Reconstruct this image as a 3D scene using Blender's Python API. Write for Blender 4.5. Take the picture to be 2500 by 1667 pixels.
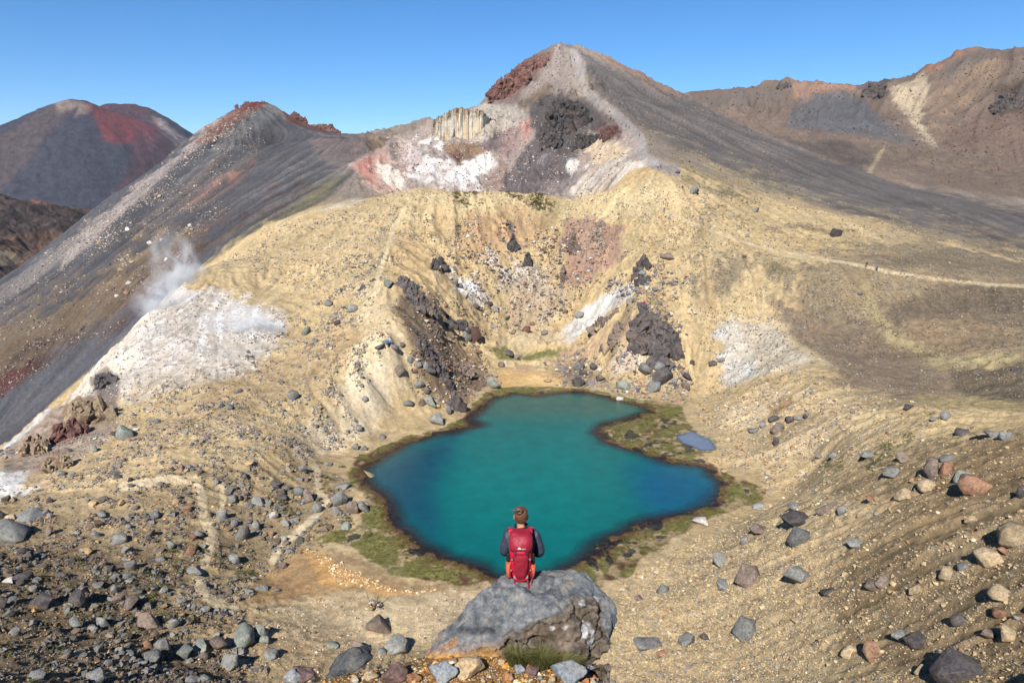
import bpy, bmesh, math, random
import numpy as np
from mathutils import Vector, Matrix, Euler, noise as mnoise

# ------------------------------------------------------------------ scene, camera, sky, sun, exposure
S = bpy.context.scene
C = S.collection
for o in list(bpy.data.objects):
    bpy.data.objects.remove(o)
W0, H0, FPX = 2500.0, 1667.0, 1667.0          # photograph frame and focal length in its pixels (24 mm lens)
PITCH = math.radians(13.0)
SP, CP = math.sin(PITCH), math.cos(PITCH)
cam = bpy.data.cameras.new('camera')
cam.sensor_width = 36.0
cam.lens = 36.0 * FPX / W0
cam.clip_start = 0.1
cam.clip_end = 60000
cam_o = bpy.data.objects.new('camera', cam)
C.objects.link(cam_o)
cam_o.location = (0, 0, 0)
cam_o.rotation_euler = (math.pi / 2 - PITCH, 0, 0)
S.camera = cam_o

SUN_EL, SUN_AZ = math.radians(40.5), math.radians(18)       # sun behind the camera, a little to the left
to_sun = Vector((-math.sin(SUN_AZ) * math.cos(SUN_EL), -math.cos(SUN_AZ) * math.cos(SUN_EL), math.sin(SUN_EL)))
wd = bpy.data.worlds.new('World')
S.world = wd
wd.use_nodes = True
nt = wd.node_tree
bg = nt.nodes['Background']
sky = nt.nodes.new('ShaderNodeTexSky')
sky.sky_type = 'NISHITA'
sky.sun_disc = False
sky.sun_elevation = SUN_EL
sky.sun_rotation = math.atan2(to_sun.x, to_sun.y)
sky.altitude = 2200
sky.air_density = 1.0
sky.dust_density = 0.0
sky.ozone_density = 5.5
hs = nt.nodes.new('ShaderNodeHueSaturation')
hs.inputs['Saturation'].default_value = 1.2
nt.links.new(sky.outputs[0], hs.inputs['Color'])
nt.links.new(hs.outputs[0], bg.inputs[0])
bg.inputs[1].default_value = 0.078
sl = bpy.data.lights.new('sun', 'SUN')
sl.energy = 5.0
sl.angle = math.radians(0.53)
sl.color = (1.0, 0.955, 0.87)
so = bpy.data.objects.new('sun', sl)
C.objects.link(so)
so.rotation_euler = to_sun.to_track_quat('Z', 'Y').to_euler()
so.location = (0, 0, 60)
S.view_settings.view_transform = 'Standard'
S.view_settings.look = 'None'
S.view_settings.gamma = 1.0
S.view_settings.use_curve_mapping = False
S.view_settings.exposure = 0.86
S.render.engine = 'CYCLES'
S.cycles.max_bounces = 5
S.cycles.diffuse_bounces = 2
S.cycles.glossy_bounces = 2
S.cycles.transparent_max_bounces = 12
S.cycles.volume_bounces = 0
S.cycles.use_adaptive_sampling = True

rng = np.random.default_rng(7)
random.seed(7)

# ------------------------------------------------------------------ numeric helpers
def srgb(c, k=1.0):
    c = np.asarray(c, dtype=np.float64) / 255.0
    l = np.where(c <= 0.04045, c / 12.92, ((c + 0.055) / 1.055) ** 2.4)
    return l * k

ALB = 0.59                                   # photograph value -> surface albedo for this light and exposure
def col(r, g, b):
    return srgb((r, g, b), ALB)

TAB = rng.random((256, 256)).astype(np.float32)
def vnoise(x, y, seed=0):
    x = x + seed * 37.17; y = y + seed * 91.73
    xf = np.floor(x); yf = np.floor(y)
    fx = (x - xf).astype(np.float32); fy = (y - yf).astype(np.float32)
    ix = xf.astype(np.int32) & 255; iy = yf.astype(np.int32) & 255
    fx = fx * fx * fx * (fx * (fx * 6 - 15) + 10); fy = fy * fy * fy * (fy * (fy * 6 - 15) + 10)
    ix1 = (ix + 1) & 255; iy1 = (iy + 1) & 255
    a = TAB[ix, iy]; b = TAB[ix1, iy]; c = TAB[ix, iy1]; d = TAB[ix1, iy1]
    return (a + (b - a) * fx) * (1 - fy) + (c + (d - c) * fx) * fy - 0.5

def fbm(x, y, scale, octs=4, seed=0, gain=0.5, ridged=False):
    s = 0.0; a = 1.0; f = 1.0 / scale; n = 0.0
    for k in range(octs):
        v = vnoise(x * f + k * 17.3, y * f - k * 9.1, seed + k * 3)
        if ridged:
            v = 0.5 - 2 * np.abs(v)
        s = s + a * v; n += a; a *= gain; f *= 2.03
    return s / n * 2.0

def sstep(a, b, x):
    t = np.clip((x - a) / (b - a), 0, 1)
    return t * t * (3 - 2 * t)

def ray(px, py):
    """photo pixel -> (azimuth, E = z per metre of horizontal distance)"""
    dx = (px - W0 / 2) / FPX; dy = (H0 / 2 - py) / FPX
    y = CP + dy * SP; z = -SP + dy * CP
    h = np.sqrt(dx * dx + y * y)
    return np.arctan2(dx, y), z / h

def project(x, y, z):
    d = y * CP - z * SP
    v = y * SP + z * CP
    d = np.maximum(d, 1e-3)
    return W0 / 2 + FPX * x / d, H0 / 2 - FPX * v / d

def poly_sd(px, py, poly):
    """signed distance to polygon, negative inside"""
    poly = np.asarray(poly, dtype=np.float32)
    d = np.full(px.shape, 1e18, np.float32); ins = np.zeros(px.shape, bool)
    n = len(poly)
    for i in range(n):
        ax, ay = poly[i]; bx, by = poly[(i + 1) % n]
        ex, ey = bx - ax, by - ay
        wx = px - ax; wy = py - ay
        t = np.clip((wx * ex + wy * ey) / max(ex * ex + ey * ey, 1e-9), 0, 1)
        dx = wx - ex * t; dy = wy - ey * t
        d = np.minimum(d, dx * dx + dy * dy)
        if ay != by:
            c = ((ay > py) != (by > py)) & (px < ex * (py - ay) / (by - ay) + ax)
            ins ^= c
    d = np.sqrt(d)
    return np.where(ins, -d, d)

def line_d(px, py, pts):
    d = np.full(px.shape, 1e18, np.float32)
    for i in range(len(pts) - 1):
        ax, ay = pts[i][:2]; bx, by = pts[i + 1][:2]
        ex, ey = bx - ax, by - ay
        t = np.clip(((px - ax) * ex + (py - ay) * ey) / max(ex * ex + ey * ey, 1e-9), 0, 1)
        d = np.minimum(d, (px - ax - ex * t) ** 2 + (py - ay - ey * t) ** 2)
    return np.sqrt(d)

# ------------------------------------------------------------------ landform: survey points (photo pixel, distance) -> surface
ctl = []
def P(s):
    for t in s.split(';'):
        t = t.strip()
        if t:
            px, py, r = [float(v) for v in t.split()]
            a, e = ray(px, py)
            ctl.append((float(a), math.log(r), float(e)))
def Hd(px, *rz):
    """hidden ground: column px, pairs (distance, height)"""
    a = math.atan((px - 1250) / FPX / 0.98)
    for r, z in rz:
        ctl.append((a, math.log(r), z / r))

# lower left rocky slope, terrace, spur face, dark ridge, column by column
P('0 1667 50;0 1500 70;0 1350 90;0 1225 110;0 1150 122;0 1108 140;0 1060 262;0 900 290;0 800 320;0 692 370')
P('-200 1667 46;-200 1400 80;-200 1250 110;-200 1180 140;-200 1000 300;-200 830 370')
Hd(0, (165, -62), (210, -78), (480, -95), (700, -140), (1000, -170), (1600, -190))
Hd(-200, (180, -66), (230, -82), (480, -105), (800, -150), (1600, -190))
P('120 1667 51;120 1350 88;120 1210 107;120 1100 130;110 1000 152;120 880 285;120 700 335;120 603 382')
Hd(110, (172, -50), (215, -66), (500, -85), (1000, -165))
P('250 1667 52;250 1500 70;250 1350 86;250 1190 104;250 1120 118;250 1000 145;250 930 160;250 875 178;250 840 275;250 700 310;250 560 360;250 497 395')
Hd(250, (205, -53), (240, -62), (520, -70), (800, -135), (1200, -170))
P('340 790 195;430 692 215;380 640 300;380 500 360;380 410 405')
Hd(340, (222, -46), (250, -52)); Hd(430, (238, -36), (262, -38)); Hd(380, (520, -45), (800, -120))
P('500 1667 57;500 1500 70;500 1350 85;500 1200 101;447 1155 106;500 1050 120;500 950 138;500 850 162;500 750 190;480 666 225;480 642 275;500 500 330;500 400 375;500 318 420')
Hd(500, (245, -31), (500, -5), (700, -95), (1000, -160), (1600, -190))
P('640 1667 58;640 1500 71;640 1400 82;640 1330 88;640 1200 102;640 1100 112;640 1000 128;640 900 148;640 800 172;640 700 202;640 600 240;650 558 262;640 450 330;640 350 400;640 249 470;570 275 445;690 275 455;740 305 440')
Hd(640, (520, 42), (600, 0), (800, -80), (1600, -170))
P('800 1500 71;800 1400 80;800 1300 91;800 1200 104;780 1100 116;800 1000 128;800 900 142;800 800 165;800 700 192;800 600 228;800 520 260;800 480 285;800 400 340;800 340 395;800 325 430')
Hd(800, (500, 8), (700, -60), (1000, -120), (1600, -170))
# spur crest beside the lake
P('830 1098 120;870 1030 127;900 950 135;948 838 144;880 900 140;900 820 150;860 960 134;960 760 157;940 690 175;960 600 212;980 520 245;1020 459 268;700 520 275')
# crater behind the saddle
P('920 482 275;900 440 305;880 400 330;900 350 380;900 331 430;960 460 305;960 400 345;960 345 395')
Hd(900, (520, 12), (700, -50), (1600, -150))
P('1080 464 268;1080 450 312;1080 400 340;1080 362 372;1080 343 392;1000 345 400;1000 302 450;1080 292 445;1150 280 450')
Hd(1080, (288, -10), (520, 22), (700, -40), (1600, -140))
P('1160 468 265;1160 445 318;1160 395 345;1170 350 385;1200 300 405')
Hd(1160, (288, -13))
P('1250 471 262;1250 455 325;1250 400 350;1250 340 385;1250 270 425;1190 262 455;1214 250 466;1226 226 474;1238 200 480;1262 166 490;1318 138 505')
Hd(1250, (285, -15), (560, 30), (750, -30), (1600, -140))
P('1365 478 258;1365 450 320;1365 400 345;1365 330 385;1365 250 430;1365 180 475;1365 119 515')
Hd(1365, (285, -15), (560, 85), (700, 40), (900, -20), (1600, -120))
P('1480 476 250;1480 440 290;1480 380 322;1480 320 352;1480 240 405;1440 190 450;1480 151 500;1420 128 512')
Hd(1480, (268, -9), (580, 70), (720, 30), (900, -20), (1600, -110))
P('1560 330 332;1580 362 310;1640 415 255;1500 270 385;1420 200 450;1560 395 285;1530 430 262')
P('1600 445 246;1600 300 370;1600 250 430;1600 200 485;1660 230 470')
Hd(1600, (580, 50), (700, 50), (850, 100)); P('1650 230 850')
# right flank and right hills
P('1726 268 452;1830 315 425;1944 364 400;2097 418 370;2174 452 355;2289 475 340;2500 517 330;2700 560 320')
Hd(1726, (540, 36), (650, 40)); Hd(1944, (440, 12)); Hd(2097, (410, 0)); Hd(2289, (385, -9)); Hd(2500, (370, -15)); Hd(2700, (370, -20))
P('2000 405 470;2100 400 460;2300 440 445;2500 485 420;2100 340 560;2300 370 560;2500 420 520;1800 285 600;1950 310 610;2100 280 700;1950 240 790;2200 300 650')
P('1720 224 850;1800 219 850;1870 205 850;1930 199 850;2000 204 850;2050 211 850;2150 202 860;2200 192 855')
P('2390 116 850;2450 118 850;2500 119 850;2600 125 850;2700 140 850;2330 130 855;2250 172 862;2390 200 750;2500 200 730;2390 300 640;2500 330 600;2250 270 710;2700 300 640;2700 430 500')
for _p in (1720, 1930, 2100, 2300, 2500, 2700):
    Hd(_p, (1000, 70), (1200, 10), (1600, -80))
P('1750 350 360;1750 420 290;1750 480 250;1750 540 225;1750 600 205;1750 680 188;1700 760 178;1700 850 170;1700 930 160')
P('1850 760 182;1900 820 172;1950 870 160;1800 880 165;1750 960 155;1850 950 148;1950 930 145;2000 1000 130;1900 1050 128;1800 1100 124;1900 1150 112;2000 1100 112;2070 1010 121')
P('1900 420 330;1900 480 280;1900 540 245;1900 600 215;1900 700 190;2000 600 225;2000 700 188;2000 800 178;2100 540 260;2115 650 205;2120 745 188;2200 900 160;2350 960 150;2350 900 162;2350 805 183;2300 738 200;2420 728 205;2200 790 183;2450 850 172;2300 850 174;2150 700 196;2500 880 165;2500 960 142;2300 685 208;2500 705 215;2500 640 250;2300 600 250;2300 540 290;2500 580 285;2100 480 315')
P('2700 700 220;2700 900 165;2700 1000 120;2500 780 195;2100 850 170;2420 830 180')
# bowl above the lake
P('1190 800 200;1060 720 178;1085 780 180;1075 850 160;1120 900 163;1010 690 176;985 760 163;1015 830 148;1035 880 146;1480 760 195;1520 720 190;1300 760 208;1300 700 220;1300 620 233;1300 540 247;1300 477 259;1130 560 235;1100 700 200;1080 620 218;1150 780 195;1100 850 170;1180 870 180;1150 930 162;1270 830 192;1310 920 163;1050 950 143;1040 850 152;1020 760 168;1000 900 145;950 980 138;1400 760 205;1450 680 210;1450 560 232;1200 640 222;1200 540 240')
P('1560 720 172;1570 640 195;1560 560 222;1500 800 178;1580 860 165;1480 880 172;1400 850 185;1500 950 158;1620 920 158;1640 820 172;1660 720 182;1650 600 210;1640 520 230')
# near shore and right hillside
P('1879 1197 109;1800 1260 95;1700 1300 90;1600 1370 80;1500 1430 73;1500 1530 64;1500 1667 54;1700 1400 77;1700 1530 64;1700 1667 53;1700 1350 82;2000 1200 88;2000 1350 67;2000 1500 57;2000 1667 47;1850 1350 74;1850 1500 61;1850 1667 50;2250 1040 97;2250 1150 75;2250 1350 58;2250 1500 51;2250 1667 43;2500 1060 78;2500 1200 63;2500 1350 54;2500 1500 47;2500 1667 40;2500 1010 112;2200 1010 110;2380 1050 88;2700 1100 70;2700 1350 50;2700 1600 38')
# lake floor
P('1250 1150 118;1250 1300 92;1500 1200 108;1700 1170 112;1250 1030 140;1050 1200 108;1400 1000 150')
# foreground knoll below the camera and the hidden slope under it
P('830 1648 8.3;900 1636 8.2;1000 1612 8.1;1100 1580 8.15;1250 1582 8.05;1400 1612 7.95;1470 1660 7.8;1250 1622 7.55;1380 1645 7.5;1250 1667 7.15;1100 1667 7.1;950 1667 7.4;740 1672 8.5')
for _p in (700, 850, 1000, 1150, 1300, 1450):
    Hd(_p, (3, -3.1), (5, -4.75), (6, -5.4), (9.8, -9.0), (14, -12.9), (20, -18.0), (30, -26.4), (42, -35.6))
for _p in (300, 0, -250):
    Hd(_p, (3, -2.5), (6, -5.2), (10, -8.4), (18, -14.2), (30, -22.5), (40, -28))
Hd(500, (3, -2.5), (6, -5.4), (10, -9.2), (18, -15.6), (30, -25), (42, -33.6))
for _p in (1650, 1850):
    Hd(_p, (3, -2.5), (6, -5.2), (10, -8.6), (18, -15.4), (32, -26.5))
for _p in (2100, 2400, 2700):
    Hd(_p, (3, -2.6), (6, -5.0), (11, -8.8), (20, -15.6), (28, -20.6 - (2700 - _p) * 0.002))
Hd(1000, (62, -46.2)); Hd(1250, (60, -45.5)); Hd(1300, (72, -46.9)); Hd(1000, (70, -46.9))

def rbf_fit(ctl, c=0.016, lam=5e-4):
    A = np.array(ctl)
    X = A[:, :2]; v = A[:, 2]
    n = len(X)
    D = np.sqrt(((X[:, None, :] - X[None]) ** 2).sum(-1) + c * c)
    M = np.zeros((n + 3, n + 3)); M[:n, :n] = D - lam * np.eye(n)
    Pm = np.c_[np.ones(n), X]; M[:n, n:] = Pm; M[n:, :n] = Pm.T
    w = np.linalg.solve(M, np.r_[v, 0, 0, 0])
    return X, w, c
def rbf_eval(fit, a, l):
    X, w, c = fit
    n = len(X)
    shp = a.shape
    a = a.ravel().astype(np.float32); l = l.ravel().astype(np.float32)
    out = (w[n] + w[n + 1] * a + w[n + 2] * l).astype(np.float32)
    Xf = X.astype(np.float32); wf = w[:n].astype(np.float32)
    for s in range(0, len(a), 20000):
        aa = a[s:s + 20000, None] - Xf[None, :, 0]; ll = l[s:s + 20000, None] - Xf[None, :, 1]
        out[s:s + 20000] += np.sqrt(aa * aa + ll * ll + np.float32(c * c)) @ wf
    return out.reshape(shp)

def lnrows(*segs):
    rr = []
    for a, b, n in segs:
        rr.append(np.exp(np.linspace(math.log(a), math.log(b), n, endpoint=False)))
    rr.append([segs[-1][1]])
    return np.concatenate(rr)

NU = 900
AZ = np.linspace(math.radians(-53), math.radians(53), NU)
RR = lnrows((2.6, 7, 24), (7, 30, 110), (30, 60, 130), (60, 170, 350), (170, 300, 240), (300, 650, 210), (650, 1600, 90))
NR = len(RR)
A2, R2 = np.meshgrid(AZ, RR)
L2 = np.log(R2)
fit = rbf_fit(ctl)
# coarse-to-fine: evaluate on every 2nd node, then upsample
Es = rbf_eval(fit, A2[:, ::2], L2[:, ::2])
E2 = np.empty((NR, NU), np.float32)
E2[:, ::2] = Es
E2[:, 1:-1:2] = 0.5 * (Es[:, :-1] + Es[:, 1:])
if NU % 2 == 0:
    E2[:, -1] = 2 * E2[:, -2] - E2[:, -3]
GX = (R2 * np.sin(A2)).astype(np.float32); GY = (R2 * np.cos(A2)).astype(np.float32)
GZ0 = (E2 * R2).astype(np.float32)

# ------------------------------------------------------------------ the lake outlines (photo pixels -> the water plane)
ZL = -48.0
def on_plane(pts, z=ZL):
    out = []
    for px, py in pts:
        a, e = ray(px, py); r = z / e
        out.append((r * math.sin(a), r * math.cos(a)))
    return out
WATER = [(1206,973),(1259,962),(1313,965),(1355,960),(1412,956),(1451,965),(1508,979),(1565,990),(1594,1004),(1546,1015),(1508,1025),(1474,1040),(1462,1055),(1481,1075),(1527,1094),(1585,1113),(1642,1128),(1690,1138),(1722,1140),(1740,1163),(1758,1180),(1748,1208),(1728,1230),(1690,1245),(1650,1254),(1559,1279),(1487,1315),(1433,1348),(1397,1375),(1330,1405),(1260,1412),(1198,1404),(1180,1386),(1125,1375),(1071,1357),(1017,1324),(974,1288),(945,1241),(923,1205),(898,1176),(887,1154),(903,1134),(953,1101),(999,1078),(1060,1063),(1125,1048),(1175,1038),(1141,1025),(1164,1006),(1187,983)]
SHORE = [(1205,953),(1278,944),(1374,946),(1431,951),(1500,964),(1570,979),(1610,983),(1661,987),(1669,1013),(1692,1048),(1740,1075),(1752,1098),(1719,1109),(1730,1132),(1791,1166),(1845,1186),(1879,1197),(1867,1212),(1863,1227),(1831,1241),(1795,1248),(1735,1262),(1700,1285),(1650,1312),(1595,1350),(1541,1402),(1487,1426),(1400,1440),(1300,1450),(1200,1440),(1187,1416),(1143,1424),(1071,1420),(1017,1413),(955,1413),(916,1377),(872,1352),(814,1325),(740,1338),(800,1310),(858,1290),(905,1243),(883,1208),(862,1182),(846,1151),(853,1120),(915,1095),(991,1065),(1083,1044),(1130,1024),(1144,998),(1180,970)]
WPW = on_plane(WATER); SPW = on_plane(SHORE)
POND = on_plane([(1650,1062),(1690,1052),(1735,1072),(1749,1096),(1710,1098),(1665,1080)])
near = (R2 > 60) & (R2 < 190) & (np.abs(A2) < 0.5)
ii = np.where(near)
nx = GX[ii]; ny = GY[ii]
wx = nx + 0.9 * fbm(nx, ny, 5.0, 3, 3); wy = ny + 0.9 * fbm(nx, ny, 5.0, 3, 5)
dW = poly_sd(wx, wy, WPW) + 0.5 * fbm(nx, ny, 1.6, 2, 8); dS = poly_sd(wx, wy, SPW) + 1.0 * fbm(nx, ny, 4.0, 3, 9)
dP = poly_sd(wx, wy, POND)
# ------------------------------------------------------------------ relief: broad undulation down to stones, shore shaping
cell = R2 * (AZ[1] - AZ[0])
relief = np.zeros_like(GZ0)
for k, lam in enumerate((26.0, 12.0, 5.6, 2.6, 1.25, 0.6, 0.28)):
    amp = 0.05 * lam if lam < 8 else 0.035 * lam
    fade = sstep(1.6, 4.0, lam / cell) * sstep(0.25, 2.2, R2 / lam / 1.6)
    n = vnoise(GX / lam, GY / lam, 11 + k)
    relief += (amp * fade * n).astype(np.float32)
# finer, view-independent crag relief on the steep far walls
LX = A2.astype(np.float32) * 100; LY = L2.astype(np.float32) * 100      # conformal coordinates: 1 unit = 1 % of the distance
def slope_dirs(Zs):
    gv = np.gradient(Zs, axis=0) / np.gradient(L2, axis=0) / R2
    gu = np.gradient(Zs, axis=1) / (AZ[1] - AZ[0]) / R2
    return gu, gv, np.hypot(gu, gv)
gu, gv, SLOPE = slope_dirs(GZ0)
gl = np.maximum(SLOPE, 1e-4)
du = gu / gl; dv = gv / gl
def lic(seed, steps=14, h=0.0018, white=None):
    g = np.random.default_rng(seed)
    wn = g.random((NR, NU)).astype(np.float32) if white is None else white
    acc = wn.copy(); n = 1
    dl = np.gradient(np.log(RR))
    for sgn in (-1, 1):
        u = np.tile(np.arange(NU, dtype=np.float32), (NR, 1)); v = np.tile(np.arange(NR, dtype=np.float32)[:, None], (1, NU))
        for k in range(steps):
            iu = np.clip(u.astype(np.int32), 0, NU - 1); iv = np.clip(v.astype(np.int32), 0, NR - 1)
            u = u + sgn * du[iv, iu].astype(np.float32) * np.float32(h / (AZ[1] - AZ[0]))
            v = v + sgn * (dv[iv, iu] * h / dl[iv]).astype(np.float32)
            iu = np.clip(u.astype(np.int32), 0, NU - 1); iv = np.clip(v.astype(np.int32), 0, NR - 1)
            acc += wn[iv, iu]; n += 1
    acc /= n
    acc -= acc.mean(); acc /= acc.std()
    return acc
ST1 = lic(1)
_w = vnoise(LX / 0.9, LY / 0.9, 5)
ST2 = lic(2, steps=22, h=0.004, white=_w)          # broader streaks


N1 = fbm(LX, LY, 6.0, 4, 51).astype(np.float32)
N2 = fbm(LX, LY, 2.2, 4, 61).astype(np.float32)
N3 = fbm(LX, LY, 0.9, 3, 71).astype(np.float32)
NA = fbm(LX + 40, LY - 13, 5.0, 4, 81).astype(np.float32)
RG = fbm(LX, LY, 3.0, 5, 131, 0.6, True).astype(np.float32)
RG -= RG.mean()
steep = sstep(0.12, 0.42, SLOPE)
crater = sstep(285, 300, R2) * sstep(500, 455, R2) * sstep(-0.25, -0.18, A2) * sstep(0.17, 0.12, A2)
farl = sstep(400, 440, R2) * sstep(0.2, 0.28, A2)
bowl = sstep(150, 175, R2) * sstep(262, 245, R2) * sstep(-0.17, -0.07, A2) * sstep(0.28, 0.18, A2)
sleek = np.clip(sstep(-0.12, -0.22, A2) * sstep(245, 275, R2) + sstep(0.10, 0.16, A2) * sstep(225, 260, R2) * sstep(480, 440, R2), 0, 1)
rel2 = R2 * ((0.0034 * N2 + 0.0030 * N3 * (0.4 + 0.6 * steep)) * (1 - 0.8 * sleek) + (0.0021 * ST2 * (1 - 0.4 * sleek) + 0.0007 * ST1) * steep)
rel2 += R2 * (crater * 0.010 * RG + farl * 0.0045 * RG + bowl * 0.012 * RG)
rel2 *= sstep(14, 40, R2)
calm = np.ones_like(GZ0)
calm[ii] = np.clip(sstep(0.0, 18.0, dS), 0.06, 1)
GZ = GZ0 + (relief * 0.8 + rel2) * calm
zz = GZ[ii]
bank = ZL + 0.22 + 0.055 * np.maximum(dS, 0) + 0.12 * fbm(nx, ny, 2.0, 3, 21) * sstep(0, 2, dS)
wout = sstep(0.5, 11.0, dS)
zout = bank * (1 - wout) + np.maximum(zz, ZL + 0.4) * wout
weedn = fbm(nx, ny, 2.4, 4, 31)
zweed = ZL + 0.02 + 0.20 * weedn + 0.10 * sstep(-3, 0.5, -np.abs(dS)) + 0.05 * sstep(0, 3, dW)
zbed = ZL - 0.12 + 0.16 * np.minimum(dW, 0) + 0.15 * fbm(nx, ny, 3, 3, 41)
zin = np.where(dW < 0, np.maximum(zbed, ZL - 5), zweed)
b = sstep(-0.8, 0.8, dW); zin = np.maximum(zbed, ZL - 5) * (1 - b) + zweed * b
zin = np.where(dP < 0, np.minimum(zin, ZL - 0.12), zin)
bs = sstep(-0.6, 0.4, dS)
GZ[ii] = zin * (1 - bs) + zout * bs
GZ = GZ.astype(np.float32)

# ------------------------------------------------------------------ lookups on the surface
def grid_at(F, a, r):
    u = (np.asarray(a) - AZ[0]) / (AZ[1] - AZ[0]); u = np.clip(u, 0, NU - 1.001)
    v = np.interp(np.log(r), np.log(RR), np.arange(NR)); v = np.clip(v, 0, NR - 1.001)
    iu = u.astype(int); iv = v.astype(int); fu = u - iu; fv = v - iv
    return (F[iv, iu] * (1 - fu) + F[iv, iu + 1] * fu) * (1 - fv) + (F[iv + 1, iu] * (1 - fu) + F[iv + 1, iu + 1] * fu) * fv
def ground(x, y):
    x = np.atleast_1d(np.asarray(x, float)); y = np.atleast_1d(np.asarray(y, float))
    return grid_at(GZ, np.arctan2(x, y), np.hypot(x, y))
def hit(px, py, rmin=3.0):
    """first ground point seen through photo pixel (px, py), beyond rmin"""
    a, e = ray(px, py)
    u = (a - AZ[0]) / (AZ[1] - AZ[0]); iu = int(min(max(u, 0), NU - 2)); fu = u - iu
    Ec = (GZ[:, iu] * (1 - fu) + GZ[:, iu + 1] * fu) / RR
    ok = np.where((Ec >= e) & (RR > rmin))[0]
    if len(ok) == 0:
        k = NR - 1
    else:
        k = ok[0]
    if k > 0 and Ec[k] > Ec[k - 1]:
        f = min(max((e - Ec[k - 1]) / (Ec[k] - Ec[k - 1]), 0), 1)
    else:
        f = 1
    r = RR[k - 1] + (RR[k] - RR[k - 1]) * f
    return Vector((r * math.sin(a), r * math.cos(a), r * e))
def at(px, py, r):
    a, e = ray(px, py)
    return Vector((r * math.sin(a), r * math.cos(a), r * e))
def ppm(p):
    """photo pixels per metre at a world point"""
    return FPX / (p.y * CP - p.z * SP)

# ------------------------------------------------------------------ ground colours (its own material, plus painted bowl shade and a sunlight lift on flats)
PX, PY = project(GX, GY, GZ)
PX = PX.astype(np.float32); PY = PY.astype(np.float32)
COL = np.empty((NR, NU, 3), np.float32)
COL[:] = col(206, 176, 118)
_f = sstep(262, 285, R2)[..., None].astype(np.float32)
COL = COL * (1 - _f) + col(146, 128, 110).astype(np.float32) * _f
GRAV = np.full((NR, NU), 0.35, np.float32)         # how stony the ground reads
STRK = np.full((NR, NU), 0.20, np.float32)         # how streaked
ZONE = np.zeros((NR, NU), np.int8)
def region(poly, soft=14, rr=(0, 1e9), warp=16):
    poly = np.array(poly, np.float32)
    m = 60 + warp * 2 + soft
    bx0, by0 = poly.min(0) - m; bx1, by1 = poly.max(0) + m
    sel = (PX > bx0) & (PX < bx1) & (PY > by0) & (PY < by1) & (R2 >= rr[0]) & (R2 <= rr[1])
    k = np.where(sel)
    x = PX[k] + warp * N1[k] + 0.5 * warp * N2[k]; y = PY[k] + warp * NA[k] + 0.5 * warp * N3[k]
    d = poly_sd(x, y, poly)
    m = sstep(soft * 1.7, -soft * 1.7, d)
    e = 1 - np.abs(2 * m - 1)
    m = sstep(0.18, 0.82, m + e * (0.42 * N2[k] + 0.42 * N3[k] + 0.10 * ST1[k]))
    if rr[0] > 0:
        m = m * sstep(rr[0], rr[0] * 1.045, R2[k] * (1 + 0.012 * N2[k] + 0.01 * N3[k]))
    return k, m
def paint(poly, c, soft=14, rr=(0, 1e9), warp=16, amt=1.0, grav=None, strk=None, patchy=0.0, zone=None, streaky=0.0):
    k, m = region(poly, soft, rr, warp)
    m = m * amt
    if patchy:
        m = m * np.clip(0.5 + patchy * (N2[k] * 2.2), 0, 1)
    if streaky:
        m = m * np.clip(0.5 + streaky * ST2[k], 0, 1)
    m3 = m[:, None].astype(np.float32)
    if c is not None:
        COL[k] = COL[k] * (1 - m3) + np.asarray(c, np.float32) * m3
    if grav is not None:
        GRAV[k] = GRAV[k] * (1 - m) + grav * m
    if strk is not None:
        STRK[k] = STRK[k] * (1 - m) + strk * m
    if zone is not None:
        ZONE[k] = np.where(m > 0.5, zone, ZONE[k])
def stroke(pts, c, w, soft=None, rr=(0, 1e9), warp=8, amt=1.0, zone=None, grav=None):
    """a band along a polyline of photo pixels, w = half width in photo pixels"""
    pts_ = np.array(pts, np.float32); soft = soft or w
    m = w + soft + warp * 2 + 10
    bx0, by0 = pts_.min(0) - m; bx1, by1 = pts_.max(0) + m
    k = np.where((PX > bx0) & (PX < bx1) & (PY > by0) & (PY < by1) & (R2 >= rr[0]) & (R2 <= rr[1]))
    d = line_d(PX[k] + warp * N1[k] * 0.6 + warp * 0.5 * N3[k], PY[k] + warp * NA[k] * 0.6, pts)
    mm = sstep(w + soft * 0.5, w - soft * 0.5, d) * amt
    m3 = mm[:, None].astype(np.float32)
    COL[k] = COL[k] * (1 - m3) + np.asarray(c, np.float32) * m3
    if grav is not None:
        GRAV[k] = GRAV[k] * (1 - mm) + grav * mm
    if zone is not None:
        ZONE[k] = np.where(mm > 0.5, zone, ZONE[k])

Z_GROUND, Z_DARK, Z_CRATER, Z_SUMMIT, Z_RIGHT, Z_SHORE, Z_PATH, Z_SCREE = range(8)
FAR = (232, 1e9)
YEL = col(214, 184, 126); PALE = col(230, 208, 164); TAN = col(190, 160, 108); OCH = col(205, 165, 95)
# --- dark ridge on the left
DARKR = [(-700,1500),(0,1118),(110,1000),(250,880),(430,695),(480,660),(560,606),(650,556),(720,522),(800,482),(850,440),(880,402),(935,385),(960,345),(905,326),(820,318),(640,236),(400,290),(-700,900)]
paint(DARKR, col(88,87,92), 7, FAR, 10, grav=0.25, strk=0.34, zone=Z_DARK)
paint([(0,900),(0,760),(200,620),(420,450),(560,340),(700,330),(640,420),(420,600),(200,780)], col(104,90,82), 40, FAR, 30, 0.7, streaky=0.9)
paint([(420,560),(560,430),(760,340),(860,360),(760,440),(600,540)], col(100,96,94), 30, FAR, 20, 0.6, streaky=0.9)
paint([(500,600),(700,470),(840,390),(860,420),(720,510),(560,600)], col(126,116,92), 20, FAR, 16, 0.6, streaky=0.9)
paint([(-300,1150),(0,960),(250,800),(420,660),(470,560),(330,600),(150,720),(-300,930)], col(120,98,70), 40, FAR, 30, 0.95, grav=0.7)
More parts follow.
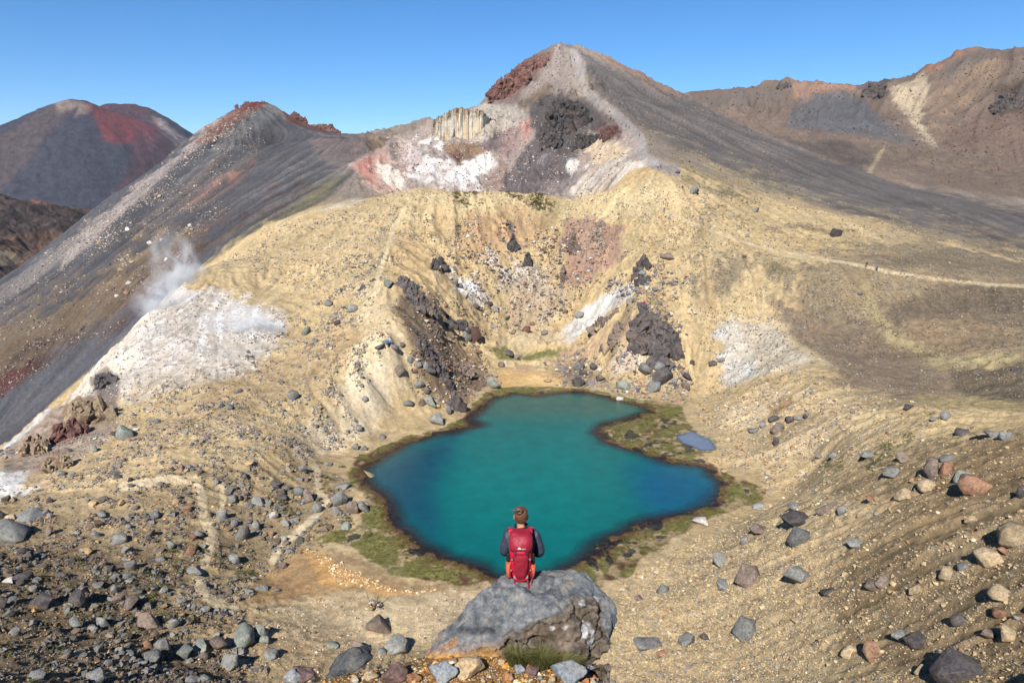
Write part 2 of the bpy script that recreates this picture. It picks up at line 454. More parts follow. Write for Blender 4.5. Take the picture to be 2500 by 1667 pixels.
paint([(230,800),(440,640),(560,560),(420,560),(300,600),(180,720)], col(138,114,82), 30, FAR, 25, 0.85, grav=0.9, patchy=1)
paint([(-100,1060),(130,900),(300,790),(440,655),(640,530),(760,470),(720,450),(560,520),(400,620),(250,740),(-100,920)], col(80,60,54), 22, FAR, 24, 0.85, patchy=0.6)
paint([(-100,985),(60,890),(140,860),(60,930),(-100,1060)], col(96,50,48), 12, FAR, 12, 0.8)
paint([(500,640),(640,545),(720,510),(640,570),(540,612)], col(122,112,66), 14, FAR, 14, 0.7)
paint([(690,520),(800,440),(850,430),(800,480),(720,520)], col(122,114,72), 12, FAR, 10, 0.7)
paint([(460,500),(560,430),(640,390),(620,430),(560,480),(500,530)], col(138,92,76), 22, FAR, 18, 0.85, streaky=0.5)
paint([(300,740),(430,600),(520,520),(560,520),(440,660),(360,730)], col(110,80,70), 24, FAR, 22, 0.6, streaky=0.8)
paint([(560,425),(628,395),(600,420),(555,452)], col(168,112,84), 8, FAR, 8, 0.8)
paint([(150,630),(300,480),(420,385),(520,300),(600,262),(560,300),(430,400),(330,490),(220,600),(150,660)], col(168,152,143), 9, FAR, 9, 0.9, grav=0.9)
paint([(-50,730),(150,600),(260,510),(260,540),(150,650),(-50,770)], col(150,138,128), 12, FAR, 10, 0.6, grav=0.9)
paint([(470,350),(560,280),(625,244),(655,256),(600,285),(520,345)], col(138,84,66), 8, FAR, 8, 0.85)
paint([(555,280),(635,240),(655,252),(600,268)], col(120,50,40), 5, FAR, 5, 0.9)
paint([(640,255),(700,275),(660,300),(560,360),(440,440),(480,400),(600,290)], col(124,124,124), 16, FAR, 10, 0.6)
paint([(655,258),(740,285),(800,320),(700,300)], col(150,138,116), 8, FAR, 6, 0.6)
paint([(760,330),(930,328),(960,350),(900,400),(860,420),(800,400)], col(128,108,100), 16, FAR, 10, 0.8)
paint([(690,272),(750,280),(830,318),(800,326),(700,300)], col(104,48,40), 5, FAR, 4, 0.8)
paint([(900,335),(960,345),(960,385),(900,380)], col(150,120,80), 14, FAR, 8, 0.7)
paint([(620,470),(760,400),(840,360),(860,400),(760,450),(660,500)], col(112,110,108), 30, FAR, 20, 0.5, streaky=0.6)
# --- crater
CR = (283, 1e9)
paint([(860,400),(960,340),(1050,300),(1300,300),(1500,300),(1620,400),(1560,440),(1440,490),(1200,480),(930,490)], col(170,148,132), 8, CR, 8, grav=0.5, strk=0.14, zone=Z_CRATER)
paint([(870,400),(930,370),(985,420),(985,470),(935,482),(890,442)], col(204,150,126), 10, CR, 8, 0.9)
paint([(868,405),(900,385),(925,410),(905,445)], col(184,104,80), 8, CR, 7, 0.7)
paint([(915,400),(950,390),(990,440),(985,470),(950,470)], col(226,214,190), 10, CR, 8, 0.85, streaky=0.4)
paint([(990,345),(1085,340),(1120,400),(1180,440),(1190,468),(1040,470),(1000,430)], col(242,236,228), 12, CR, 11, 0.92, strk=0.3, patchy=0.6)
paint([(975,345),(1010,345),(1030,400),(1000,430),(975,390)], col(216,184,172), 10, CR, 8, 0.7)
paint([(1130,395),(1190,365),(1215,400),(1195,440),(1150,440)], col(240,236,224), 9, CR, 8, 0.92)
paint([(1085,352),(1170,345),(1205,360),(1150,385),(1120,398),(1090,375)], col(150,112,76), 6, CR, 6, 0.95)
paint([(1090,372),(1130,380),(1120,398),(1100,390)], col(112,66,60), 5, CR, 4, 0.9)
paint([(1170,430),(1230,390),(1245,420),(1240,470),(1190,470)], col(160,128,108), 9, CR, 8, 0.8, grav=1.0)
paint([(1165,350),(1240,300),(1275,310),(1240,380),(1200,370)], col(122,104,102), 9, CR, 8, 0.9, strk=0.22)
paint([(1200,385),(1240,320),(1280,280),(1302,310),(1270,350),(1230,385)], col(196,150,136), 10, CR, 10, 0.85, strk=0.3, patchy=0.4)
paint([(1270,300),(1296,300),(1302,318),(1275,340)], col(204,128,110), 7, CR, 8, 0.7)
paint([(1150,262),(1250,235),(1290,285),(1240,310),(1170,345),(1150,345)], col(186,172,150), 9, CR, 9, 0.95, grav=1.0)
paint([(1228,470),(1240,420),(1290,350),(1330,300),(1420,330),(1400,480),(1240,482)], col(104,92,92), 7, CR, 7, 0.95, strk=0.26)
paint([(1285,262),(1330,230),(1360,215),(1440,230),(1500,290),(1440,340),(1370,380),(1320,370),(1300,310)], col(86,80,78), 9, CR, 9, 0.95, grav=0.9)
paint([(1310,395),(1350,350),(1362,360),(1345,400),(1318,412)], col(206,200,196), 5, CR, 5, 0.8, patchy=1)
paint([(1385,395),(1410,388),(1415,402),(1395,425),(1383,415)], col(226,216,206), 4, CR, 3, 0.95)
paint([(1425,405),(1440,398),(1430,415)], col(222,210,196), 4, CR, 3, 0.9)
paint([(1440,325),(1480,335),(1540,370),(1520,395),(1450,400),(1430,370)], col(212,184,138), 9, CR, 8, 0.9)
paint([(1455,298),(1510,305),(1518,340),(1480,350),(1450,325)], col(106,76,72), 7, CR, 6, 0.9)
paint([(1360,475),(1440,410),(1530,385),(1580,400),(1560,430),(1440,485)], col(212,196,172), 9, (262,1e9), 8, 0.85, streaky=0.5)
paint([(1300,480),(1390,430),(1440,410),(1380,480)], col(150,132,122), 9, CR, 8, 0.7, strk=0.25)
# --- summit hill
paint([(1365,105),(1420,118),(1560,290),(1500,330),(1440,260),(1340,215),(1285,262),(1190,250),(1200,190),(1290,130)], col(126,108,96), 8, CR, 8, 0.9, zone=Z_SUMMIT)
paint([(1365,122),(1250,150),(1205,200),(1195,240),(1250,245),(1290,205),(1340,160)], col(136,92,78), 10, CR, 10, 0.9, patchy=0.3)
paint([(1345,130),(1250,152),(1210,190),(1200,215),(1280,180)], col(112,68,58), 8, CR, 8, 0.75, patchy=0.4)
paint([(1365,112),(1420,125),(1435,180),(1400,220),(1290,240),(1240,262),(1300,200),(1345,140)], col(156,140,126), 9, CR, 7, 0.95)
paint([(1240,260),(1300,225),(1350,205),(1330,235),(1280,265)], col(120,94,68), 9, CR, 8, 0.7)
paint([(1395,190),(1430,195),(1450,235),(1410,230)], col(186,168,126), 8, CR, 6, 0.8)
# --- right flank, right hills
paint([(1385,112),(1660,224),(1944,358),(2300,470),(2700,560),(2700,650),(2300,585),(2000,505),(1800,425),(1660,370),(1560,300),(1430,190)], col(106,98,93), 16, FAR, 14, 0.97, grav=0.3, strk=0.34, zone=Z_RIGHT)
paint([(1440,130),(1560,165),(1680,235),(1640,235),(1540,185)], col(146,112,88), 8, FAR, 8, 0.7)
paint([(1470,230),(1560,290),(1700,370),(1900,450),(2100,520),(2000,520),(1800,440),(1600,340)], col(96,86,82), 20, FAR, 18, 0.6, streaky=0.6)
paint([(1620,340),(1760,420),(1950,500),(2200,570),(2600,640),(2600,590),(2250,530),(2000,470),(1800,390)], col(134,120,90), 26, FAR, 22, 0.6, patchy=1)
paint([(1600,330),(1760,400),(1960,480),(2200,555),(2640,640),(2640,700),(2200,640),(1950,570),(1760,500),(1640,430)], col(146,130,96), 34, (200, 420), 34, 0.75, patchy=0.8)
RF = (415, 1e9)
paint([(1650,200),(2700,80),(2700,560),(2100,430),(1940,362),(1700,250)], col(128,106,88), 6, RF, 6, 1.0, grav=0.5, strk=0.1, zone=Z_RIGHT)
paint([(1680,238),(1800,225),(1920,205),(1900,260),(1780,265)], col(120,108,98), 14, RF, 12, 0.7)
paint([(1930,195),(2060,205),(2150,205),(2120,225),(2000,235),(1960,260),(1930,240)], col(176,130,98), 12, RF, 10, 0.85)
paint([(1950,245),(2040,225),(2100,235),(2150,290),(2240,350),(2100,335),(1920,310)], col(102,102,106), 14, RF, 10, 0.95)
paint([(2090,210),(2160,195),(2180,230),(2130,245)], col(98,84,78), 8, RF, 8, 0.8, grav=1)
paint([(2165,220),(2230,190),(2270,175),(2265,230),(2250,300),(2290,360),(2250,330),(2200,260)], col(196,172,128), 12, RF, 10, 0.9)
paint([(2240,170),(2330,120),(2390,110),(2340,140),(2280,175)], col(176,116,78), 8, RF, 7, 0.85)
paint([(2270,200),(2390,160),(2440,140),(2440,210),(2350,280),(2280,330)], col(158,128,92), 22, RF, 20, 0.7, patchy=0.6)
paint([(2300,150),(2390,120),(2420,140),(2320,185)], col(116,104,92), 12, RF, 10, 0.8)
paint([(2420,210),(2520,190),(2520,290),(2440,270)], col(92,72,60), 10, RF, 12, 0.8, grav=1)
paint([(2290,330),(2400,280),(2700,260),(2700,480),(2500,440),(2340,390)], col(124,98,80), 24, RF, 22, 0.8, grav=0.8)
paint([(2100,340),(2200,350),(2500,400),(2700,450),(2700,560),(2420,505),(2250,460),(2150,420)], col(122,102,84), 20, RF, 14, 0.85)
paint([(1900,335),(2000,320),(2110,365),(2140,380),(2130,430),(2080,415),(1960,365)], col(92,84,78), 10, RF, 10, 0.8)
paint([(2060,360),(2150,350),(2140,400),(2120,425)], col(128,112,90), 8, RF, 8, 0.7, streaky=0.6)
stroke([(2155,362),(2140,390),(2122,425)], col(170,146,104), 5, 6, RF, 4, 0.8)
paint([(1730,265),(1800,265),(1950,315),(2080,345),(1960,345),(1850,310)], col(136,112,92), 14, RF, 12, 0.7)
# --- right middle ground
MID = (112, 330)
paint([(1950,640),(2150,560),(2700,620),(2700,1060),(2350,1010),(2080,960),(2000,860),(1900,740)], col(144,125,96), 60, MID, 50, 0.8, grav=0.6, strk=0.12)
paint([(1640,440),(1760,470),(1900,520),(2100,560),(2250,590),(2100,600),(1900,560),(1720,510)], col(196,168,112), 22, (185,330), 20, 0.8)
paint([(1760,420),(1960,490),(2150,545),(2230,580),(2060,560),(1850,500)], col(212,182,122), 12, (185,340), 12, 0.75, patchy=0.7)
paint([(1640,420),(1760,400),(1900,450),(1760,470)], col(150,132,88), 20, (200,340), 20, 0.7, patchy=1)
paint([(2150,590),(2600,640),(2600,690),(2300,670),(2100,630)], col(128,112,88), 20, MID, 20, 0.8, grav=0.7)
paint([(1900,730),(2060,800),(2300,900),(2330,950),(2100,960),(1990,880),(1930,820)], col(132,112,92), 40, MID, 36, 0.75, grav=0.8)
paint([(2150,740),(2350,690),(2600,700),(2600,790),(2300,790),(2180,800)], col(118,102,82), 26, MID, 24, 0.85, grav=0.7)
paint([(2180,830),(2280,770),(2450,780),(2500,830),(2400,870),(2250,870)], col(150,124,90), 20, MID, 20, 0.7)
stroke([(2110,700),(2130,760),(2180,830),(2300,890),(2480,880)], col(180,160,104), 16, 20, MID, 14, 0.8)
paint([(2320,900),(2500,890),(2620,900),(2620,985),(2400,985),(2330,950)], col(112,98,76), 14, MID, 10, 0.9, grav=0.2)
paint([(2230,960),(2400,975),(2560,985),(2560,1010),(2300,1010)], col(186,162,100), 14, MID, 10, 0.8)
paint([(1690,640),(1800,600),(2040,640),(2070,670),(1900,700),(1780,730),(1690,740)], col(150,134,98), 24, MID, 22, 0.75, grav=0.7, patchy=0.6)
paint([(1690,690),(1800,640),(1850,660),(1720,740)], col(128,114,92), 16, MID, 14, 0.7, streaky=0.7)
paint([(1740,800),(1800,780),(1880,790),(1960,850),(1990,880),(1850,920),(1770,945),(1760,880)], col(196,186,164), 18, MID, 16, 0.8, strk=0.16)
paint([(1745,810),(1800,800),(1830,850),(1850,900),(1790,940),(1770,890)], col(206,206,204), 14, MID, 14, 0.85, patchy=0.5, strk=0.2)
stroke([(1850,760),(1900,790),(1930,830),(1990,870),(2020,890)], col(208,184,136), 8, 10, MID, 6, 0.8)
for (bx_, by_, w_, h_, c_) in ((2260,640,150,10,(122,110,82)),(2420,610,140,9,(118,104,84)),(2180,610,110,8,(168,146,100)),(2380,655,120,7,(150,132,96)),(2450,745,120,16,(104,92,74)),(2260,760,80,14,(108,94,76)),(2380,800,110,12,(168,144,104)),(2080,800,90,16,(120,102,84)),(2190,870,100,14,(116,98,80)),(2000,740,80,14,(160,138,98)),(1900,660,100,12,(126,114,84)),(1980,560,120,9,(122,110,82)),(2220,500,140,9,(96,88,80)),(2420,560,140,9,(116,100,84)),(1860,470,110,9,(120,108,84)),(2450,905,90,10,(98,86,68)),(2120,930,100,9,(160,136,96))):
    paint([(bx_ - w_, by_), (bx_ - w_ * 0.4, by_ - h_), (bx_ + w_ * 0.4, by_ - h_ * 0.6), (bx_ + w_, by_ + h_ * 0.4), (bx_ + w_ * 0.3, by_ + h_), (bx_ - w_ * 0.5, by_ + h_)], col(*c_), 10, (140, 400), 16, 0.7, patchy=0.9)
# --- saddle, spur, bowl (yellow)
paint([(940,490),(1020,456),(1180,466),(1500,472),(1560,445),(1640,420),(1680,470),(1560,540),(1300,520),(1100,540),(980,540),(880,600),(700,640),(900,520)], col(218,190,132), 20, (180,300), 16, 0.8, grav=0.15)
paint([(1620,430),(1750,480),(1700,520),(1560,500)], col(222,190,132), 14, (180,300), 14, 0.7)
paint([(1130,520),(1250,500),(1330,540),(1290,620),(1200,640),(1120,600)], col(196,158,104), 18, (170,300), 16, 0.8, grav=0.7)
paint([(1160,540),(1260,550),(1250,600),(1170,600)], col(206,158,108), 14, (170,300), 14, 0.6, grav=0.8)
paint([(1240,540),(1280,560),(1300,640),(1270,640),(1240,590)], col(112,96,84), 8, (170,300), 10, 0.8, patchy=1, grav=1)
paint([(1370,540),(1440,520),(1520,560),(1510,640),(1440,680),(1370,700),(1370,620)], col(176,134,112), 14, (170,300), 14, 0.85, grav=0.9)
paint([(1370,600),(1400,560),(1390,640),(1370,690)], col(126,94,84), 8, (170,300), 10, 0.7, patchy=0.7)
paint([(1470,560),(1530,540),(1540,600),(1430,720),(1400,730)], col(196,142,112), 10, (170,300), 12, 0.5, streaky=0.7)
paint([(1060,640),(1110,650),(1190,700),(1200,740),(1140,735),(1090,700)], col(226,222,216), 16, (150,300), 20, 0.9, patchy=0.9)
paint([(1110,680),(1170,690),(1160,720),(1115,715)], col(232,230,226), 8, (150,300), 9, 0.9)
paint([(1190,590),(1260,580),(1330,660),(1360,720),(1330,790),(1240,790),(1210,700)], col(206,196,182), 18, (150,300), 24, 0.85, patchy=1, grav=1)
paint([(1230,700),(1360,680),(1400,730),(1340,800),(1230,800)], col(190,164,132), 18, (150,300), 18, 0.6, grav=1.0)
paint([(1420,760),(1480,720),(1545,690),(1548,715),(1480,770),(1390,835),(1345,830)], col(212,206,196), 6, (150,260), 6, 0.95, strk=0.2)
paint([(1230,800),(1340,800),(1380,830),(1300,850),(1190,850)], col(202,176,128), 12, (150,260), 10, 0.9, grav=0.1)
paint([(1195,848),(1235,840),(1250,870),(1270,880),(1215,880)], col(112,112,48), 6, (150,260), 6, 0.9)
paint([(1270,870),(1340,850),(1390,850),(1360,868),(1290,880)], col(104,112,48), 6, (150,260), 6, 0.9)
paint([(1215,905),(1290,895),(1380,920),(1400,945),(1300,948),(1215,950)], col(222,178,100), 8, (150,200), 6, 0.95, grav=0.05)
paint([(1225,895),(1280,890),(1320,905),(1270,915)], col(198,164,124), 6, (150,200), 5, 0.8)
paint([(1360,860),(1440,830),(1540,770),(1560,800),(1500,840),(1420,880)], col(196,158,118), 12, (145,260), 12, 0.7)
paint([(1480,880),(1540,830),(1600,860),(1560,900),(1480,920)], col(224,200,172), 12, (145,260), 12, 0.8)
paint([(1340,880),(1420,850),(1460,900),(1440,950),(1380,930)], col(150,128,108), 12, (145,260), 14, 0.7, grav=1)
paint([(960,700),(1060,720),(1080,820),(1180,880),(1200,930),(1130,990),(1060,960),(1010,900),(980,800)], col(136,110,82), 16, (120,230), 18, 0.85, grav=0.9)  # left bowl wall: brown ground, painted darker to carry its shade
paint([(960,720),(1030,740),(1060,830),(1100,880),(1050,900),(1010,850)], col(112,94,80), 12, (120,230), 16, 0.6, patchy=1)
paint([(1130,650),(1050,620),(980,560),(960,620),(960,700)], col(204,168,108), 20, (150,280), 20, 0.6, grav=0.7)
# pale crest of the spur and left face
paint([(960,470),(1000,480),(930,600),(900,680),(700,700),(560,690),(480,660),(650,560),(760,540)], col(202,174,120), 22, (170,300), 18, 0.8, grav=0.5)
paint([(870,700),(940,700),(960,780),(1000,880),(980,960),(900,1060),(850,1100),(760,1080),(700,1060),(820,960),(870,860)], col(226,200,150), 26, (100,220), 20, 0.85, grav=0.2)
paint([(860,880),(950,870),(960,980),(890,1060),(820,1090),(830,980)], col(234,212,170), 20, (100,220), 18, 0.6)
paint([(480,690),(640,700),(760,740),(700,830),(560,860),(460,760)], col(200,172,116), 30, (100,260), 20, 0.6)
paint([(0,1180),(250,1100),(500,960),(700,860),(880,760),(860,860),(700,980),(500,1080),(300,1150),(0,1230)], col(196,164,112), 26, (100,240), 24, 0.7, grav=0.9, strk=0.3)
paint([(430,1060),(560,1000),(660,960),(660,990),(520,1050)], col(168,146,104), 16, (100,240), 16, 0.6, grav=0.9, streaky=0.7)
paint([(470,1030),(520,985),(560,965),(545,990),(490,1030)], col(128,122,62), 8, (100,240), 10, 0.7, patchy=1)
paint([(700,1080),(760,1040),(850,1070),(840,1110),(720,1120)], col(232,206,160), 14, (100,220), 14, 0.8)
# fumarole: white deposits
paint([(150,985),(250,870),(350,785),(430,692),(520,700),(620,740),(690,770),(690,830),(600,900),(470,970),(330,1010),(290,960)], col(218,206,188), 16, (140,260), 22, 0.88, grav=0.6, strk=0.3)
paint([(280,860),(440,700),(560,720),(660,780),(640,850),(520,880),(400,880),(320,890)], col(236,231,224), 20, (140,260), 26, 0.85, grav=0.35, patchy=0.9, streaky=0.5, strk=0.5)
paint([(300,860),(420,760),(520,770),(480,860),(380,900)], col(214,200,190), 16, (140,260), 20, 0.6, streaky=0.8)
paint([(-20,1125),(60,1060),(150,985),(175,995),(90,1070),(0,1150)], col(222,212,204), 9, (115,240), 10, 0.85, patchy=0.5)
paint([(290,990),(330,930),(480,900),(560,920),(440,1000),(330,1020)], col(206,184,150), 16, (140,260), 16, 0.75, grav=0.8)
paint([(265,905),(320,850),(350,870),(300,910)], col(236,230,198), 9, (140,260), 9, 0.8)
paint([(600,880),(700,830),(760,800),(680,870),(560,940)], col(222,216,206), 9, (130,260), 9, 0.7, streaky=0.5)
paint([(225,930),(260,900),(290,920),(290,1000),(250,1000)], col(120,110,102), 9, (130,240), 9, 0.9, grav=0.9)
paint([(0,1160),(0,1100),(150,985),(240,960),(290,1010),(270,1070),(180,1120),(90,1170)], col(178,154,132), 10, (115,240), 12, 0.9, grav=0.9)
paint([(20,1150),(60,1090),(120,1050),(200,1030),(210,1070),(120,1110),(100,1150)], col(164,116,102), 12, (115,240), 12, 0.75, patchy=0.5)
paint([(120,1050),(160,1020),(210,1030),(210,1060),(150,1070)], col(118,70,62), 7, (115,240), 7, 0.7)
paint([(150,1010),(180,975),(280,1000),(280,1035),(190,1035)], col(150,132,98), 7, (115,240), 7, 0.9, grav=0.8)
paint([(-60,1240),(-60,1160),(20,1150),(70,1160),(40,1200),(110,1180),(60,1215)], col(226,222,214), 7, (105,240), 8, 0.95, grav=0.2)
stroke([(0,1103),(60,1055),(120,1000)], col(206,206,206), 4, 4, (120,240), 3, 0.9)
paint([(780,520),(800,505),(900,480),(860,500)], col(206,196,174), 7, (230,330), 7, 0.7)
# --- lower left rocky terrace
LL = (30, 112)
paint([(-300,1240),(0,1215),(250,1185),(447,1150),(640,1130),(820,1130),(860,1180),(860,1290),(700,1380),(560,1480),(560,1700),(-300,1700)], col(172,146,100), 16, LL, 14, 0.9, grav=0.85)
paint([(-300,1400),(0,1300),(200,1290),(360,1330),(440,1420),(420,1560),(560,1620),(700,1700),(-300,1700)], col(146,120,82), 40, LL, 36, 0.85, grav=1.2)
paint([(420,1170),(560,1160),(800,1130),(820,1200),(700,1260),(520,1230)], col(196,168,116), 26, LL, 22, 0.6)
# beach
paint([(560,1490),(600,1420),(700,1345),(790,1320),(870,1350),(950,1415),(1190,1418),(1300,1440),(1200,1600),(1000,1640),(700,1660),(560,1600)], col(196,168,116), 14, LL, 12, 0.95, grav=0.12)
paint([(590,1470),(640,1400),(740,1335),(860,1350),(960,1420),(1100,1425),(1150,1440),(960,1450),(820,1440),(700,1470)], col(178,138,82), 12, LL, 10, 0.95, grav=0.03)
paint([(740,1345),(800,1345),(860,1380),(960,1435),(1060,1440),(940,1455),(860,1430),(790,1420)], col(216,160,76), 12, LL, 12, 0.85, grav=0.05)
paint([(800,1330),(870,1355),(930,1400),(1000,1418),(1180,1420),(1180,1436),(1000,1440),(900,1420),(820,1375)], col(176,144,96), 8, LL, 8, 0.9, grav=0.03)
paint([(640,1500),(820,1470),(1100,1450),(1200,1460),(1100,1560),(900,1580),(700,1560)], col(214,188,140), 26, LL, 22, 0.7, grav=0.25)
paint([(560,1520),(700,1500),(900,1560),(800,1640),(560,1640)], col(190,158,108), 24, LL, 22, 0.6, grav=0.7)
# right shore and scree
RS = (10, 135)
paint([(1500,1430),(1660,1320),(1800,1260),(1890,1205),(2100,1120),(2300,1080),(2260,1250),(2100,1400),(2000,1700),(1450,1700)], col(206,178,124), 26, RS, 22, 0.9, grav=1.0, strk=0.2, zone=Z_SCREE)
paint([(2000,1180),(2250,1090),(2400,1050),(2700,1060),(2700,1250),(2300,1200),(2100,1230)], col(166,138,92), 22, RS, 20, 0.85, grav=0.6, strk=0.24, zone=Z_SCREE)
paint([(2080,1330),(2200,1210),(2330,1130),(2520,1060),(2720,1060),(2720,1700),(2250,1700),(2060,1560),(2020,1450)], col(138,112,74), 30, RS, 34, 0.75, grav=0.35, strk=0.34, zone=Z_SCREE)
paint([(2060,1420),(2300,1280),(2500,1200),(2700,1150),(2700,1500),(2300,1500),(2100,1500)], col(160,134,92), 30, RS, 30, 0.75, grav=0.9, streaky=1.0)
paint([(2000,1560),(2300,1480),(2700,1400),(2700,1520),(2300,1600),(2050,1640)], col(176,148,102), 26, RS, 26, 0.6, grav=1.0, streaky=1.0)
paint([(1700,1010),(1800,960),(1950,940),(2150,990),(2250,1040),(2050,1130),(1900,1190),(1800,1150),(1740,1080)], col(208,180,126), 26, (90,165), 22, 0.8, grav=0.4)
paint([(1760,1000),(1860,950),(1960,960),(1900,1000),(1820,1050)], col(228,200,150), 16, (90,165), 16, 0.75)
paint([(1870,990),(1930,960),(1945,985),(1890,1015)], col(150,118,70), 7, (90,165), 8, 0.85, grav=0.1)
paint([(1900,1080),(2000,1040),(2080,1030),(1980,1100),(1900,1130)], col(226,196,146), 16, (90,165), 16, 0.6)
paint([(2100,1120),(2180,1080),(2240,1055),(2200,1100),(2120,1140)], col(112,108,62), 8, (60,140), 10, 0.75, patchy=1)
# foreground knoll
paint([(700,1700),(820,1630),(1000,1590),(1150,1560),(1500,1560),(1520,1700)], col(158,112,52), 30, (0, 12), 12, 0.95, grav=0.9)

# --- footpaths
PATHS = {
 'right': ([(1500,478),(1560,492),(1621,516),(1700,550),(1800,588),(1900,612),(2000,630),(2115,652),(2200,668),(2300,684),(2400,694),(2520,700),(2640,703)], 3.8, (185,300), col(204,180,134)),
 'summit': ([(1400,132),(1420,160),(1412,200),(1450,240),(1500,278),(1540,315),(1566,345),(1568,380),(1600,402),(1650,418)], 13, (246,560), col(162,150,140)),
 'left': ([(300,1190),(400,1170),(481,1172),(492,1208),(495,1263),(517,1302),(506,1353),(484,1407),(488,1443),(524,1469),(571,1483)], 11, (60,118), col(226,200,150)),
 'left2': ([(770,1136),(781,1201),(799,1223),(770,1259),(734,1295),(687,1331),(665,1368)], 9, (60,125), col(226,202,154)),
 'left3': ([(540,1180),(545,1230),(530,1262),(505,1290)], 6, (60,118), col(220,194,144)),
 'spur': ([(1000,480),(960,560),(935,640),(915,700)], 6, (160,280), col(220,196,146)),
}
for nm, (pts, w, rr, c) in PATHS.items():
    stroke(pts, c, w, w * 0.7, rr, 5, 0.95, zone=Z_PATH, grav=0.05)

# --- shore, weed and lake bed by distance to the water line
k = ii
olive = col(130,122,58); moss = col(104,102,44); maroon = col(104,56,50); sand = col(176,150,104)
cs = COL[k]
mw = sstep(0.3, -0.3, dS) * sstep(-0.8, 0.2, dW)
base_w = olive * (0.5 + 0.5 * np.clip(weedn * 1.5 + 0.5, 0, 1))[:, None] + moss * (0.5 - 0.5 * np.clip(weedn * 1.5 + 0.5, 0, 1))[:, None]
edge = np.clip(sstep(2.4, 0.2, dW + 0.9 * weedn) + sstep(0.12, 0.42, -weedn + 0.5 * fbm(nx, ny, 7, 2, 45)), 0, 1) * 0.9
base_w = base_w * (1 - edge[:, None]) + maroon * edge[:, None]
sandy = sstep(-0.05, -0.35, weedn + 0.5 * fbm(nx, ny, 1.2, 2, 47)) * sstep(0.6, 2.0, dW)
base_w = base_w * (1 - sandy[:, None]) + sand * sandy[:, None]
cs = cs * (1 - mw[:, None]) + base_w * mw[:, None]
mb = sstep(0.4, -0.4, dW)[:, None]
bedc = col(124, 84, 66) * np.ones((len(nx), 1)) * (1 + 0.5 * weedn[:, None])
cs = cs * (1 - mb) + bedc * mb
mp = sstep(0.6, -0.4, dP)[:, None]
cs = cs * (1 - mp) + col(150,150,140) * mp
COL[k] = cs
GRAV[k] = np.where((dS < 0.0), 0.08, GRAV[k])
ZONE[k] = np.where(dS < 0.2, Z_SHORE, ZONE[k])
SHD = np.full((NR, NU), 1e3, np.float32); SHD[k] = dS

# --- mottling, scree streaks and stones on top of all of it, then sunlight painted onto the flats
g = np.random.default_rng(12)
tone = 1.0 + 0.16 * N1 + 0.12 * N2 + 0.08 * N3
tone += STRK * (0.55 * ST1 * 0.45 + 0.75 * ST2 * 0.45)
warmth = 1 + 0.06 * fbm(LX - 30, LY + 9, 3.0, 3, 91)
spk = vnoise(LX / 0.33, LY / 0.33, 97)
spk2 = vnoise(LX / 0.62 + 5, LY / 0.62, 99)
COL *= np.clip(tone, 0.45, 1.6)[..., None]
COL[..., 0] *= warmth; COL[..., 2] *= 2 - warmth
dark = sstep(0.30, 0.44, spk) * GRAV * 0.75 + sstep(0.32, 0.44, spk2) * GRAV * 0.6
dark = np.clip(dark * (0.6 + 0.8 * np.clip(N1 + 0.5, 0, 1)), 0, 0.8).astype(np.float32)
COL = COL * (1 - dark[..., None]) + col(112,104,98).astype(np.float32) * dark[..., None]
lite = (sstep(0.30, 0.44, -spk) * GRAV * 0.35).astype(np.float32)
COL = COL * (1 + 0.45 * lite[..., None])
lum = (COL @ np.array([0.3, 0.55, 0.15], np.float32))[..., None]
_ds = (0.80 - 0.10 * sstep(270, 300, R2))[..., None].astype(np.float32)
COL = (lum + (COL - lum) * _ds) * np.array([1.03, 1.03, 1.06], np.float32)
flat_sun_gain = 1 + 0.22 * sstep(0.3, 0.12, SLOPE) * sstep(20, 45, R2) * sstep(135, 110, R2)  # level ground lightened to make up for the low sun on it
COL *= flat_sun_gain[..., None].astype(np.float32)
COL = np.clip(COL, 0.004, 0.85)

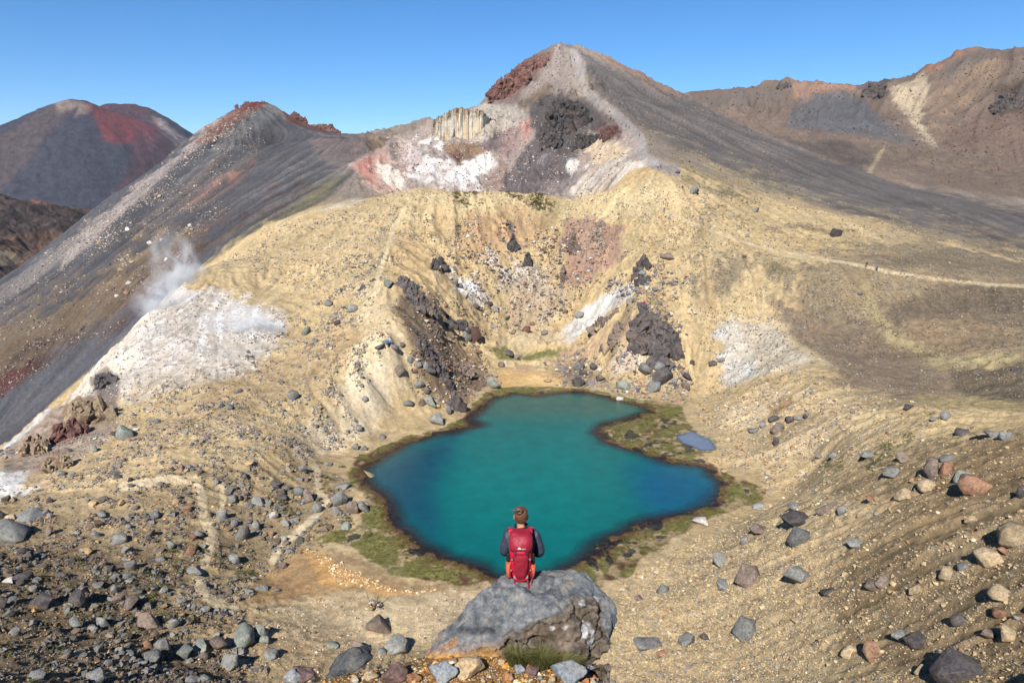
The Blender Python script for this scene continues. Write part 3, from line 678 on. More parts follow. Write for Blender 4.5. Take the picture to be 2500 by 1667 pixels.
# ------------------------------------------------------------------ materials
def new_mat(name):
    m = bpy.data.materials.new(name); m.use_nodes = True
    t = m.node_tree
    b = t.nodes['Principled BSDF']
    return m, t, b
def ground_mat(name, attr='Col', bump=0.6, scale=0.9, rough=0.95, dist=0.35, lo=0.78, hi=1.2):
    m, t, b = new_mat(name)
    at_ = t.nodes.new('ShaderNodeAttribute'); at_.attribute_name = attr
    tc = t.nodes.new('ShaderNodeTexCoord')
    n1 = t.nodes.new('ShaderNodeTexNoise'); n1.inputs['Scale'].default_value = scale; n1.inputs['Detail'].default_value = 9; n1.inputs['Roughness'].default_value = 0.78
    n2 = t.nodes.new('ShaderNodeTexNoise'); n2.inputs['Scale'].default_value = scale * 3.1; n2.inputs['Detail'].default_value = 6; n2.inputs['Roughness'].default_value = 0.8
    t.links.new(tc.outputs['Object'], n1.inputs['Vector']); t.links.new(tc.outputs['Object'], n2.inputs['Vector'])
    mr = t.nodes.new('ShaderNodeMapRange'); mr.inputs['From Min'].default_value = 0.40; mr.inputs['From Max'].default_value = 0.60; mr.inputs['To Min'].default_value = lo; mr.inputs['To Max'].default_value = hi
    t.links.new(n1.outputs['Fac'], mr.inputs['Value'])
    mx = t.nodes.new('ShaderNodeVectorMath'); mx.operation = 'SCALE'
    t.links.new(at_.outputs['Color'], mx.inputs[0]); t.links.new(mr.outputs[0], mx.inputs['Scale'])
    # scattered stones, some grey, some ochre
    ra = t.nodes.new('ShaderNodeMapRange'); ra.inputs['From Min'].default_value = 0.54; ra.inputs['From Max'].default_value = 0.62; ra.inputs['To Max'].default_value = 0.5
    t.links.new(n2.outputs['Fac'], ra.inputs['Value'])
    mg = t.nodes.new('ShaderNodeMix'); mg.data_type = 'RGBA'; mg.blend_type = 'MULTIPLY'
    mg.inputs['B'].default_value = (0.55, 0.56, 0.62, 1)
    t.links.new(ra.outputs[0], mg.inputs['Factor']); t.links.new(mx.outputs[0], mg.inputs['A'])
    t.links.new(mg.outputs['Result'], b.inputs['Base Color'])
    ad = t.nodes.new('ShaderNodeMath'); ad.operation = 'ADD'
    t.links.new(n1.outputs['Fac'], ad.inputs[0]); t.links.new(n2.outputs['Fac'], ad.inputs[1])
    bp = t.nodes.new('ShaderNodeBump'); bp.inputs['Strength'].default_value = bump; bp.inputs['Distance'].default_value = dist
    t.links.new(ad.outputs[0], bp.inputs['Height']); t.links.new(bp.outputs[0], b.inputs['Normal'])
    b.inputs['Roughness'].default_value = rough; b.inputs['Specular IOR Level'].default_value = 0.12
    return m
M_GROUND = ground_mat('volcanic_ground')

def grid_mesh(name, X, Y, Z, COLS, mask, mat, smooth=True):
    nr, nu = X.shape
    idx = np.arange(nr * nu, dtype=np.int32).reshape(nr, nu)
    q = np.stack([idx[:-1, :-1], idx[:-1, 1:], idx[1:, 1:], idx[1:, :-1]], -1)
    q = q[mask] if mask is not None else q.reshape(-1, 4)
    used, inv = np.unique(q, return_inverse=True)
    co = np.stack([X, Y, Z], -1).reshape(-1, 3)[used].astype(np.float32)
    me = bpy.data.meshes.new(name)
    me.vertices.add(len(co)); me.vertices.foreach_set('co', co.ravel())
    nq = len(q)
    me.loops.add(nq * 4); me.loops.foreach_set('vertex_index', inv.astype(np.int32).ravel())
    me.polygons.add(nq); me.polygons.foreach_set('loop_start', np.arange(0, nq * 4, 4, dtype=np.int32)); me.polygons.foreach_set('loop_total', np.full(nq, 4, np.int32))
    if smooth:
        me.polygons.foreach_set('use_smooth', np.ones(nq, bool))
    a = me.attributes.new('Col', 'FLOAT_COLOR', 'POINT')
    cc = np.ones((len(co), 4), np.float32); cc[:, :3] = COLS.reshape(-1, 3)[used]
    a.data.foreach_set('color', cc.ravel())
    me.update(calc_edges=True)
    me.materials.append(mat)
    o = bpy.data.objects.new(name, me); C.objects.link(o)
    return o

zq = ZONE[:-1, :-1]
for name, z in (('ground', Z_GROUND), ('scree_ridge', Z_DARK), ('crater_wall', Z_CRATER), ('summit_hill', Z_SUMMIT), ('brown_hills', Z_RIGHT), ('lake_shore', Z_SHORE), ('footpath', Z_PATH), ('scree_slope', Z_SCREE)):
    mk = zq == z
    if mk.any():
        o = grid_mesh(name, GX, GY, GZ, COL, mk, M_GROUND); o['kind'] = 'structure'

# ------------------------------------------------------------------ far land: volcano, rocky ridge, plain
def far_patch(name, pts, hidden, az0, az1, r0, r1, nu, nr, colour, rough_amp, lam=2e-4):
    cl = []
    for px, py, r in pts:
        a, e = ray(px, py); cl.append((float(a), math.log(r), float(e)))
    for px, r, z in hidden:
        cl.append((math.atan((px - 1250) / FPX / 0.98), math.log(r), z / r))
    ft = rbf_fit(cl, 0.006, lam)
    az = np.linspace(az0, az1, nu); rr = np.exp(np.linspace(math.log(r0), math.log(r1), nr))
    A, R = np.meshgrid(az, rr)
    E = rbf_eval(ft, A, np.log(R))
    X = R * np.sin(A); Y = R * np.cos(A)
    Z = E * R + rough_amp(X, Y, R)
    px, py = project(X, Y, Z)
    cc = colour(px, py, A * 100, np.log(R) * 100, R, X, Y)
    o = grid_mesh(name, X, Y, Z, np.clip(cc, 0.004, 0.8).astype(np.float32), None, M_FAR)
    o['kind'] = 'structure'
    return o
M_FAR = ground_mat('distant_lava', bump=0.6, scale=0.04, dist=10.0, lo=0.66, hi=1.34)

def mixc(c, k, m):
    return c * (1 - m[..., None]) + np.asarray(k) * m[..., None]
def pm(px, py, poly, soft):
    return sstep(soft, -soft, poly_sd(px.astype(np.float32), py.astype(np.float32), poly))
def volcano_col(px, py, lx, ly, R, X, Y):
    n = fbm(lx, ly, 2.2, 4, 3); n2 = fbm(lx, ly, 0.8, 3, 9)
    wx_ = px + 9 * n + 5 * n2; wy_ = py + 9 * fbm(lx, ly, 2.0, 3, 13)
    c = np.ones(px.shape + (3,)) * col(66, 65, 76)
    c = mixc(c, col(92, 78, 78), pm(wx_, wy_, [(-400,700),(-400,420),(0,330),(130,250),(180,260),(120,330),(60,400),(0,480)], 8) * 0.8)
    c = mixc(c, col(146, 126, 114), pm(wx_, wy_, [(140,250),(170,240),(225,255),(220,275),(180,285),(190,262),(140,275)], 7) * 0.8)
    c = mixc(c, col(126, 58, 58), pm(wx_, wy_, [(210,250),(260,265),(330,290),(390,310),(380,340),(320,350),(260,345),(240,300)], 9) * 0.8)
    c = mixc(c, col(100, 66, 70), pm(wx_, wy_, [(330,310),(400,320),(450,380),(420,420),(330,440),(260,520),(320,400)], 10) * 0.65)
    c = mixc(c, col(150, 136, 134), pm(wx_, wy_, [(370,290),(400,295),(430,330),(455,345),(440,360),(400,320)], 7) * 0.8)
    c = mixc(c, col(86, 58, 60), pm(wx_, wy_, [(250,258),(306,248),(375,266),(400,290),(330,285)], 8) * 0.8 * (R > 4080))
    st = fbm(lx * 1.0 + (ly - 820) * 0.25 * np.sign(px - 230), ly * 0.22, 0.7, 3, 17) * 0.7
    return c * np.clip(1 + 0.14 * n + 0.12 * n2 + 0.16 * st, 0.5, 1.6)[..., None]
def volc_rough(X, Y, R):
    a = np.arctan2(X, Y) * 100
    return 16 * fbm(X, Y, 420, 5, 5, 0.55) + 9 * fbm(X, Y, 90, 4, 6, 0.6, True)
vol_pts = [(-300,470,4000),(-120,380,4000),(0,327,4000),(60,293,4000),(130,256,4000),(165,246,4000),(218,253,4000),(251,263,4010),(298,280,4020),(367,300,4030),(430,345,4030),(520,420,4030),(640,520,4030),
           (264,256,4300),(306,253,4320),(333,258,4320),(375,270,4300),(421,297,4290),(476,335,4280),(560,395,4280),(700,500,4280),
           (0,450,3680),(100,330,3850),(165,300,3880),(218,300,3890),(150,400,3700),(200,350,3790),(300,330,3900),(300,380,3770),(400,430,3800),(100,520,3500),(250,520,3500),(400,540,3560),(-200,560,3600),(600,620,3700)]
vol_hid = [(290,4160,300),(340,4160,290),(400,4150,240),(0,4600,150),(250,4800,200),(450,4800,120),(700,4600,-50),(-300,4600,0),(0,3200,-190),(250,3200,-190),(500,3200,-190),(-300,3200,-190),(700,3300,-190),(250,5600,-100),(0,5600,-100),(500,5600,-150)]
far_patch('volcano_cone', vol_pts, vol_hid, math.radians(-54), math.radians(-14), 3100, 5200, 420, 240, volcano_col, volc_rough)

def ridge_col(px, py, lx, ly, R, X, Y):
    n = fbm(lx, ly, 1.6, 4, 23); n2 = fbm(lx, ly, 0.6, 3, 29)
    c = np.ones(px.shape + (3,)) * col(112, 88, 74)
    c = mixc(c, col(74, 64, 62), pm(px + 8 * n, py + 8 * n2, [(-300,440),(0,465),(60,485),(130,495),(240,515),(260,545),(160,560),(60,570),(0,580),(-300,600)], 8) * 0.9)
    c = mixc(c, col(160, 106, 80), pm(px + 6 * n, py + 4 * n2, [(60,484),(110,484),(150,500),(100,500)], 5) * 0.8)
    c = mixc(c, col(88, 80, 78), np.clip(n2 * 2.2, 0, 1) * 0.6)
    c = mixc(c, col(140, 130, 110), pm(px + 6 * n, py + 6 * n2, [(-50,620),(30,610),(60,640),(0,650)], 9) * 0.7)
    c = mixc(c, col(70, 62, 62), pm(px + 6 * n, py + 6 * n2, [(-100,650),(30,640),(60,660),(20,700),(-100,720)], 9) * 0.8)
    return c * np.clip(1 + 0.2 * n + 0.25 * n2, 0.4, 1.7)[..., None]
def ridge_rough(X, Y, R):
    return 12 * fbm(X, Y, 130, 5, 15, 0.6) + 13 * fbm(X, Y, 48, 4, 16, 0.6, True)
far_patch('rocky_ridge', [(-300,440,1500),(-100,462,1500),(0,476,1500),(50,491,1500),(92,489,1500),(126,499,1500),(161,502,1510),(226,520,1520),(320,560,1530),(450,640,1550),
                          (0,560,1380),(150,570,1390),(0,640,1200),(150,640,1250),(0,690,1050),(250,640,1350),(-300,700,1050),(-300,560,1350)],
          [(0,1650,-70),(150,1650,-85),(300,1700,-140),(-300,1650,-60),(0,2000,-190),(300,2000,-200),(-300,2000,-190),(0,900,-170),(300,900,-190),(-300,900,-160),(500,1300,-190),(600,1700,-210)],
          math.radians(-46), math.radians(-20), 950, 1900, 460, 320, ridge_col, ridge_rough)

# plain out to the horizon
rr = np.exp(np.linspace(math.log(700), math.log(30000), 40)); az = np.linspace(-math.pi, math.pi, 121)
A, R = np.meshgrid(az, rr)
Xp = R * np.sin(A); Yp = R * np.cos(A)
Zp = -205 + 10 * fbm(Xp, Yp, 900, 3, 77)
cp = np.ones(Xp.shape + (3,)) * col(110, 98, 84)
cp *= (1 + 0.3 * fbm(Xp, Yp, 500, 3, 78))[..., None]
o = grid_mesh('plain', Xp, Yp, Zp, cp.astype(np.float32), None, M_FAR); o['kind'] = 'structure'

# ------------------------------------------------------------------ the lake water
wr = np.exp(np.linspace(math.log(66), math.log(175), 170)); wa = np.linspace(-0.36, 0.5, 260)
A, R = np.meshgrid(wa, wr)
Xw = (R * np.sin(A)).astype(np.float32); Yw = (R * np.cos(A)).astype(np.float32)
wx = Xw + 0.9 * fbm(Xw, Yw, 5.0, 3, 3); wy = Yw + 0.9 * fbm(Xw, Yw, 5.0, 3, 5)
dd = poly_sd(wx, wy, WPW); ds = poly_sd(wx, wy, SPW); dpo = poly_sd(wx, wy, POND)
pxw, pyw = project(Xw, Yw, np.full_like(Xw, ZL))
nw = fbm(Xw, Yw, 16, 3, 55)
cw = np.ones(Xw.shape + (3,)) * np.array([0.0012, 0.108, 0.106])
def pw(poly, soft):
    return pm(pxw + 18 * nw, pyw + 12 * nw, poly, soft)
cw = mixc(cw, [0.001, 0.07, 0.15], pw([(1600,1120),(1690,1135),(1760,1170),(1740,1240),(1600,1270),(1560,1220),(1540,1150)], 50) * 0.85)
cw = mixc(cw, [0.03, 0.095, 0.075], pw([(1180,960),(1420,950),(1600,1000),(1480,1020),(1300,1020),(1170,1020)], 25) * 0.85)
cw = mixc(cw, [0.004, 0.05, 0.085], pw([(880,1130),(1000,1080),(1120,1060),(1060,1180),(1080,1330),(950,1240)], 45) * 0.9)
cw = mixc(cw, [0.001, 0.134, 0.124], pw([(1150,1120),(1400,1080),(1500,1180),(1400,1300),(1200,1300),(1100,1200)], 60) * 0.7)
cw = mixc(cw, [0.02, 0.03, 0.05], sstep(-3.0, -0.2, dd + 1.2 * nw) * 0.22 * sstep(150, 120, R))
cw = mixc(cw, [0.15, 0.21, 0.33], sstep(0.8, -0.2, dpo))  # pond: pale sky reflection painted into the water colour
cw = cw * 0.86
opa = sstep(0.2, -3.2, dd + 0.9 * nw)
opa = np.maximum(opa, sstep(0.3, -0.6, dpo) * 0.75)
mw_, t, b = new_mat('lake_water')
for n in list(t.nodes):
    t.nodes.remove(n)
out = t.nodes.new('ShaderNodeOutputMaterial')
at_ = t.nodes.new('ShaderNodeAttribute'); at_.attribute_name = 'Col'
ao = t.nodes.new('ShaderNodeAttribute'); ao.attribute_name = 'opacity'
body = t.nodes.new('ShaderNodeBsdfDiffuse')
wn = t.nodes.new('ShaderNodeTexNoise'); wn.inputs['Scale'].default_value = 0.35; wn.inputs['Detail'].default_value = 8; wn.inputs['Roughness'].default_value = 0.72
wt = t.nodes.new('ShaderNodeTexCoord'); t.links.new(wt.outputs['Object'], wn.inputs['Vector'])
wm_ = t.nodes.new('ShaderNodeMapRange'); wm_.inputs['From Min'].default_value = 0.35; wm_.inputs['From Max'].default_value = 0.65; wm_.inputs['To Min'].default_value = 0.86; wm_.inputs['To Max'].default_value = 1.14
t.links.new(wn.outputs['Fac'], wm_.inputs['Value'])
ws = t.nodes.new('ShaderNodeVectorMath'); ws.operation = 'SCALE'
t.links.new(at_.outputs['Color'], ws.inputs[0]); t.links.new(wm_.outputs[0], ws.inputs['Scale'])
t.links.new(ws.outputs[0], body.inputs['Color'])
tr = t.nodes.new('ShaderNodeBsdfTransparent'); tr.inputs['Color'].default_value = (0.72, 0.82, 0.84, 1)
m1 = t.nodes.new('ShaderNodeMixShader')
t.links.new(ao.outputs['Fac'], m1.inputs[0]); t.links.new(tr.outputs[0], m1.inputs[1]); t.links.new(body.outputs[0], m1.inputs[2])
gl_ = t.nodes.new('ShaderNodeBsdfGlossy'); gl_.inputs['Roughness'].default_value = 0.09
fr = t.nodes.new('ShaderNodeFresnel'); fr.inputs['IOR'].default_value = 1.33
tc = t.nodes.new('ShaderNodeTexCoord')
mp_ = t.nodes.new('ShaderNodeMapping'); mp_.inputs['Scale'].default_value = (1.0, 1.6, 1.0); mp_.inputs['Rotation'].default_value = (0, 0, 0.5)
n1 = t.nodes.new('ShaderNodeTexNoise'); n1.inputs['Scale'].default_value = 1.6; n1.inputs['Detail'].default_value = 6; n1.inputs['Roughness'].default_value = 0.65
t.links.new(tc.outputs['Object'], mp_.inputs[0]); t.links.new(mp_.outputs[0], n1.inputs['Vector'])
bp = t.nodes.new('ShaderNodeBump'); bp.inputs['Strength'].default_value = 0.6; bp.inputs['Distance'].default_value = 0.10
t.links.new(n1.outputs['Fac'], bp.inputs['Height'])
t.links.new(bp.outputs[0], gl_.inputs['Normal']); t.links.new(bp.outputs[0], fr.inputs['Normal'])
m2 = t.nodes.new('ShaderNodeMixShader')
t.links.new(fr.outputs[0], m2.inputs[0]); t.links.new(m1.outputs[0], m2.inputs[1]); t.links.new(gl_.outputs[0], m2.inputs[2])
t.links.new(m2.outputs[0], out.inputs['Surface'])
wo = grid_mesh('lake', Xw, Yw, np.full_like(Xw, ZL), cw.astype(np.float32), (ds < 1.5)[:-1, :-1], mw_)
wo['kind'] = 'structure'
wo['label'] = 'turquoise crater lake below the seated person'
q = (ds < 1.5)[:-1, :-1]
idx = np.arange(Xw.size).reshape(Xw.shape)
used = np.unique(np.stack([idx[:-1, :-1], idx[:-1, 1:], idx[1:, 1:], idx[1:, :-1]], -1)[q])
oa = wo.data.attributes.new('opacity', 'FLOAT', 'POINT')
oa.data.foreach_set('value', opa.ravel()[used].astype(np.float32))
# ------------------------------------------------------------------ rocks
def tag(o, label=None, cat=None, group=None, kind=None):
    if label: o['label'] = label
    if cat: o['category'] = cat
    if group: o['group'] = group
    if kind: o['kind'] = kind
    return o
def obj(name, me, parent=None, mat=None):
    o = bpy.data.objects.new(name, me); C.objects.link(o)
    if parent is not None:
        o.parent = parent
    if mat is not None:
        if me is not None and len(me.materials) == 0:
            me.materials.append(mat)
        else:
            o.material_slots[0].link = 'OBJECT'; o.material_slots[0].material = mat
    return o
def empty(name, loc=(0, 0, 0), rz=0.0):
    o = bpy.data.objects.new(name, None); C.objects.link(o); o.location = loc; o.rotation_euler = (0, 0, rz); o.empty_display_size = 0.1
    return o

def rock_mesh(name, seed, npts=16, cuts=1, disp=0.05, flat=1.0, sub=1, smooth=True, round_=0.0, bev=0.07):
    """angular boulder in a unit box, base at z = -0.5"""
    g = random.Random(seed)
    bm = bmesh.new()
    for i in range(npts):
        while True:
            v = Vector((g.uniform(-1, 1), g.uniform(-1, 1), g.uniform(-1, 1)))
            if 0.2 < v.length <= 1:
                break
        v = v.lerp(v.normalized(), 0.75 + 0.2 * round_)
        v.z *= flat
        bm.verts.new(v)
    r = bmesh.ops.convex_hull(bm, input=bm.verts)
    bmesh.ops.delete(bm, geom=[e for e in r['geom_interior'] if isinstance(e, bmesh.types.BMVert)], context='VERTS')
    loose = [v for v in bm.verts if not v.link_faces]
    bmesh.ops.delete(bm, geom=loose, context='VERTS')
    if bev > 0:
        bmesh.ops.bevel(bm, geom=list(bm.edges), offset=bev + 0.08 * round_, segments=1, affect='EDGES', profile=0.6, clamp_overlap=True)
    bmesh.ops.triangulate(bm, faces=bm.faces)
    for _ in range(sub):
        bmesh.ops.subdivide_edges(bm, edges=[e for e in bm.edges if e.calc_length() > 0.12], cuts=1, use_grid_fill=True)
        bmesh.ops.triangulate(bm, faces=bm.faces)
    off = Vector((seed * 3.1, seed * 1.7, seed * 0.9))
    for v in bm.verts:
        n = v.co.normalized()
        d = mnoise.fractal(v.co * 2.2 + off, 0.8, 2.1, 4) * disp
        d += (0.5 - mnoise.voronoi(v.co * 2.6 + off)[0][0]) * disp * 0.6
        v.co += n * d
    xs = [v.co for v in bm.verts]
    mn = Vector([min(c[i] for c in xs) for i in range(3)]); mx = Vector([max(c[i] for c in xs) for i in range(3)])
    for v in bm.verts:
        v.co = Vector([(v.co[i] - mn[i]) / (mx[i] - mn[i]) - 0.5 for i in range(3)])
    for f in bm.faces:
        f.smooth = smooth
    me = bpy.data.meshes.new(name); bm.to_mesh(me); bm.free()
    return me

def rock_mat(name, c1, c2, c3, scale=2.0, bump=0.6, obj_space=True, dark=0.5, lichen=0.25):
    m, t, b = new_mat(name)
    tc = t.nodes.new('ShaderNodeTexCoord'); oi = t.nodes.new('ShaderNodeObjectInfo')
    ge = t.nodes.new('ShaderNodeNewGeometry')
    n1 = t.nodes.new('ShaderNodeTexNoise'); n1.inputs['Scale'].default_value = scale; n1.inputs['Detail'].default_value = 8; n1.inputs['Roughness'].default_value = 0.72
    n2 = t.nodes.new('ShaderNodeTexNoise'); n2.inputs['Scale'].default_value = scale * 4; n2.inputs['Detail'].default_value = 6; n2.inputs['Roughness'].default_value = 0.75
    n3 = t.nodes.new('ShaderNodeTexNoise'); n3.inputs['Scale'].default_value = scale * 0.7; n3.inputs['Detail'].default_value = 4
    for n in (n1, n2, n3):
        t.links.new(ge.outputs['Position'], n.inputs['Vector'])
    cr = t.nodes.new('ShaderNodeValToRGB')
    e = cr.color_ramp.elements
    e[0].position = 0.33; e[0].color = (*c2, 1); e[1].position = 0.64; e[1].color = (*c1, 1)
    t.links.new(n1.outputs['Fac'], cr.inputs[0])
    mr = t.nodes.new('ShaderNodeMapRange'); mr.inputs['From Min'].default_value = 0.5; mr.inputs['From Max'].default_value = 0.68; mr.inputs['To Max'].default_value = lichen * 2
    t.links.new(n3.outputs['Fac'], mr.inputs['Value'])
    mx = t.nodes.new('ShaderNodeMix'); mx.data_type = 'RGBA'; mx.inputs['B'].default_value = (*c3, 1)
    t.links.new(mr.outputs[0], mx.inputs['Factor']); t.links.new(cr.outputs[0], mx.inputs['A'])
    sp = t.nodes.new('ShaderNodeMapRange'); sp.inputs['From Min'].default_value = 0.35; sp.inputs['From Max'].default_value = 0.65; sp.inputs['To Min'].default_value = 1 - dark * 0.7; sp.inputs['To Max'].default_value = 1 + dark * 0.6
    t.links.new(n2.outputs['Fac'], sp.inputs['Value'])
    rv = t.nodes.new('ShaderNodeMapRange'); rv.inputs['To Min'].default_value = 0.78; rv.inputs['To Max'].default_value = 1.2
    t.links.new(oi.outputs['Random'], rv.inputs['Value'])
    mu = t.nodes.new('ShaderNodeMath'); mu.operation = 'MULTIPLY'
    t.links.new(sp.outputs[0], mu.inputs[0]); t.links.new(rv.outputs[0], mu.inputs[1])
    sc = t.nodes.new('ShaderNodeVectorMath'); sc.operation = 'SCALE'
    t.links.new(mx.outputs['Result'], sc.inputs[0]); t.links.new(mu.outputs[0], sc.inputs['Scale'])
    t.links.new(sc.outputs[0], b.inputs['Base Color'])
    bp = t.nodes.new('ShaderNodeBump'); bp.inputs['Strength'].default_value = bump; bp.inputs['Distance'].default_value = 0.15 / scale
    t.links.new(n2.outputs['Fac'], bp.inputs['Height']); t.links.new(bp.outputs[0], b.inputs['Normal'])
    b.inputs['Roughness'].default_value = 0.88; b.inputs['Specular IOR Level'].default_value = 0.2
    return m
def c3_(r, g, b):
    return tuple(float(v) for v in col(r, g, b))
ROCKM = {
 'g': rock_mat('grey_andesite', c3_(154,154,150), c3_(116,115,114), c3_(170,164,152), 1.3),
 'b': rock_mat('brown_andesite', c3_(146,130,120), c3_(108,94,88), c3_(170,148,126), 1.3),
 'd': rock_mat('dark_lava', c3_(107,101,101), c3_(72,68,70), c3_(132,118,105), 1.3),
 'o': rock_mat('oxidised_lava', c3_(170,130,104), c3_(132,100,82), c3_(178,154,130), 1.3),
 'p': rock_mat('pale_altered_rock', c3_(196,174,140), c3_(156,136,110), c3_(200,184,156), 1.3),
 'n': rock_mat('greenish_andesite', c3_(156,160,149), c3_(123,129,123), c3_(176,176,154), 1.3),
 'r': rock_mat('red_lava', c3_(128,88,80), c3_(92,68,66), c3_(134,122,118), 1.3),
 'w': rock_mat('white_altered_rock', c3_(235,228,220), c3_(198,191,182), c3_(242,231,209), 1.3),
}
KNAME = {'g': 'grey', 'b': 'brown grey', 'd': 'dark', 'o': 'orange brown', 'p': 'pale tan', 'n': 'greenish grey', 'r': 'dark red', 'w': 'whitish'}
ROCKS = [rock_mesh('boulder', 100 + i, npts=10 + (i * 5) % 11, disp=0.06, flat=0.8 + 0.1 * (i % 3), round_=(i % 4) * 0.15, bev=0.045) for i in range(16)]
BLOCKS = [rock_mesh('block', 700 + i, npts=8 + i % 4, disp=0.05, flat=1.0, sub=1, smooth=False, bev=0.02) for i in range(10)]
SLABS = [rock_mesh('slab', 200 + i, npts=10 + i, disp=0.05, flat=0.5) for i in range(5)]
for me in ROCKS + SLABS:
    me.materials.append(ROCKM['g'])

LANDMARKS = []          # (px, py, phrase)
placed = []             # (x, y, radius) for stone scattering
rk_rng = random.Random(5)
def boulder(px, py, w, h, k='g', label=None, tilt=0.0, slab=False, mesh=None, rmin=3.0, group=None, sink=0.30, rz=None, name=None, depth=None, cat='boulder'):
    """px, py: middle of the rock in the photograph, w, h its size there"""
    base = hit(px, py + h * 0.36, rmin)
    s = ppm(base)
    W, Hh = w / s, h / s * 1.02
    D = (depth or rk_rng.uniform(0.75, 1.0)) * W
    if mesh is None:
        mesh = rk_rng.choice(SLABS if slab else ROCKS)
    o = bpy.data.objects.new(name or ('flat_boulder' if slab else 'boulder'), mesh); C.objects.link(o)
    o.material_slots[0].link = 'OBJECT'; o.material_slots[0].material = ROCKM[k]
    o.scale = (W * 1.05, D, Hh * 1.12)
    rz = rk_rng.uniform(-0.5, 0.5) + rk_rng.choice((0, math.pi)) if rz is None else rz
    o.rotation_euler = (rk_rng.uniform(-0.12, 0.12), tilt, rz)
    # forward so that the visible foot of the rock stands where it does in the photograph
    a = math.atan2(base.x, base.y)
    c = base + Vector((math.sin(a), math.cos(a), 0)) * D * 0.30
    gz = float(ground(c.x, c.y)[0])
    gz = min(gz, base.z + 0.35 * Hh)
    o.location = (c.x, c.y, gz + Hh * 1.12 * (0.5 - sink))
    placed.append((c.x, c.y, max(W, D) * 0.5))
    tag(o, label, cat, group)
    o['_px'] = (px, py, w, h); o['_k'] = k
    return o

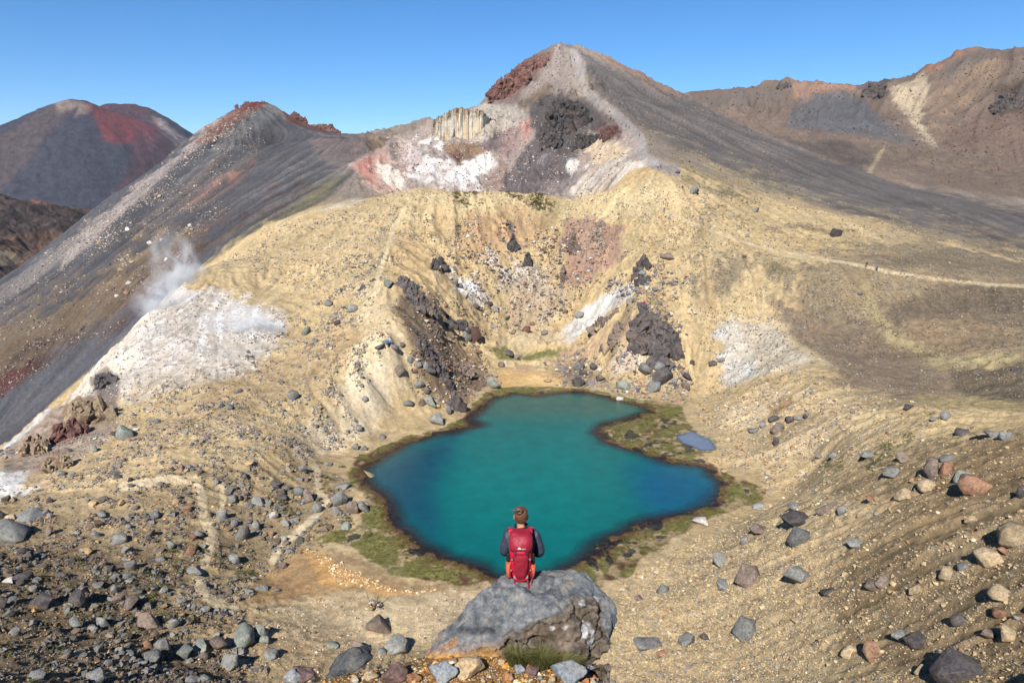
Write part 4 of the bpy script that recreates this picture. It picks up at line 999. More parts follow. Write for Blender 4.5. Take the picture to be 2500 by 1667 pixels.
B = [
 # lower left slope
 (83,1259,60,28,'g','large flat grey boulder near the left edge with a black shadow on its right'),
 (32,1301,66,54,'g','biggest grey boulder at the left edge of the rocky slope'),
 (0,1257,22,24,'d','dark boulder cut by the left edge above the biggest grey boulder'),
 (29,1262,25,16,'p','pale stone squeezed between two boulders at the left edge'),
 (119,1297,22,26,'b','brown upright stone standing in the shadow of the large flat boulder'),
 (293,1320,40,22,'g','long low grey boulder on the lower left slope'),
 (235,1304,22,17,'g',None),(381,1259,26,18,'g',None),(253,1259,25,18,'g',None),(313,1264,18,17,'g',None),(314,1286,16,13,'g',None),
 (457,1243,22,16,'o','orange brown boulder beside the left trail'),
 (506,1257,22,18,'p','pale round boulder right beside the left trail'),
 (544,1257,25,30,'g','upright grey boulder between the two branches of the left trail'),
 (571,1223,22,20,'g',None),(629,1225,33,22,'g',None),(593,1302,37,44,'g','tall wedge shaped grey boulder right of the left trail'),
 (571,1279,18,16,'g',None),(625,1284,22,29,'g',None),(669,1259,22,20,'w','whitish round boulder on the terrace left of the lake'),
 (730,1201,27,27,'g',None),(754,1212,25,34,'b',None),(774,1241,27,27,'g',None),
 (829,1219,40,42,'g','large grey boulder at the left lake shore behind three others'),
 (861,1241,36,40,'b','brownish split boulder in the middle of the cluster on the left lake shore'),
 (887,1239,32,34,'g','rightmost grey boulder of the cluster on the left lake shore'),
 (822,1246,25,22,'g','small grey boulder at the left foot of the lake shore cluster'),
 (901,1161,33,15,'p','pale wedge of rock standing in the weed at the left lake edge'),
 (836,1187,36,16,'g',None),(844,1287,24,16,'n',None),
 (488,1306,25,24,'g',None),(474,1313,16,22,'o',None),(465,1346,29,24,'o','orange boulder below the left trail bend'),
 (421,1331,20,29,'n','greenish upright boulder left of the left trail'),(322,1380,27,29,'g',None),(233,1387,18,17,'g',None),
 (474,1393,36,20,'g','long tilted boulder lying beside the trail on the left slope'),(571,1364,25,27,'g',None),(392,1364,26,14,'g',None),
 (318,1472,44,37,'b','big brownish boulder casting a long shadow on the lower left slope'),
 (289,1463,30,22,'b',None),(343,1494,25,20,'b',None),(101,1462,60,38,'d','large dark craggy boulder on the lower left slope'),
 (186,1469,46,32,'d','dark rounded boulder right of the large dark craggy one'),
 (255,1519,31,29,'g',None),(190,1530,33,24,'n',None),(362,1519,48,40,'b',None),(428,1523,33,29,'g',None),(378,1548,22,22,'b',None),(33,1541,30,18,'g',None),
 (398,1579,40,47,'g','tall grey boulder at the top of the pile by the beach'),
 (374,1604,44,33,'g',None),(363,1572,25,22,'o',None),(315,1601,26,18,'g',None),(237,1585,24,22,'g',None),
 (450,1597,42,26,'n',None),(488,1579,48,20,'n',None),(497,1599,25,26,'b',None),(539,1579,44,34,'b',None),
 (586,1559,80,44,'n','broad greenish grey boulder at the edge of the sandy flat'),
 (633,1550,42,34,'n','middle one of three joined greenish boulders on the sandy flat'),
 (646,1564,32,24,'n','right end of the three joined greenish boulders on the sandy flat'),
 (560,1621,44,36,'g',None),(662,1601,33,24,'g',None),(235,1655,48,28,'g',None),(466,1657,30,20,'g',None),(503,1657,26,22,'g',None),(10,1472,25,30,'d',None),
 (60,1405,40,22,'d',None),(55,1345,24,16,'d',None),(400,1442,20,15,'g',None),(644,1436,22,14,'g',None),(676,1440,18,9,'g',None),(445,1468,22,12,'g',None),
 (691,1317,20,13,'g',None),(661,1304,16,15,'o',None),(310,1408,30,14,'g',None),(150,1400,26,14,'d',None),(20,1420,24,16,'w',None),(90,1650,40,22,'g',None),(160,1600,30,18,'b',None),
 (928,1527,64,47,'b','purple grey boulder standing alone on the sandy flat'),
 (880,1577,40,34,'b','small dark brown boulder on the sandy flat'),
 (968,1581,58,46,'g','pale grey boulder on the sandy flat beside the sitting boulder'),
 (814,1578,34,14,'n',None),(933,1590,22,18,'g',None),
 # right scree
 (2272,1147,34,58,'b','upright purplish slab standing on the right scree'),
 (2310,1143,44,40,'o','orange brown block leaning behind the upright slab on the right scree'),
 (2308,1117,42,18,'g','grey flat rock just above the upright slab on the right scree'),
 (2259,1190,46,28,'p','pale banded rock lying below the upright slab'),
 (2346,1169,36,28,'n','grey green boulder next to the long orange slab'),
 (2384,1183,96,46,'o','long tilted orange brown slab on the right scree'),
 (2474,1313,72,60,'p','big rounded pale boulder at the right edge with a black shadow'),
 (2449,1349,30,20,'o',None),(2406,1371,60,40,'p','pale block left below the big rounded boulder at the right edge'),(2350,1382,28,22,'g',None),(2308,1404,44,30,'p',None),
 (2368,1272,28,22,'p',None),(2200,1212,34,28,'p','pale boulder on the right scree left of the banded rock'),(2176,1154,42,24,'g',None),(2205,1120,34,22,'b',None),(2120,1113,36,18,'g',None),(2129,1212,30,18,'o',None),
 (2015,1236,54,32,'b','large brown boulder on the right slope above the lake corner'),(2057,1246,30,26,'g','grey boulder right of the large brown one above the lake corner'),
 (1937,1279,66,42,'d','dark hollowed boulder on the slope right of the lake'),(1950,1313,54,42,'g','grey boulder just below the dark hollowed boulder'),
 (1937,1245,28,18,'g',None),(1856,1297,54,18,'b',None),(1818,1317,22,26,'g',None),(1762,1371,44,28,'g',None),
 (1829,1407,62,44,'b','big brown and grey boulder in the middle of the right gravel slope'),(1769,1429,40,20,'g',None),
 (1945,1418,58,48,'g','grey leaning boulder with pale streaks on the right gravel slope'),
 (2084,1331,40,24,'g',None),(2019,1447,32,22,'d',None),(2127,1436,36,28,'b',None),(2153,1422,36,32,'b',None),(2232,1443,36,26,'p',None),
 (1822,1543,58,42,'g','smooth grey boulder on the gravel right of the sitting boulder'),
 (1677,1563,40,38,'g','grey pointed boulder on the gravel nearest to the sitting boulder'),(1719,1561,20,18,'d',None),
 (2201,1554,48,30,'g',None),(2232,1570,54,28,'d',None),(2134,1595,54,38,'o','bright orange brown boulder near the bottom right'),(2073,1593,40,22,'p',None),
 (2292,1604,28,28,'g',None),(2252,1635,40,28,'p',None),(2337,1639,120,68,'d','largest dark grey boulder at the bottom right edge'),
 (2445,1458,64,24,'p',None),(2337,1519,36,28,'d',None),(2438,1501,34,22,'o',None),(2413,1555,32,32,'b',None),(2465,1552,48,34,'p',None),(1946,1516,26,14,'p',None),
 (1580,1579,66,16,'g','thin grey slab lying flat on the gravel right of the sitting boulder'),
 (1615,1600,28,14,'o',None),(1480,1590,20,14,'w',None),(1560,1460,22,18,'b',None),(1620,1440,30,22,'g',None),
 (2490,1205,24,30,'d',None),(2520,1480,30,26,'b',None),
 (1708,1275,36,20,'w','pale stone at the lower right shore of the lake'),(1852,1237,36,16,'g',None),
 (2304,1019,23,23,'g','round grey boulder on the pale track at the right'),(2277,1029,17,14,'g',None),
 (1895,1078,17,25,'d',None),(1864,1038,21,17,'g',None),(1889,1023,26,19,'d',None),(1929,1027,23,20,'d',None),(1967,1017,15,14,'d',None),(1950,1023,18,13,'g',None),(1839,1052,26,14,'g',None),(1898,1046,34,28,'b',None),
 (2350,1055,40,15,'d',None),(2455,1063,34,26,'g',None),(2427,1059,44,18,'g',None),(2395,1066,30,14,'p',None),(1998,1120,18,14,'g',None),(2034,1111,22,18,'g',None),(2218,994,23,14,'d',None),(2480,904,22,14,'d',None),(1920,985,14,10,'o',None),
 (2040,570,28,22,'d','dark lone boulder on the far right plain above the track'),(1694,468,24,22,'g','grey boulder on the saddle right of the crater'),(1654,422,12,8,'d',None),(1843,512,18,15,'g',None),(1625,633,30,19,'b','brown split boulder on the yellow slope right of the rock pinnacle'),
 (1825,575,14,10,'g',None),(1818,628,12,8,'d',None),(2100,720,12,14,'g',None),
 # left face of the spur
 (306,1055,38,38,'n','large greenish boulder below the white fumarole slope'),(230,1096,17,19,'n',None),(277,1061,15,12,'d',None),
 (714,967,29,21,'g',None),(559,996,20,17,'g',None),(538,990,18,17,'g',None),(861,755,27,21,'g','grey boulder on the yellow spur left of the dark crags'),(802,743,19,16,'g',None),(884,701,17,19,'d',None),(825,789,19,14,'d',None),
 (739,1143,24,20,'g',None),(528,1178,14,14,'g',None),(584,954,16,12,'g',None),(386,1029,14,12,'g',None),(748,809,22,20,'n',None),(876,1048,20,16,'g',None),(867,1092,18,18,'g',None),(888,1094,17,17,'g',None),(318,1171,12,13,'d','black stone lying alone on the ochre slope at the left'),
 (120,1222,16,15,'d',None),(150,1060,26,18,'p',None),(165,1100,20,16,'b',None),(150,1155,18,14,'n',None),(180,1155,20,10,'g',None),
 (930,851,28,14,'d','dark flat rock beside the two hikers on the yellow spur'),(963,854,22,18,'g','grey rock right below the two hikers on the yellow spur'),(941,838,16,12,'g',None),(981,846,14,12,'b',None),
 (976,912,24,26,'b',None),(1003,881,20,15,'g',None),(1022,895,18,16,'g',None),(1039,897,18,18,'g',None),(1051,916,28,24,'d',None),(1024,946,25,20,'g',None),(1041,956,18,20,'b',None),
 (1051,983,28,33,'n','egg shaped greenish boulder above the left lake shore'),(1030,985,18,20,'b','brown boulder touching the egg shaped greenish boulder'),(997,990,30,17,'g',None),(1064,1027,34,32,'g','grey boulder at the shore where the lake narrows'),(1095,1002,16,30,'g',None),(1118,987,26,44,'d','tall dark pillar of rock at the left lake shore'),(1132,994,18,36,'d',None),
 (892,977,14,14,'g',None),(934,1067,15,14,'g',None),(949,698,26,22,'n','green grey boulder at the top end of the dark left crags'),
 # the bowl
 (1058,772,20,22,'n',None),(1160,818,30,42,'r','dark red faced boulder in the bowl'),(1137,812,34,32,'g','grey boulder leaning on the dark red boulder in the bowl'),(1095,797,36,24,'d',None),(1414,772,22,14,'g',None),(1447,808,34,26,'b','brown slab on the pink slope of the bowl'),(1242,864,26,20,'d','dark boulder beside the grassy pool'),(1263,875,16,13,'g',None),(1234,887,10,14,'w','small white boulder at the outlet of the bowl'),(1223,891,16,15,'b',None),
 (1481,858,26,28,'p','pale bright boulder below the dark right crag'),(1412,896,28,20,'g',None),(1426,910,25,18,'d',None),(1449,900,21,17,'d',None),(1412,935,32,24,'d','dark boulder at the far lake shore'),(1521,942,36,30,'n','greenish boulder at the far right lake shore'),(1466,925,22,18,'b',None),(1575,910,32,36,'g',None),(1615,929,52,44,'d','cluster leader: large dark boulder below the right crag'),(1594,948,34,26,'g',None),(1609,898,28,26,'g',None),(1678,925,22,20,'d','dark boulder right of the boulder cluster below the right crag'),(1672,944,20,16,'b',None),(1336,931,18,7,'p',None),(1514,973,20,10,'w','white rock in the shallows at the far right of the lake'),(1209,941,32,26,'n','greenish boulder at the far left corner of the lake'),(1198,930,22,20,'g',None),
 (1206,803,17,14,'g',None),(1164,753,18,18,'d',None),(1255,812,16,12,'b',None),(1285,805,20,14,'r',None),(1330,815,18,12,'g',None),(1300,790,14,10,'o',None),(1240,780,16,12,'d',None),(1195,745,14,12,'d',None),(1210,760,16,14,'g',None),(1380,760,14,10,'b',None),(1350,740,14,10,'o',None),
 (1085,660,22,18,'d',None),(1110,690,16,14,'g',None),(1075,640,18,22,'d',None),(1570,672,22,14,'g',None),(1555,708,18,12,'g',None),(1600,712,18,14,'g',None),(1535,738,16,12,'g',None),(1550,735,16,10,'g',None),(1567,754,16,12,'n',None),(1592,776,12,10,'g',None),(1606,782,18,10,'g',None),(1740,890,20,14,'d',None),(1760,882,18,12,'g',None),(1690,885,14,12,'d',None),
 (465,552,12,11,'w',None),(468,562,10,8,'p',None),(312,560,12,10,'w',None),(243,592,12,9,'p',None),(300,635,12,9,'w',None),(315,692,14,12,'w',None),(368,592,12,9,'w',None),(390,480,10,8,'p',None),(363,594,9,8,'w',None),(322,640,14,9,'p',None),(296,660,12,9,'p',None),(310,715,13,11,'o',None),(285,725,10,8,'w',None),(405,634,10,8,'w',None),
]
for i, t_ in enumerate(B):
    px, py, w, h, k, lab = t_
    if lab and lab.startswith('cluster leader: '):
        lab = lab[16:]
    o = boulder(px, py, w, h, k, lab, slab=(w > 2.1 * h), tilt=(-0.35 if px > 2300 and w > 80 and py < 1300 else 0.0))
    if lab:
        LANDMARKS.append((px, py, lab))
# ------------------------------------------------------------------ loose stones and low plants: uncountable, scattered on what the photograph shows
Ev = GZ / R2
runmax = np.maximum.accumulate(Ev, axis=0)
vis = np.zeros_like(Ev, bool); vis[1:] = Ev[1:] >= runmax[:-1] - 1e-4
area = np.zeros_like(Ev); area[:-1] = np.maximum(Ev[1:] - Ev[:-1], 0)
area[:-1] = np.maximum(area[:-1], 0.15 * np.diff(np.log(RR))[:, None] * 0.3) * vis[:-1]
FRAME = (PX > -120) & (PX < W0 + 120) & (PY > 60) & (PY < H0 + 40)
area *= FRAME
scat_rng = np.random.default_rng(31)
inst_mat = {}
def instancer_mat(name, rough=0.9, bump=0.4, vary=0.5, scale=3.0):
    m, t, b = new_mat(name)
    a = t.nodes.new('ShaderNodeAttribute'); a.attribute_type = 'INSTANCER'; a.attribute_name = 'Col'
    ge = t.nodes.new('ShaderNodeNewGeometry')
    n = t.nodes.new('ShaderNodeTexNoise'); n.inputs['Scale'].default_value = scale; n.inputs['Detail'].default_value = 5; n.inputs['Roughness'].default_value = 0.7
    t.links.new(ge.outputs['Position'], n.inputs['Vector'])
    mr = t.nodes.new('ShaderNodeMapRange'); mr.inputs['From Min'].default_value = 0.3; mr.inputs['From Max'].default_value = 0.7; mr.inputs['To Min'].default_value = 1 - vary * 0.6; mr.inputs['To Max'].default_value = 1 + vary * 0.6
    t.links.new(n.outputs['Fac'], mr.inputs['Value'])
    s = t.nodes.new('ShaderNodeVectorMath'); s.operation = 'SCALE'
    t.links.new(a.outputs['Color'], s.inputs[0]); t.links.new(mr.outputs[0], s.inputs['Scale'])
    t.links.new(s.outputs[0], b.inputs['Base Color'])
    b.inputs['Roughness'].default_value = rough; b.inputs['Specular IOR Level'].default_value = 0.15
    return m
M_STONE = instancer_mat('loose_stone')
M_SCRUB = instancer_mat('scrub_leaf', vary=0.7)
STONES = [rock_mesh('stone_shape', 300 + i, npts=9 + i, disp=0.05, flat=0.7, sub=0, smooth=False, bev=0.0) for i in range(7)]
def scrub_mesh(seed, n=46):
    g = random.Random(seed)
    vs, fs = [], []
    for i in range(n):
        a = g.uniform(0, 6.283); rr_ = math.sqrt(g.random()) * 0.46; h = (0.95 - (rr_ / 0.5) ** 2 * 0.8) * g.uniform(0.45, 1.0)
        p = Vector((rr_ * math.cos(a), rr_ * math.sin(a), h - 0.5))
        d = Vector((math.cos(a + g.uniform(-1, 1)), math.sin(a + g.uniform(-1, 1)), g.uniform(0.2, 1.2))).normalized()
        s = d.cross(Vector((g.uniform(-1, 1), g.uniform(-1, 1), 0.3))).normalized()
        L = g.uniform(0.12, 0.26); w = g.uniform(0.05, 0.10)
        k = len(vs)
        vs += [p - s * w, p + s * w, p + d * L + s * w * 0.3, p + d * L - s * w * 0.3]; fs.append((k, k + 1, k + 2, k + 3))
    me = bpy.data.meshes.new('scrub_shape'); me.from_pydata([tuple(v) for v in vs], [], fs)
    return me
SCRUBS = [scrub_mesh(400 + i) for i in range(3)]
hidden_coll = bpy.data.collections.new('shapes')
def template(me, mat):
    me.materials.clear(); me.materials.append(mat)
    o = bpy.data.objects.new(me.name, me); hidden_coll.objects.link(o)
    return o
T_STONE = [template(m, M_STONE) for m in STONES]
T_SCRUB = [template(m, M_SCRUB) for m in SCRUBS]
def scatter_group(temps):
    ng = bpy.data.node_groups.new('scatter', 'GeometryNodeTree')
    ng.interface.new_socket('Geometry', in_out='INPUT', socket_type='NodeSocketGeometry')
    ng.interface.new_socket('Geometry', in_out='OUTPUT', socket_type='NodeSocketGeometry')
    N = ng.nodes; Lk = ng.links
    gi = N.new('NodeGroupInput'); go = N.new('NodeGroupOutput')
    jn = N.new('GeometryNodeJoinGeometry')
    for o in temps:
        oi = N.new('GeometryNodeObjectInfo'); oi.inputs['Object'].default_value = o; oi.inputs['As Instance'].default_value = True
        Lk.new(oi.outputs['Geometry'], jn.inputs[0])
    ip = N.new('GeometryNodeInstanceOnPoints'); ip.inputs['Pick Instance'].default_value = True
    def na(nm, ty):
        n = N.new('GeometryNodeInputNamedAttribute'); n.data_type = ty; n.inputs['Name'].default_value = nm
        return n.outputs['Attribute']
    Lk.new(gi.outputs[0], ip.inputs['Points']); Lk.new(jn.outputs[0], ip.inputs['Instance'])
    Lk.new(na('idx', 'INT'), ip.inputs['Instance Index'])
    er = N.new('FunctionNodeEulerToRotation'); Lk.new(na('rot', 'FLOAT_VECTOR'), er.inputs[0]); Lk.new(er.outputs[0], ip.inputs['Rotation'])
    Lk.new(na('scl', 'FLOAT_VECTOR'), ip.inputs['Scale'])
    Lk.new(ip.outputs[0], go.inputs[0])
    return ng
NG_STONE = scatter_group(T_STONE); NG_SCRUB = scatter_group(T_SCRUB)
def scatter(name, label, polys, n, size, cols, rr=(0, 1e9), pw=2.2, flat=(0.45, 0.8), sink=0.25, soft=25, warp=30, clump=0.0, scrub=False, wgt=None, cap=1.6, shore=0.3, steep=None, clear=True):
    """polys in photo pixels; size = (min, max) in photo pixels; cols = [(weight, (r, g, b)), ...]"""
    W = np.zeros_like(area)
    for poly in polys:
        k, m = region(poly, soft, rr, warp)
        W[k] = np.maximum(W[k], m)
    W *= area
    W[SHD < shore] = 0
    if clump:
        W *= np.clip(0.5 + clump * (N2 * 1.6 + N3), 0.02, 3)
    if wgt is not None:
        W *= wgt
    W[ZONE == Z_PATH] *= 0.08
    f = W.ravel(); f = f / f.sum()
    idx_ = scat_rng.choice(len(f), size=n, p=f)
    iv, iu = np.unravel_index(idx_, W.shape)
    r = RR[iv] * np.exp((scat_rng.random(n) - 0.5) * 2.2 * np.gradient(np.log(RR))[iv]); a = AZ[iu] + (scat_rng.random(n) - 0.5) * (AZ[1] - AZ[0])
    z = grid_at(GZ, a, r)
    x = r * np.sin(a); y = r * np.cos(a)
    spx = size[0] * (1 - scat_rng.random(n) * (1 - (size[0] / size[1]) ** pw)) ** (-1 / pw)
    wm = np.minimum(spx * (y * CP - z * SP) / FPX, cap)
    if clear and placed:
        keep = np.ones(n, bool)
        for (bx, by, br) in placed:
            keep &= ((x - bx) ** 2 + (y - by) ** 2) > (br * 0.55) ** 2
    else:
        keep = np.ones(n, bool)
    x, y, z, wm = x[keep], y[keep], z[keep], wm[keep]; n = len(x)
    asp = scat_rng.uniform(0.65, 1.0, n); hh = scat_rng.uniform(flat[0], flat[1], n)
    scl = np.stack([wm, wm * asp, wm * hh], -1)
    co = np.stack([x, y, z + wm * hh * (0.5 - sink)], -1).astype(np.float32)
    rot = np.stack([scat_rng.uniform(-0.25, 0.25, n), scat_rng.uniform(-0.25, 0.25, n), scat_rng.uniform(0, 6.283, n)], -1).astype(np.float32)
    wts = np.array([c[0] for c in cols], float); wts /= wts.sum()
    ci = scat_rng.choice(len(cols), size=n, p=wts)
    cc = np.array([col(*c[1]) for c in cols])[ci] * scat_rng.uniform(0.75, 1.25, n)[:, None]
    me = bpy.data.meshes.new(name); me.vertices.add(n); me.vertices.foreach_set('co', co.ravel())
    me.attributes.new('scl', 'FLOAT_VECTOR', 'POINT').data.foreach_set('vector', scl.astype(np.float32).ravel())
    me.attributes.new('rot', 'FLOAT_VECTOR', 'POINT').data.foreach_set('vector', rot.ravel())
    me.attributes.new('idx', 'INT', 'POINT').data.foreach_set('value', scat_rng.integers(0, 3 if scrub else 7, n).astype(np.int32))
    c4 = np.ones((n, 4), np.float32); c4[:, :3] = np.clip(cc, 0.005, 0.8)
    me.attributes.new('Col', 'FLOAT_COLOR', 'POINT').data.foreach_set('color', c4.ravel())
    me.materials.append(M_SCRUB if scrub else M_STONE)
    o = bpy.data.objects.new(name, me); C.objects.link(o)
    md = o.modifiers.new('scatter', 'NODES'); md.node_group = NG_SCRUB if scrub else NG_STONE
    tag(o, label, None, None, 'stuff')
    return o
GREYS = [(3, (140,142,146)), (2, (112,112,118)), (2, (126,114,108)), (1, (168,164,158))]
WARM = [(4, (200,178,140)), (3, (176,152,116)), (1.3, (150,144,138)), (0.5, (178,140,108)), (0.6, (214,200,172))]
LLP = [(-150,1240),(0,1220),(250,1190),(447,1158),(640,1135),(820,1135),(850,1200),(840,1290),(700,1380),(600,1470),(560,1560),(700,1680),(-150,1700)]
LLC = [(3, (132,128,122)), (2.4, (104,98,92)), (2.4, (126,108,92)), (3.4, (186,160,118)), (1, (200,182,150)), (0.4, (166,130,104))]
scatter('loose_stones', 'fine gravel on the rocky slope at the lower left', [LLP], 15000, (2.4, 7), LLC, (30, 118), pw=2.0, clump=0.8)
scatter('loose_stones', 'clustered rocks on the rocky slope at the lower left', [LLP], 2600, (6, 26), [(5, (140,138,134)), (3, (110,104,98)), (2.2, (130,112,98)), (1.2, (186,156,118))], (30, 118), pw=2.0, clump=1.6)
scatter('loose_stones', 'fine dark rubble in the bottom left corner', [[(-150,1330),(150,1300),(380,1380),(430,1500),(420,1600),(560,1690),(-150,1700)]], 6000, (2.4, 8), [(3, (114,108,100)), (3.4, (86,78,72)), (2.6, (114,94,78)), (3.2, (176,148,106))], (30, 112), pw=2.0, clump=0.6)
scatter('loose_stones', 'larger dark rubble in the bottom left corner', [[(-150,1360),(150,1330),(360,1420),(420,1520),(420,1600),(560,1690),(-150,1700)]], 650, (8, 28), [(4, (116,112,106)), (3, (88,82,78)), (2.4, (112,96,84))], (30, 112), pw=1.9, clump=1.4)
scatter('loose_stones', 'small stones strewn over the ochre slope at the left', [[(0,1190),(0,1120),(300,1010),(520,900),(700,780),(850,680),(960,560),(940,800),(900,950),(840,1100),(640,1120),(440,1150),(200,1190)]], 14000, (2.0, 13), [(4, (144,142,138)), (2.5, (122,112,104)), (1.6, (176,152,118)), (0.5, (170,136,110)), (0.6, (210,200,186))], (98, 270), pw=2.3, clump=0.9, wgt=np.clip(0.6 + 0.5 * ST2, 0.05, 3))
scatter('loose_stones', 'stones and grit on the saddle and yellow slopes', [[(560,640),(900,480),(1020,460),(1500,476),(1640,430),(1760,520),(1720,720),(1600,700),(1450,560),(1200,520),(1000,640),(800,720)]], 9000, (1.7, 6.5), [(3, (140,138,136)), (2, (180,154,120)), (1, (112,100,94))], (150, 300), clump=0.8)
scatter('loose_stones', 'rubble in the bowl above the lake', [[(1060,600),(1130,560),(1300,560),(1450,560),(1520,620),(1400,760),(1330,810),(1220,810),(1130,740)], [(1000,700),(1100,740),(1210,880),(1200,940),(1120,1000),(1000,980),(1000,840)]], 9000, (2.0, 13), [(2.4, (120,114,112)), (2, (96,88,86)), (2, (190,164,124)), (1.2, (166,132,110)), (1.2, (216,208,198)), (0.4, (116,84,76))], (120, 290), pw=2.0, clump=0.6)
scatter('loose_stones', 'rubble on the far right shore of the lake', [[(1340,880),(1440,850),(1540,830),(1640,850),(1690,940),(1660,985),(1560,978),(1440,955),(1380,935)], [(1480,700),(1620,660),(1680,760),(1640,850),(1560,780)]], 4500, (2.2, 15), [(3, (132,132,136)), (2, (104,98,100)), (1.6, (196,168,128)), (1, (180,140,118)), (0.7, (214,204,192))], (120, 240), pw=1.9, clump=0.4)
scatter('loose_stones', 'gravel and stones on the scree at the lower right', [[(1490,1445),(1600,1375),(1720,1290),(1800,1258),(1890,1210),(2060,1140),(2260,1080),(2440,1050),(2640,1050),(2640,1700),(1450,1700)]], 17000, (2.4, 16), WARM, (10, 125), pw=2.5, clump=0.25, wgt=np.clip(0.75 + 0.45 * ST2, 0.05, 3))
scatter('loose_stones', 'fine pale gravel beside the seated person\'s boulder', [[(1490,1440),(1620,1370),(1800,1270),(1900,1250),(2050,1400),(2000,1690),(1450,1690)]], 12000, (2.4, 7), WARM, (10, 125), pw=2.2)
scatter('loose_stones', 'stones on the yellow ground right of the lake', [[(1700,1000),(1780,960),(1950,930),(2150,980),(2300,1020),(2250,1070),(2050,1130),(1890,1200),(1800,1160),(1730,1090)]], 6000, (2.0, 10), [(2, (136,134,134)), (2, (196,168,124)), (1, (150,116,84)), (0.8, (222,206,178))], (85, 175), clump=0.5)
scatter('loose_stones', 'grit over the brown plain at the right', [[(1650,440),(1760,430),(2100,520),(2640,620),(2640,990),(2330,990),(2040,960),(1760,950),(1700,800),(1690,600)]], 16000, (1.6, 6), [(3, (138,132,128)), (2, (108,98,90)), (2, (176,152,112)), (0.6, (180,178,172))], (135, 340), clump=0.8)
scatter('loose_stones', 'white crumbs on the fumarole slope', [[(160,985),(260,880),(430,700),(560,710),(690,780),(680,850),(560,930),(400,1010),(280,1020)]], 3500, (1.8, 7), [(3, (214,208,200)), (2, (176,150,126)), (1, (128,116,108)), (0.8, (196,164,138))], (130, 260), clump=0.6)
scatter('loose_stones', 'pale stones on the dark scree ridge', [[(0,1000),(0,720),(180,600),(420,390),(600,265),(640,330),(500,560),(420,660),(250,820)]], 6000, (1.5, 8), [(3, (178,166,154)), (2, (136,124,112)), (1, (206,196,184)), (1, (96,88,84))], (240, 480), pw=2.2, clump=1.1)
scatter('loose_stones', 'pale boulders scree along the ridge skyline', [[(100,650),(260,505),(420,390),(560,290),(600,280),(440,420),(300,540),(180,640)]], 1700, (2.2, 7), [(4, (190,176,166)), (2, (150,136,128)), (1, (206,190,170))], (250, 500), pw=2.2)
scatter('loose_stones', 'stones in the red crater', [[(900,400),(1000,345),(1170,300),(1300,290),(1460,330),(1540,400),(1440,480),(1200,470),(960,480)]], 5000, (1.5, 6), [(2, (206,190,170)), (2, (150,120,102)), (1.5, (96,88,88)), (1.5, (226,220,214)), (0.5, (170,124,108))], (262, 520), pw=2.2, clump=0.7)
scatter('loose_stones', 'rocky debris on the summit hill', [[(1200,240),(1290,150),(1400,120),(1660,235),(1900,350),(2000,480),(1700,400),(1500,320),(1350,260)]], 2200, (1.6, 5), [(2, (132,116,108)), (2, (88,80,78)), (1, (170,150,130))], (270, 560), clump=0.9)
scatter('loose_stones', 'rocky debris on the brown hills at the right', [[(1680,235),(1930,205),(2160,205),(2390,120),(2640,120),(2640,480),(2300,430),(2100,350),(1850,310)]], 3800, (1.6, 6), [(3, (112,92,80)), (2, (88,74,68)), (1, (170,132,98))], (415, 900), clump=1.0, cap=4)
scatter('loose_stones', 'pebbles on the sandy flat by the lake', [[(600,1500),(700,1470),(1150,1450),(1200,1500),(1100,1640),(700,1660),(560,1580)]], 1700, (2.4, 9), [(3, (206,184,148)), (1.5, (150,142,134)), (1, (120,100,84)), (0.7, (228,216,196))], (50, 90), clump=0.8, pw=2.6)
scatter('loose_stones', 'line of pale stones on the orange sand', [[(740,1340),(790,1345),(850,1395),(960,1432),(1080,1434),(1020,1448),(900,1438),(830,1420),(790,1375)]], 260, (3, 10), [(4, (230,210,170)), (1, (190,160,120))], (60, 90), warp=8, soft=8, shore=-2, pw=2.4)
scatter('loose_stones', 'ochre pebbles on the knoll in the foreground', [[(700,1690),(830,1630),(1000,1600),(1120,1570),(1480,1570),(1500,1690)]], 2600, (3.0, 22), [(3, (190,140,70)), (2, (206,176,126)), (1.5, (150,142,136)), (1, (176,112,66)), (1, (216,200,172))], (5, 10.5), pw=2.4, warp=6, soft=10)
# low plants
GRN = [(3, (106,104,56)), (2, (124,118,72)), (1, (86,88,44))]
scatter('low_scrub', 'low olive scrub on the saddle crest', [[(1110,470),(1160,464),(1190,470),(1170,500),(1120,500)], [(1225,466),(1330,470),(1400,480),(1350,530),(1320,520),(1270,490)]], 800, (4, 10), GRN, (230, 285), warp=8, soft=8, scrub=True, flat=(0.35, 0.6), sink=0.1, clump=1.2, cap=2.4)
scatter('low_scrub', 'scattered scrub on the saddle and right slope', [[(1480,520),(1560,540),(1720,580),(1760,680),(1640,640),(1520,600)], [(1640,430),(1800,480),(2060,560),(2150,620),(1900,590),(1700,520)], [(1800,620),(2060,640),(2080,680),(1900,690),(1780,740),(1700,720)], [(980,530),(1060,560),(1040,620),(960,620)]], 1700, (2.6, 8), [(3, (116,110,66)), (2, (132,122,84)), (1, (98,96,52))], (170, 330), scrub=True, flat=(0.3, 0.5), sink=0.1, clump=1.2, cap=1.8)
scatter('low_scrub', 'olive scrub clumps on the rocky slope at the lower left', [[(150,1360),(300,1380),(420,1440),(460,1510),(440,1570),(330,1560),(180,1520),(60,1560),(0,1500),(60,1430)], [(520,1330),(600,1330),(620,1400),(540,1430),(510,1390)], [(660,1190),(720,1180),(730,1260),(680,1270)], [(780,1130),(830,1150),(870,1290),(740,1340),(760,1300),(830,1260)], [(0,1590),(120,1560),(180,1620),(60,1660)], [(400,1320),(470,1310),(490,1420),(420,1400)]], 850, (7, 22), GRN, (40, 118), scrub=True, flat=(0.4, 0.65), sink=0.08, clump=1.2, cap=2.2)
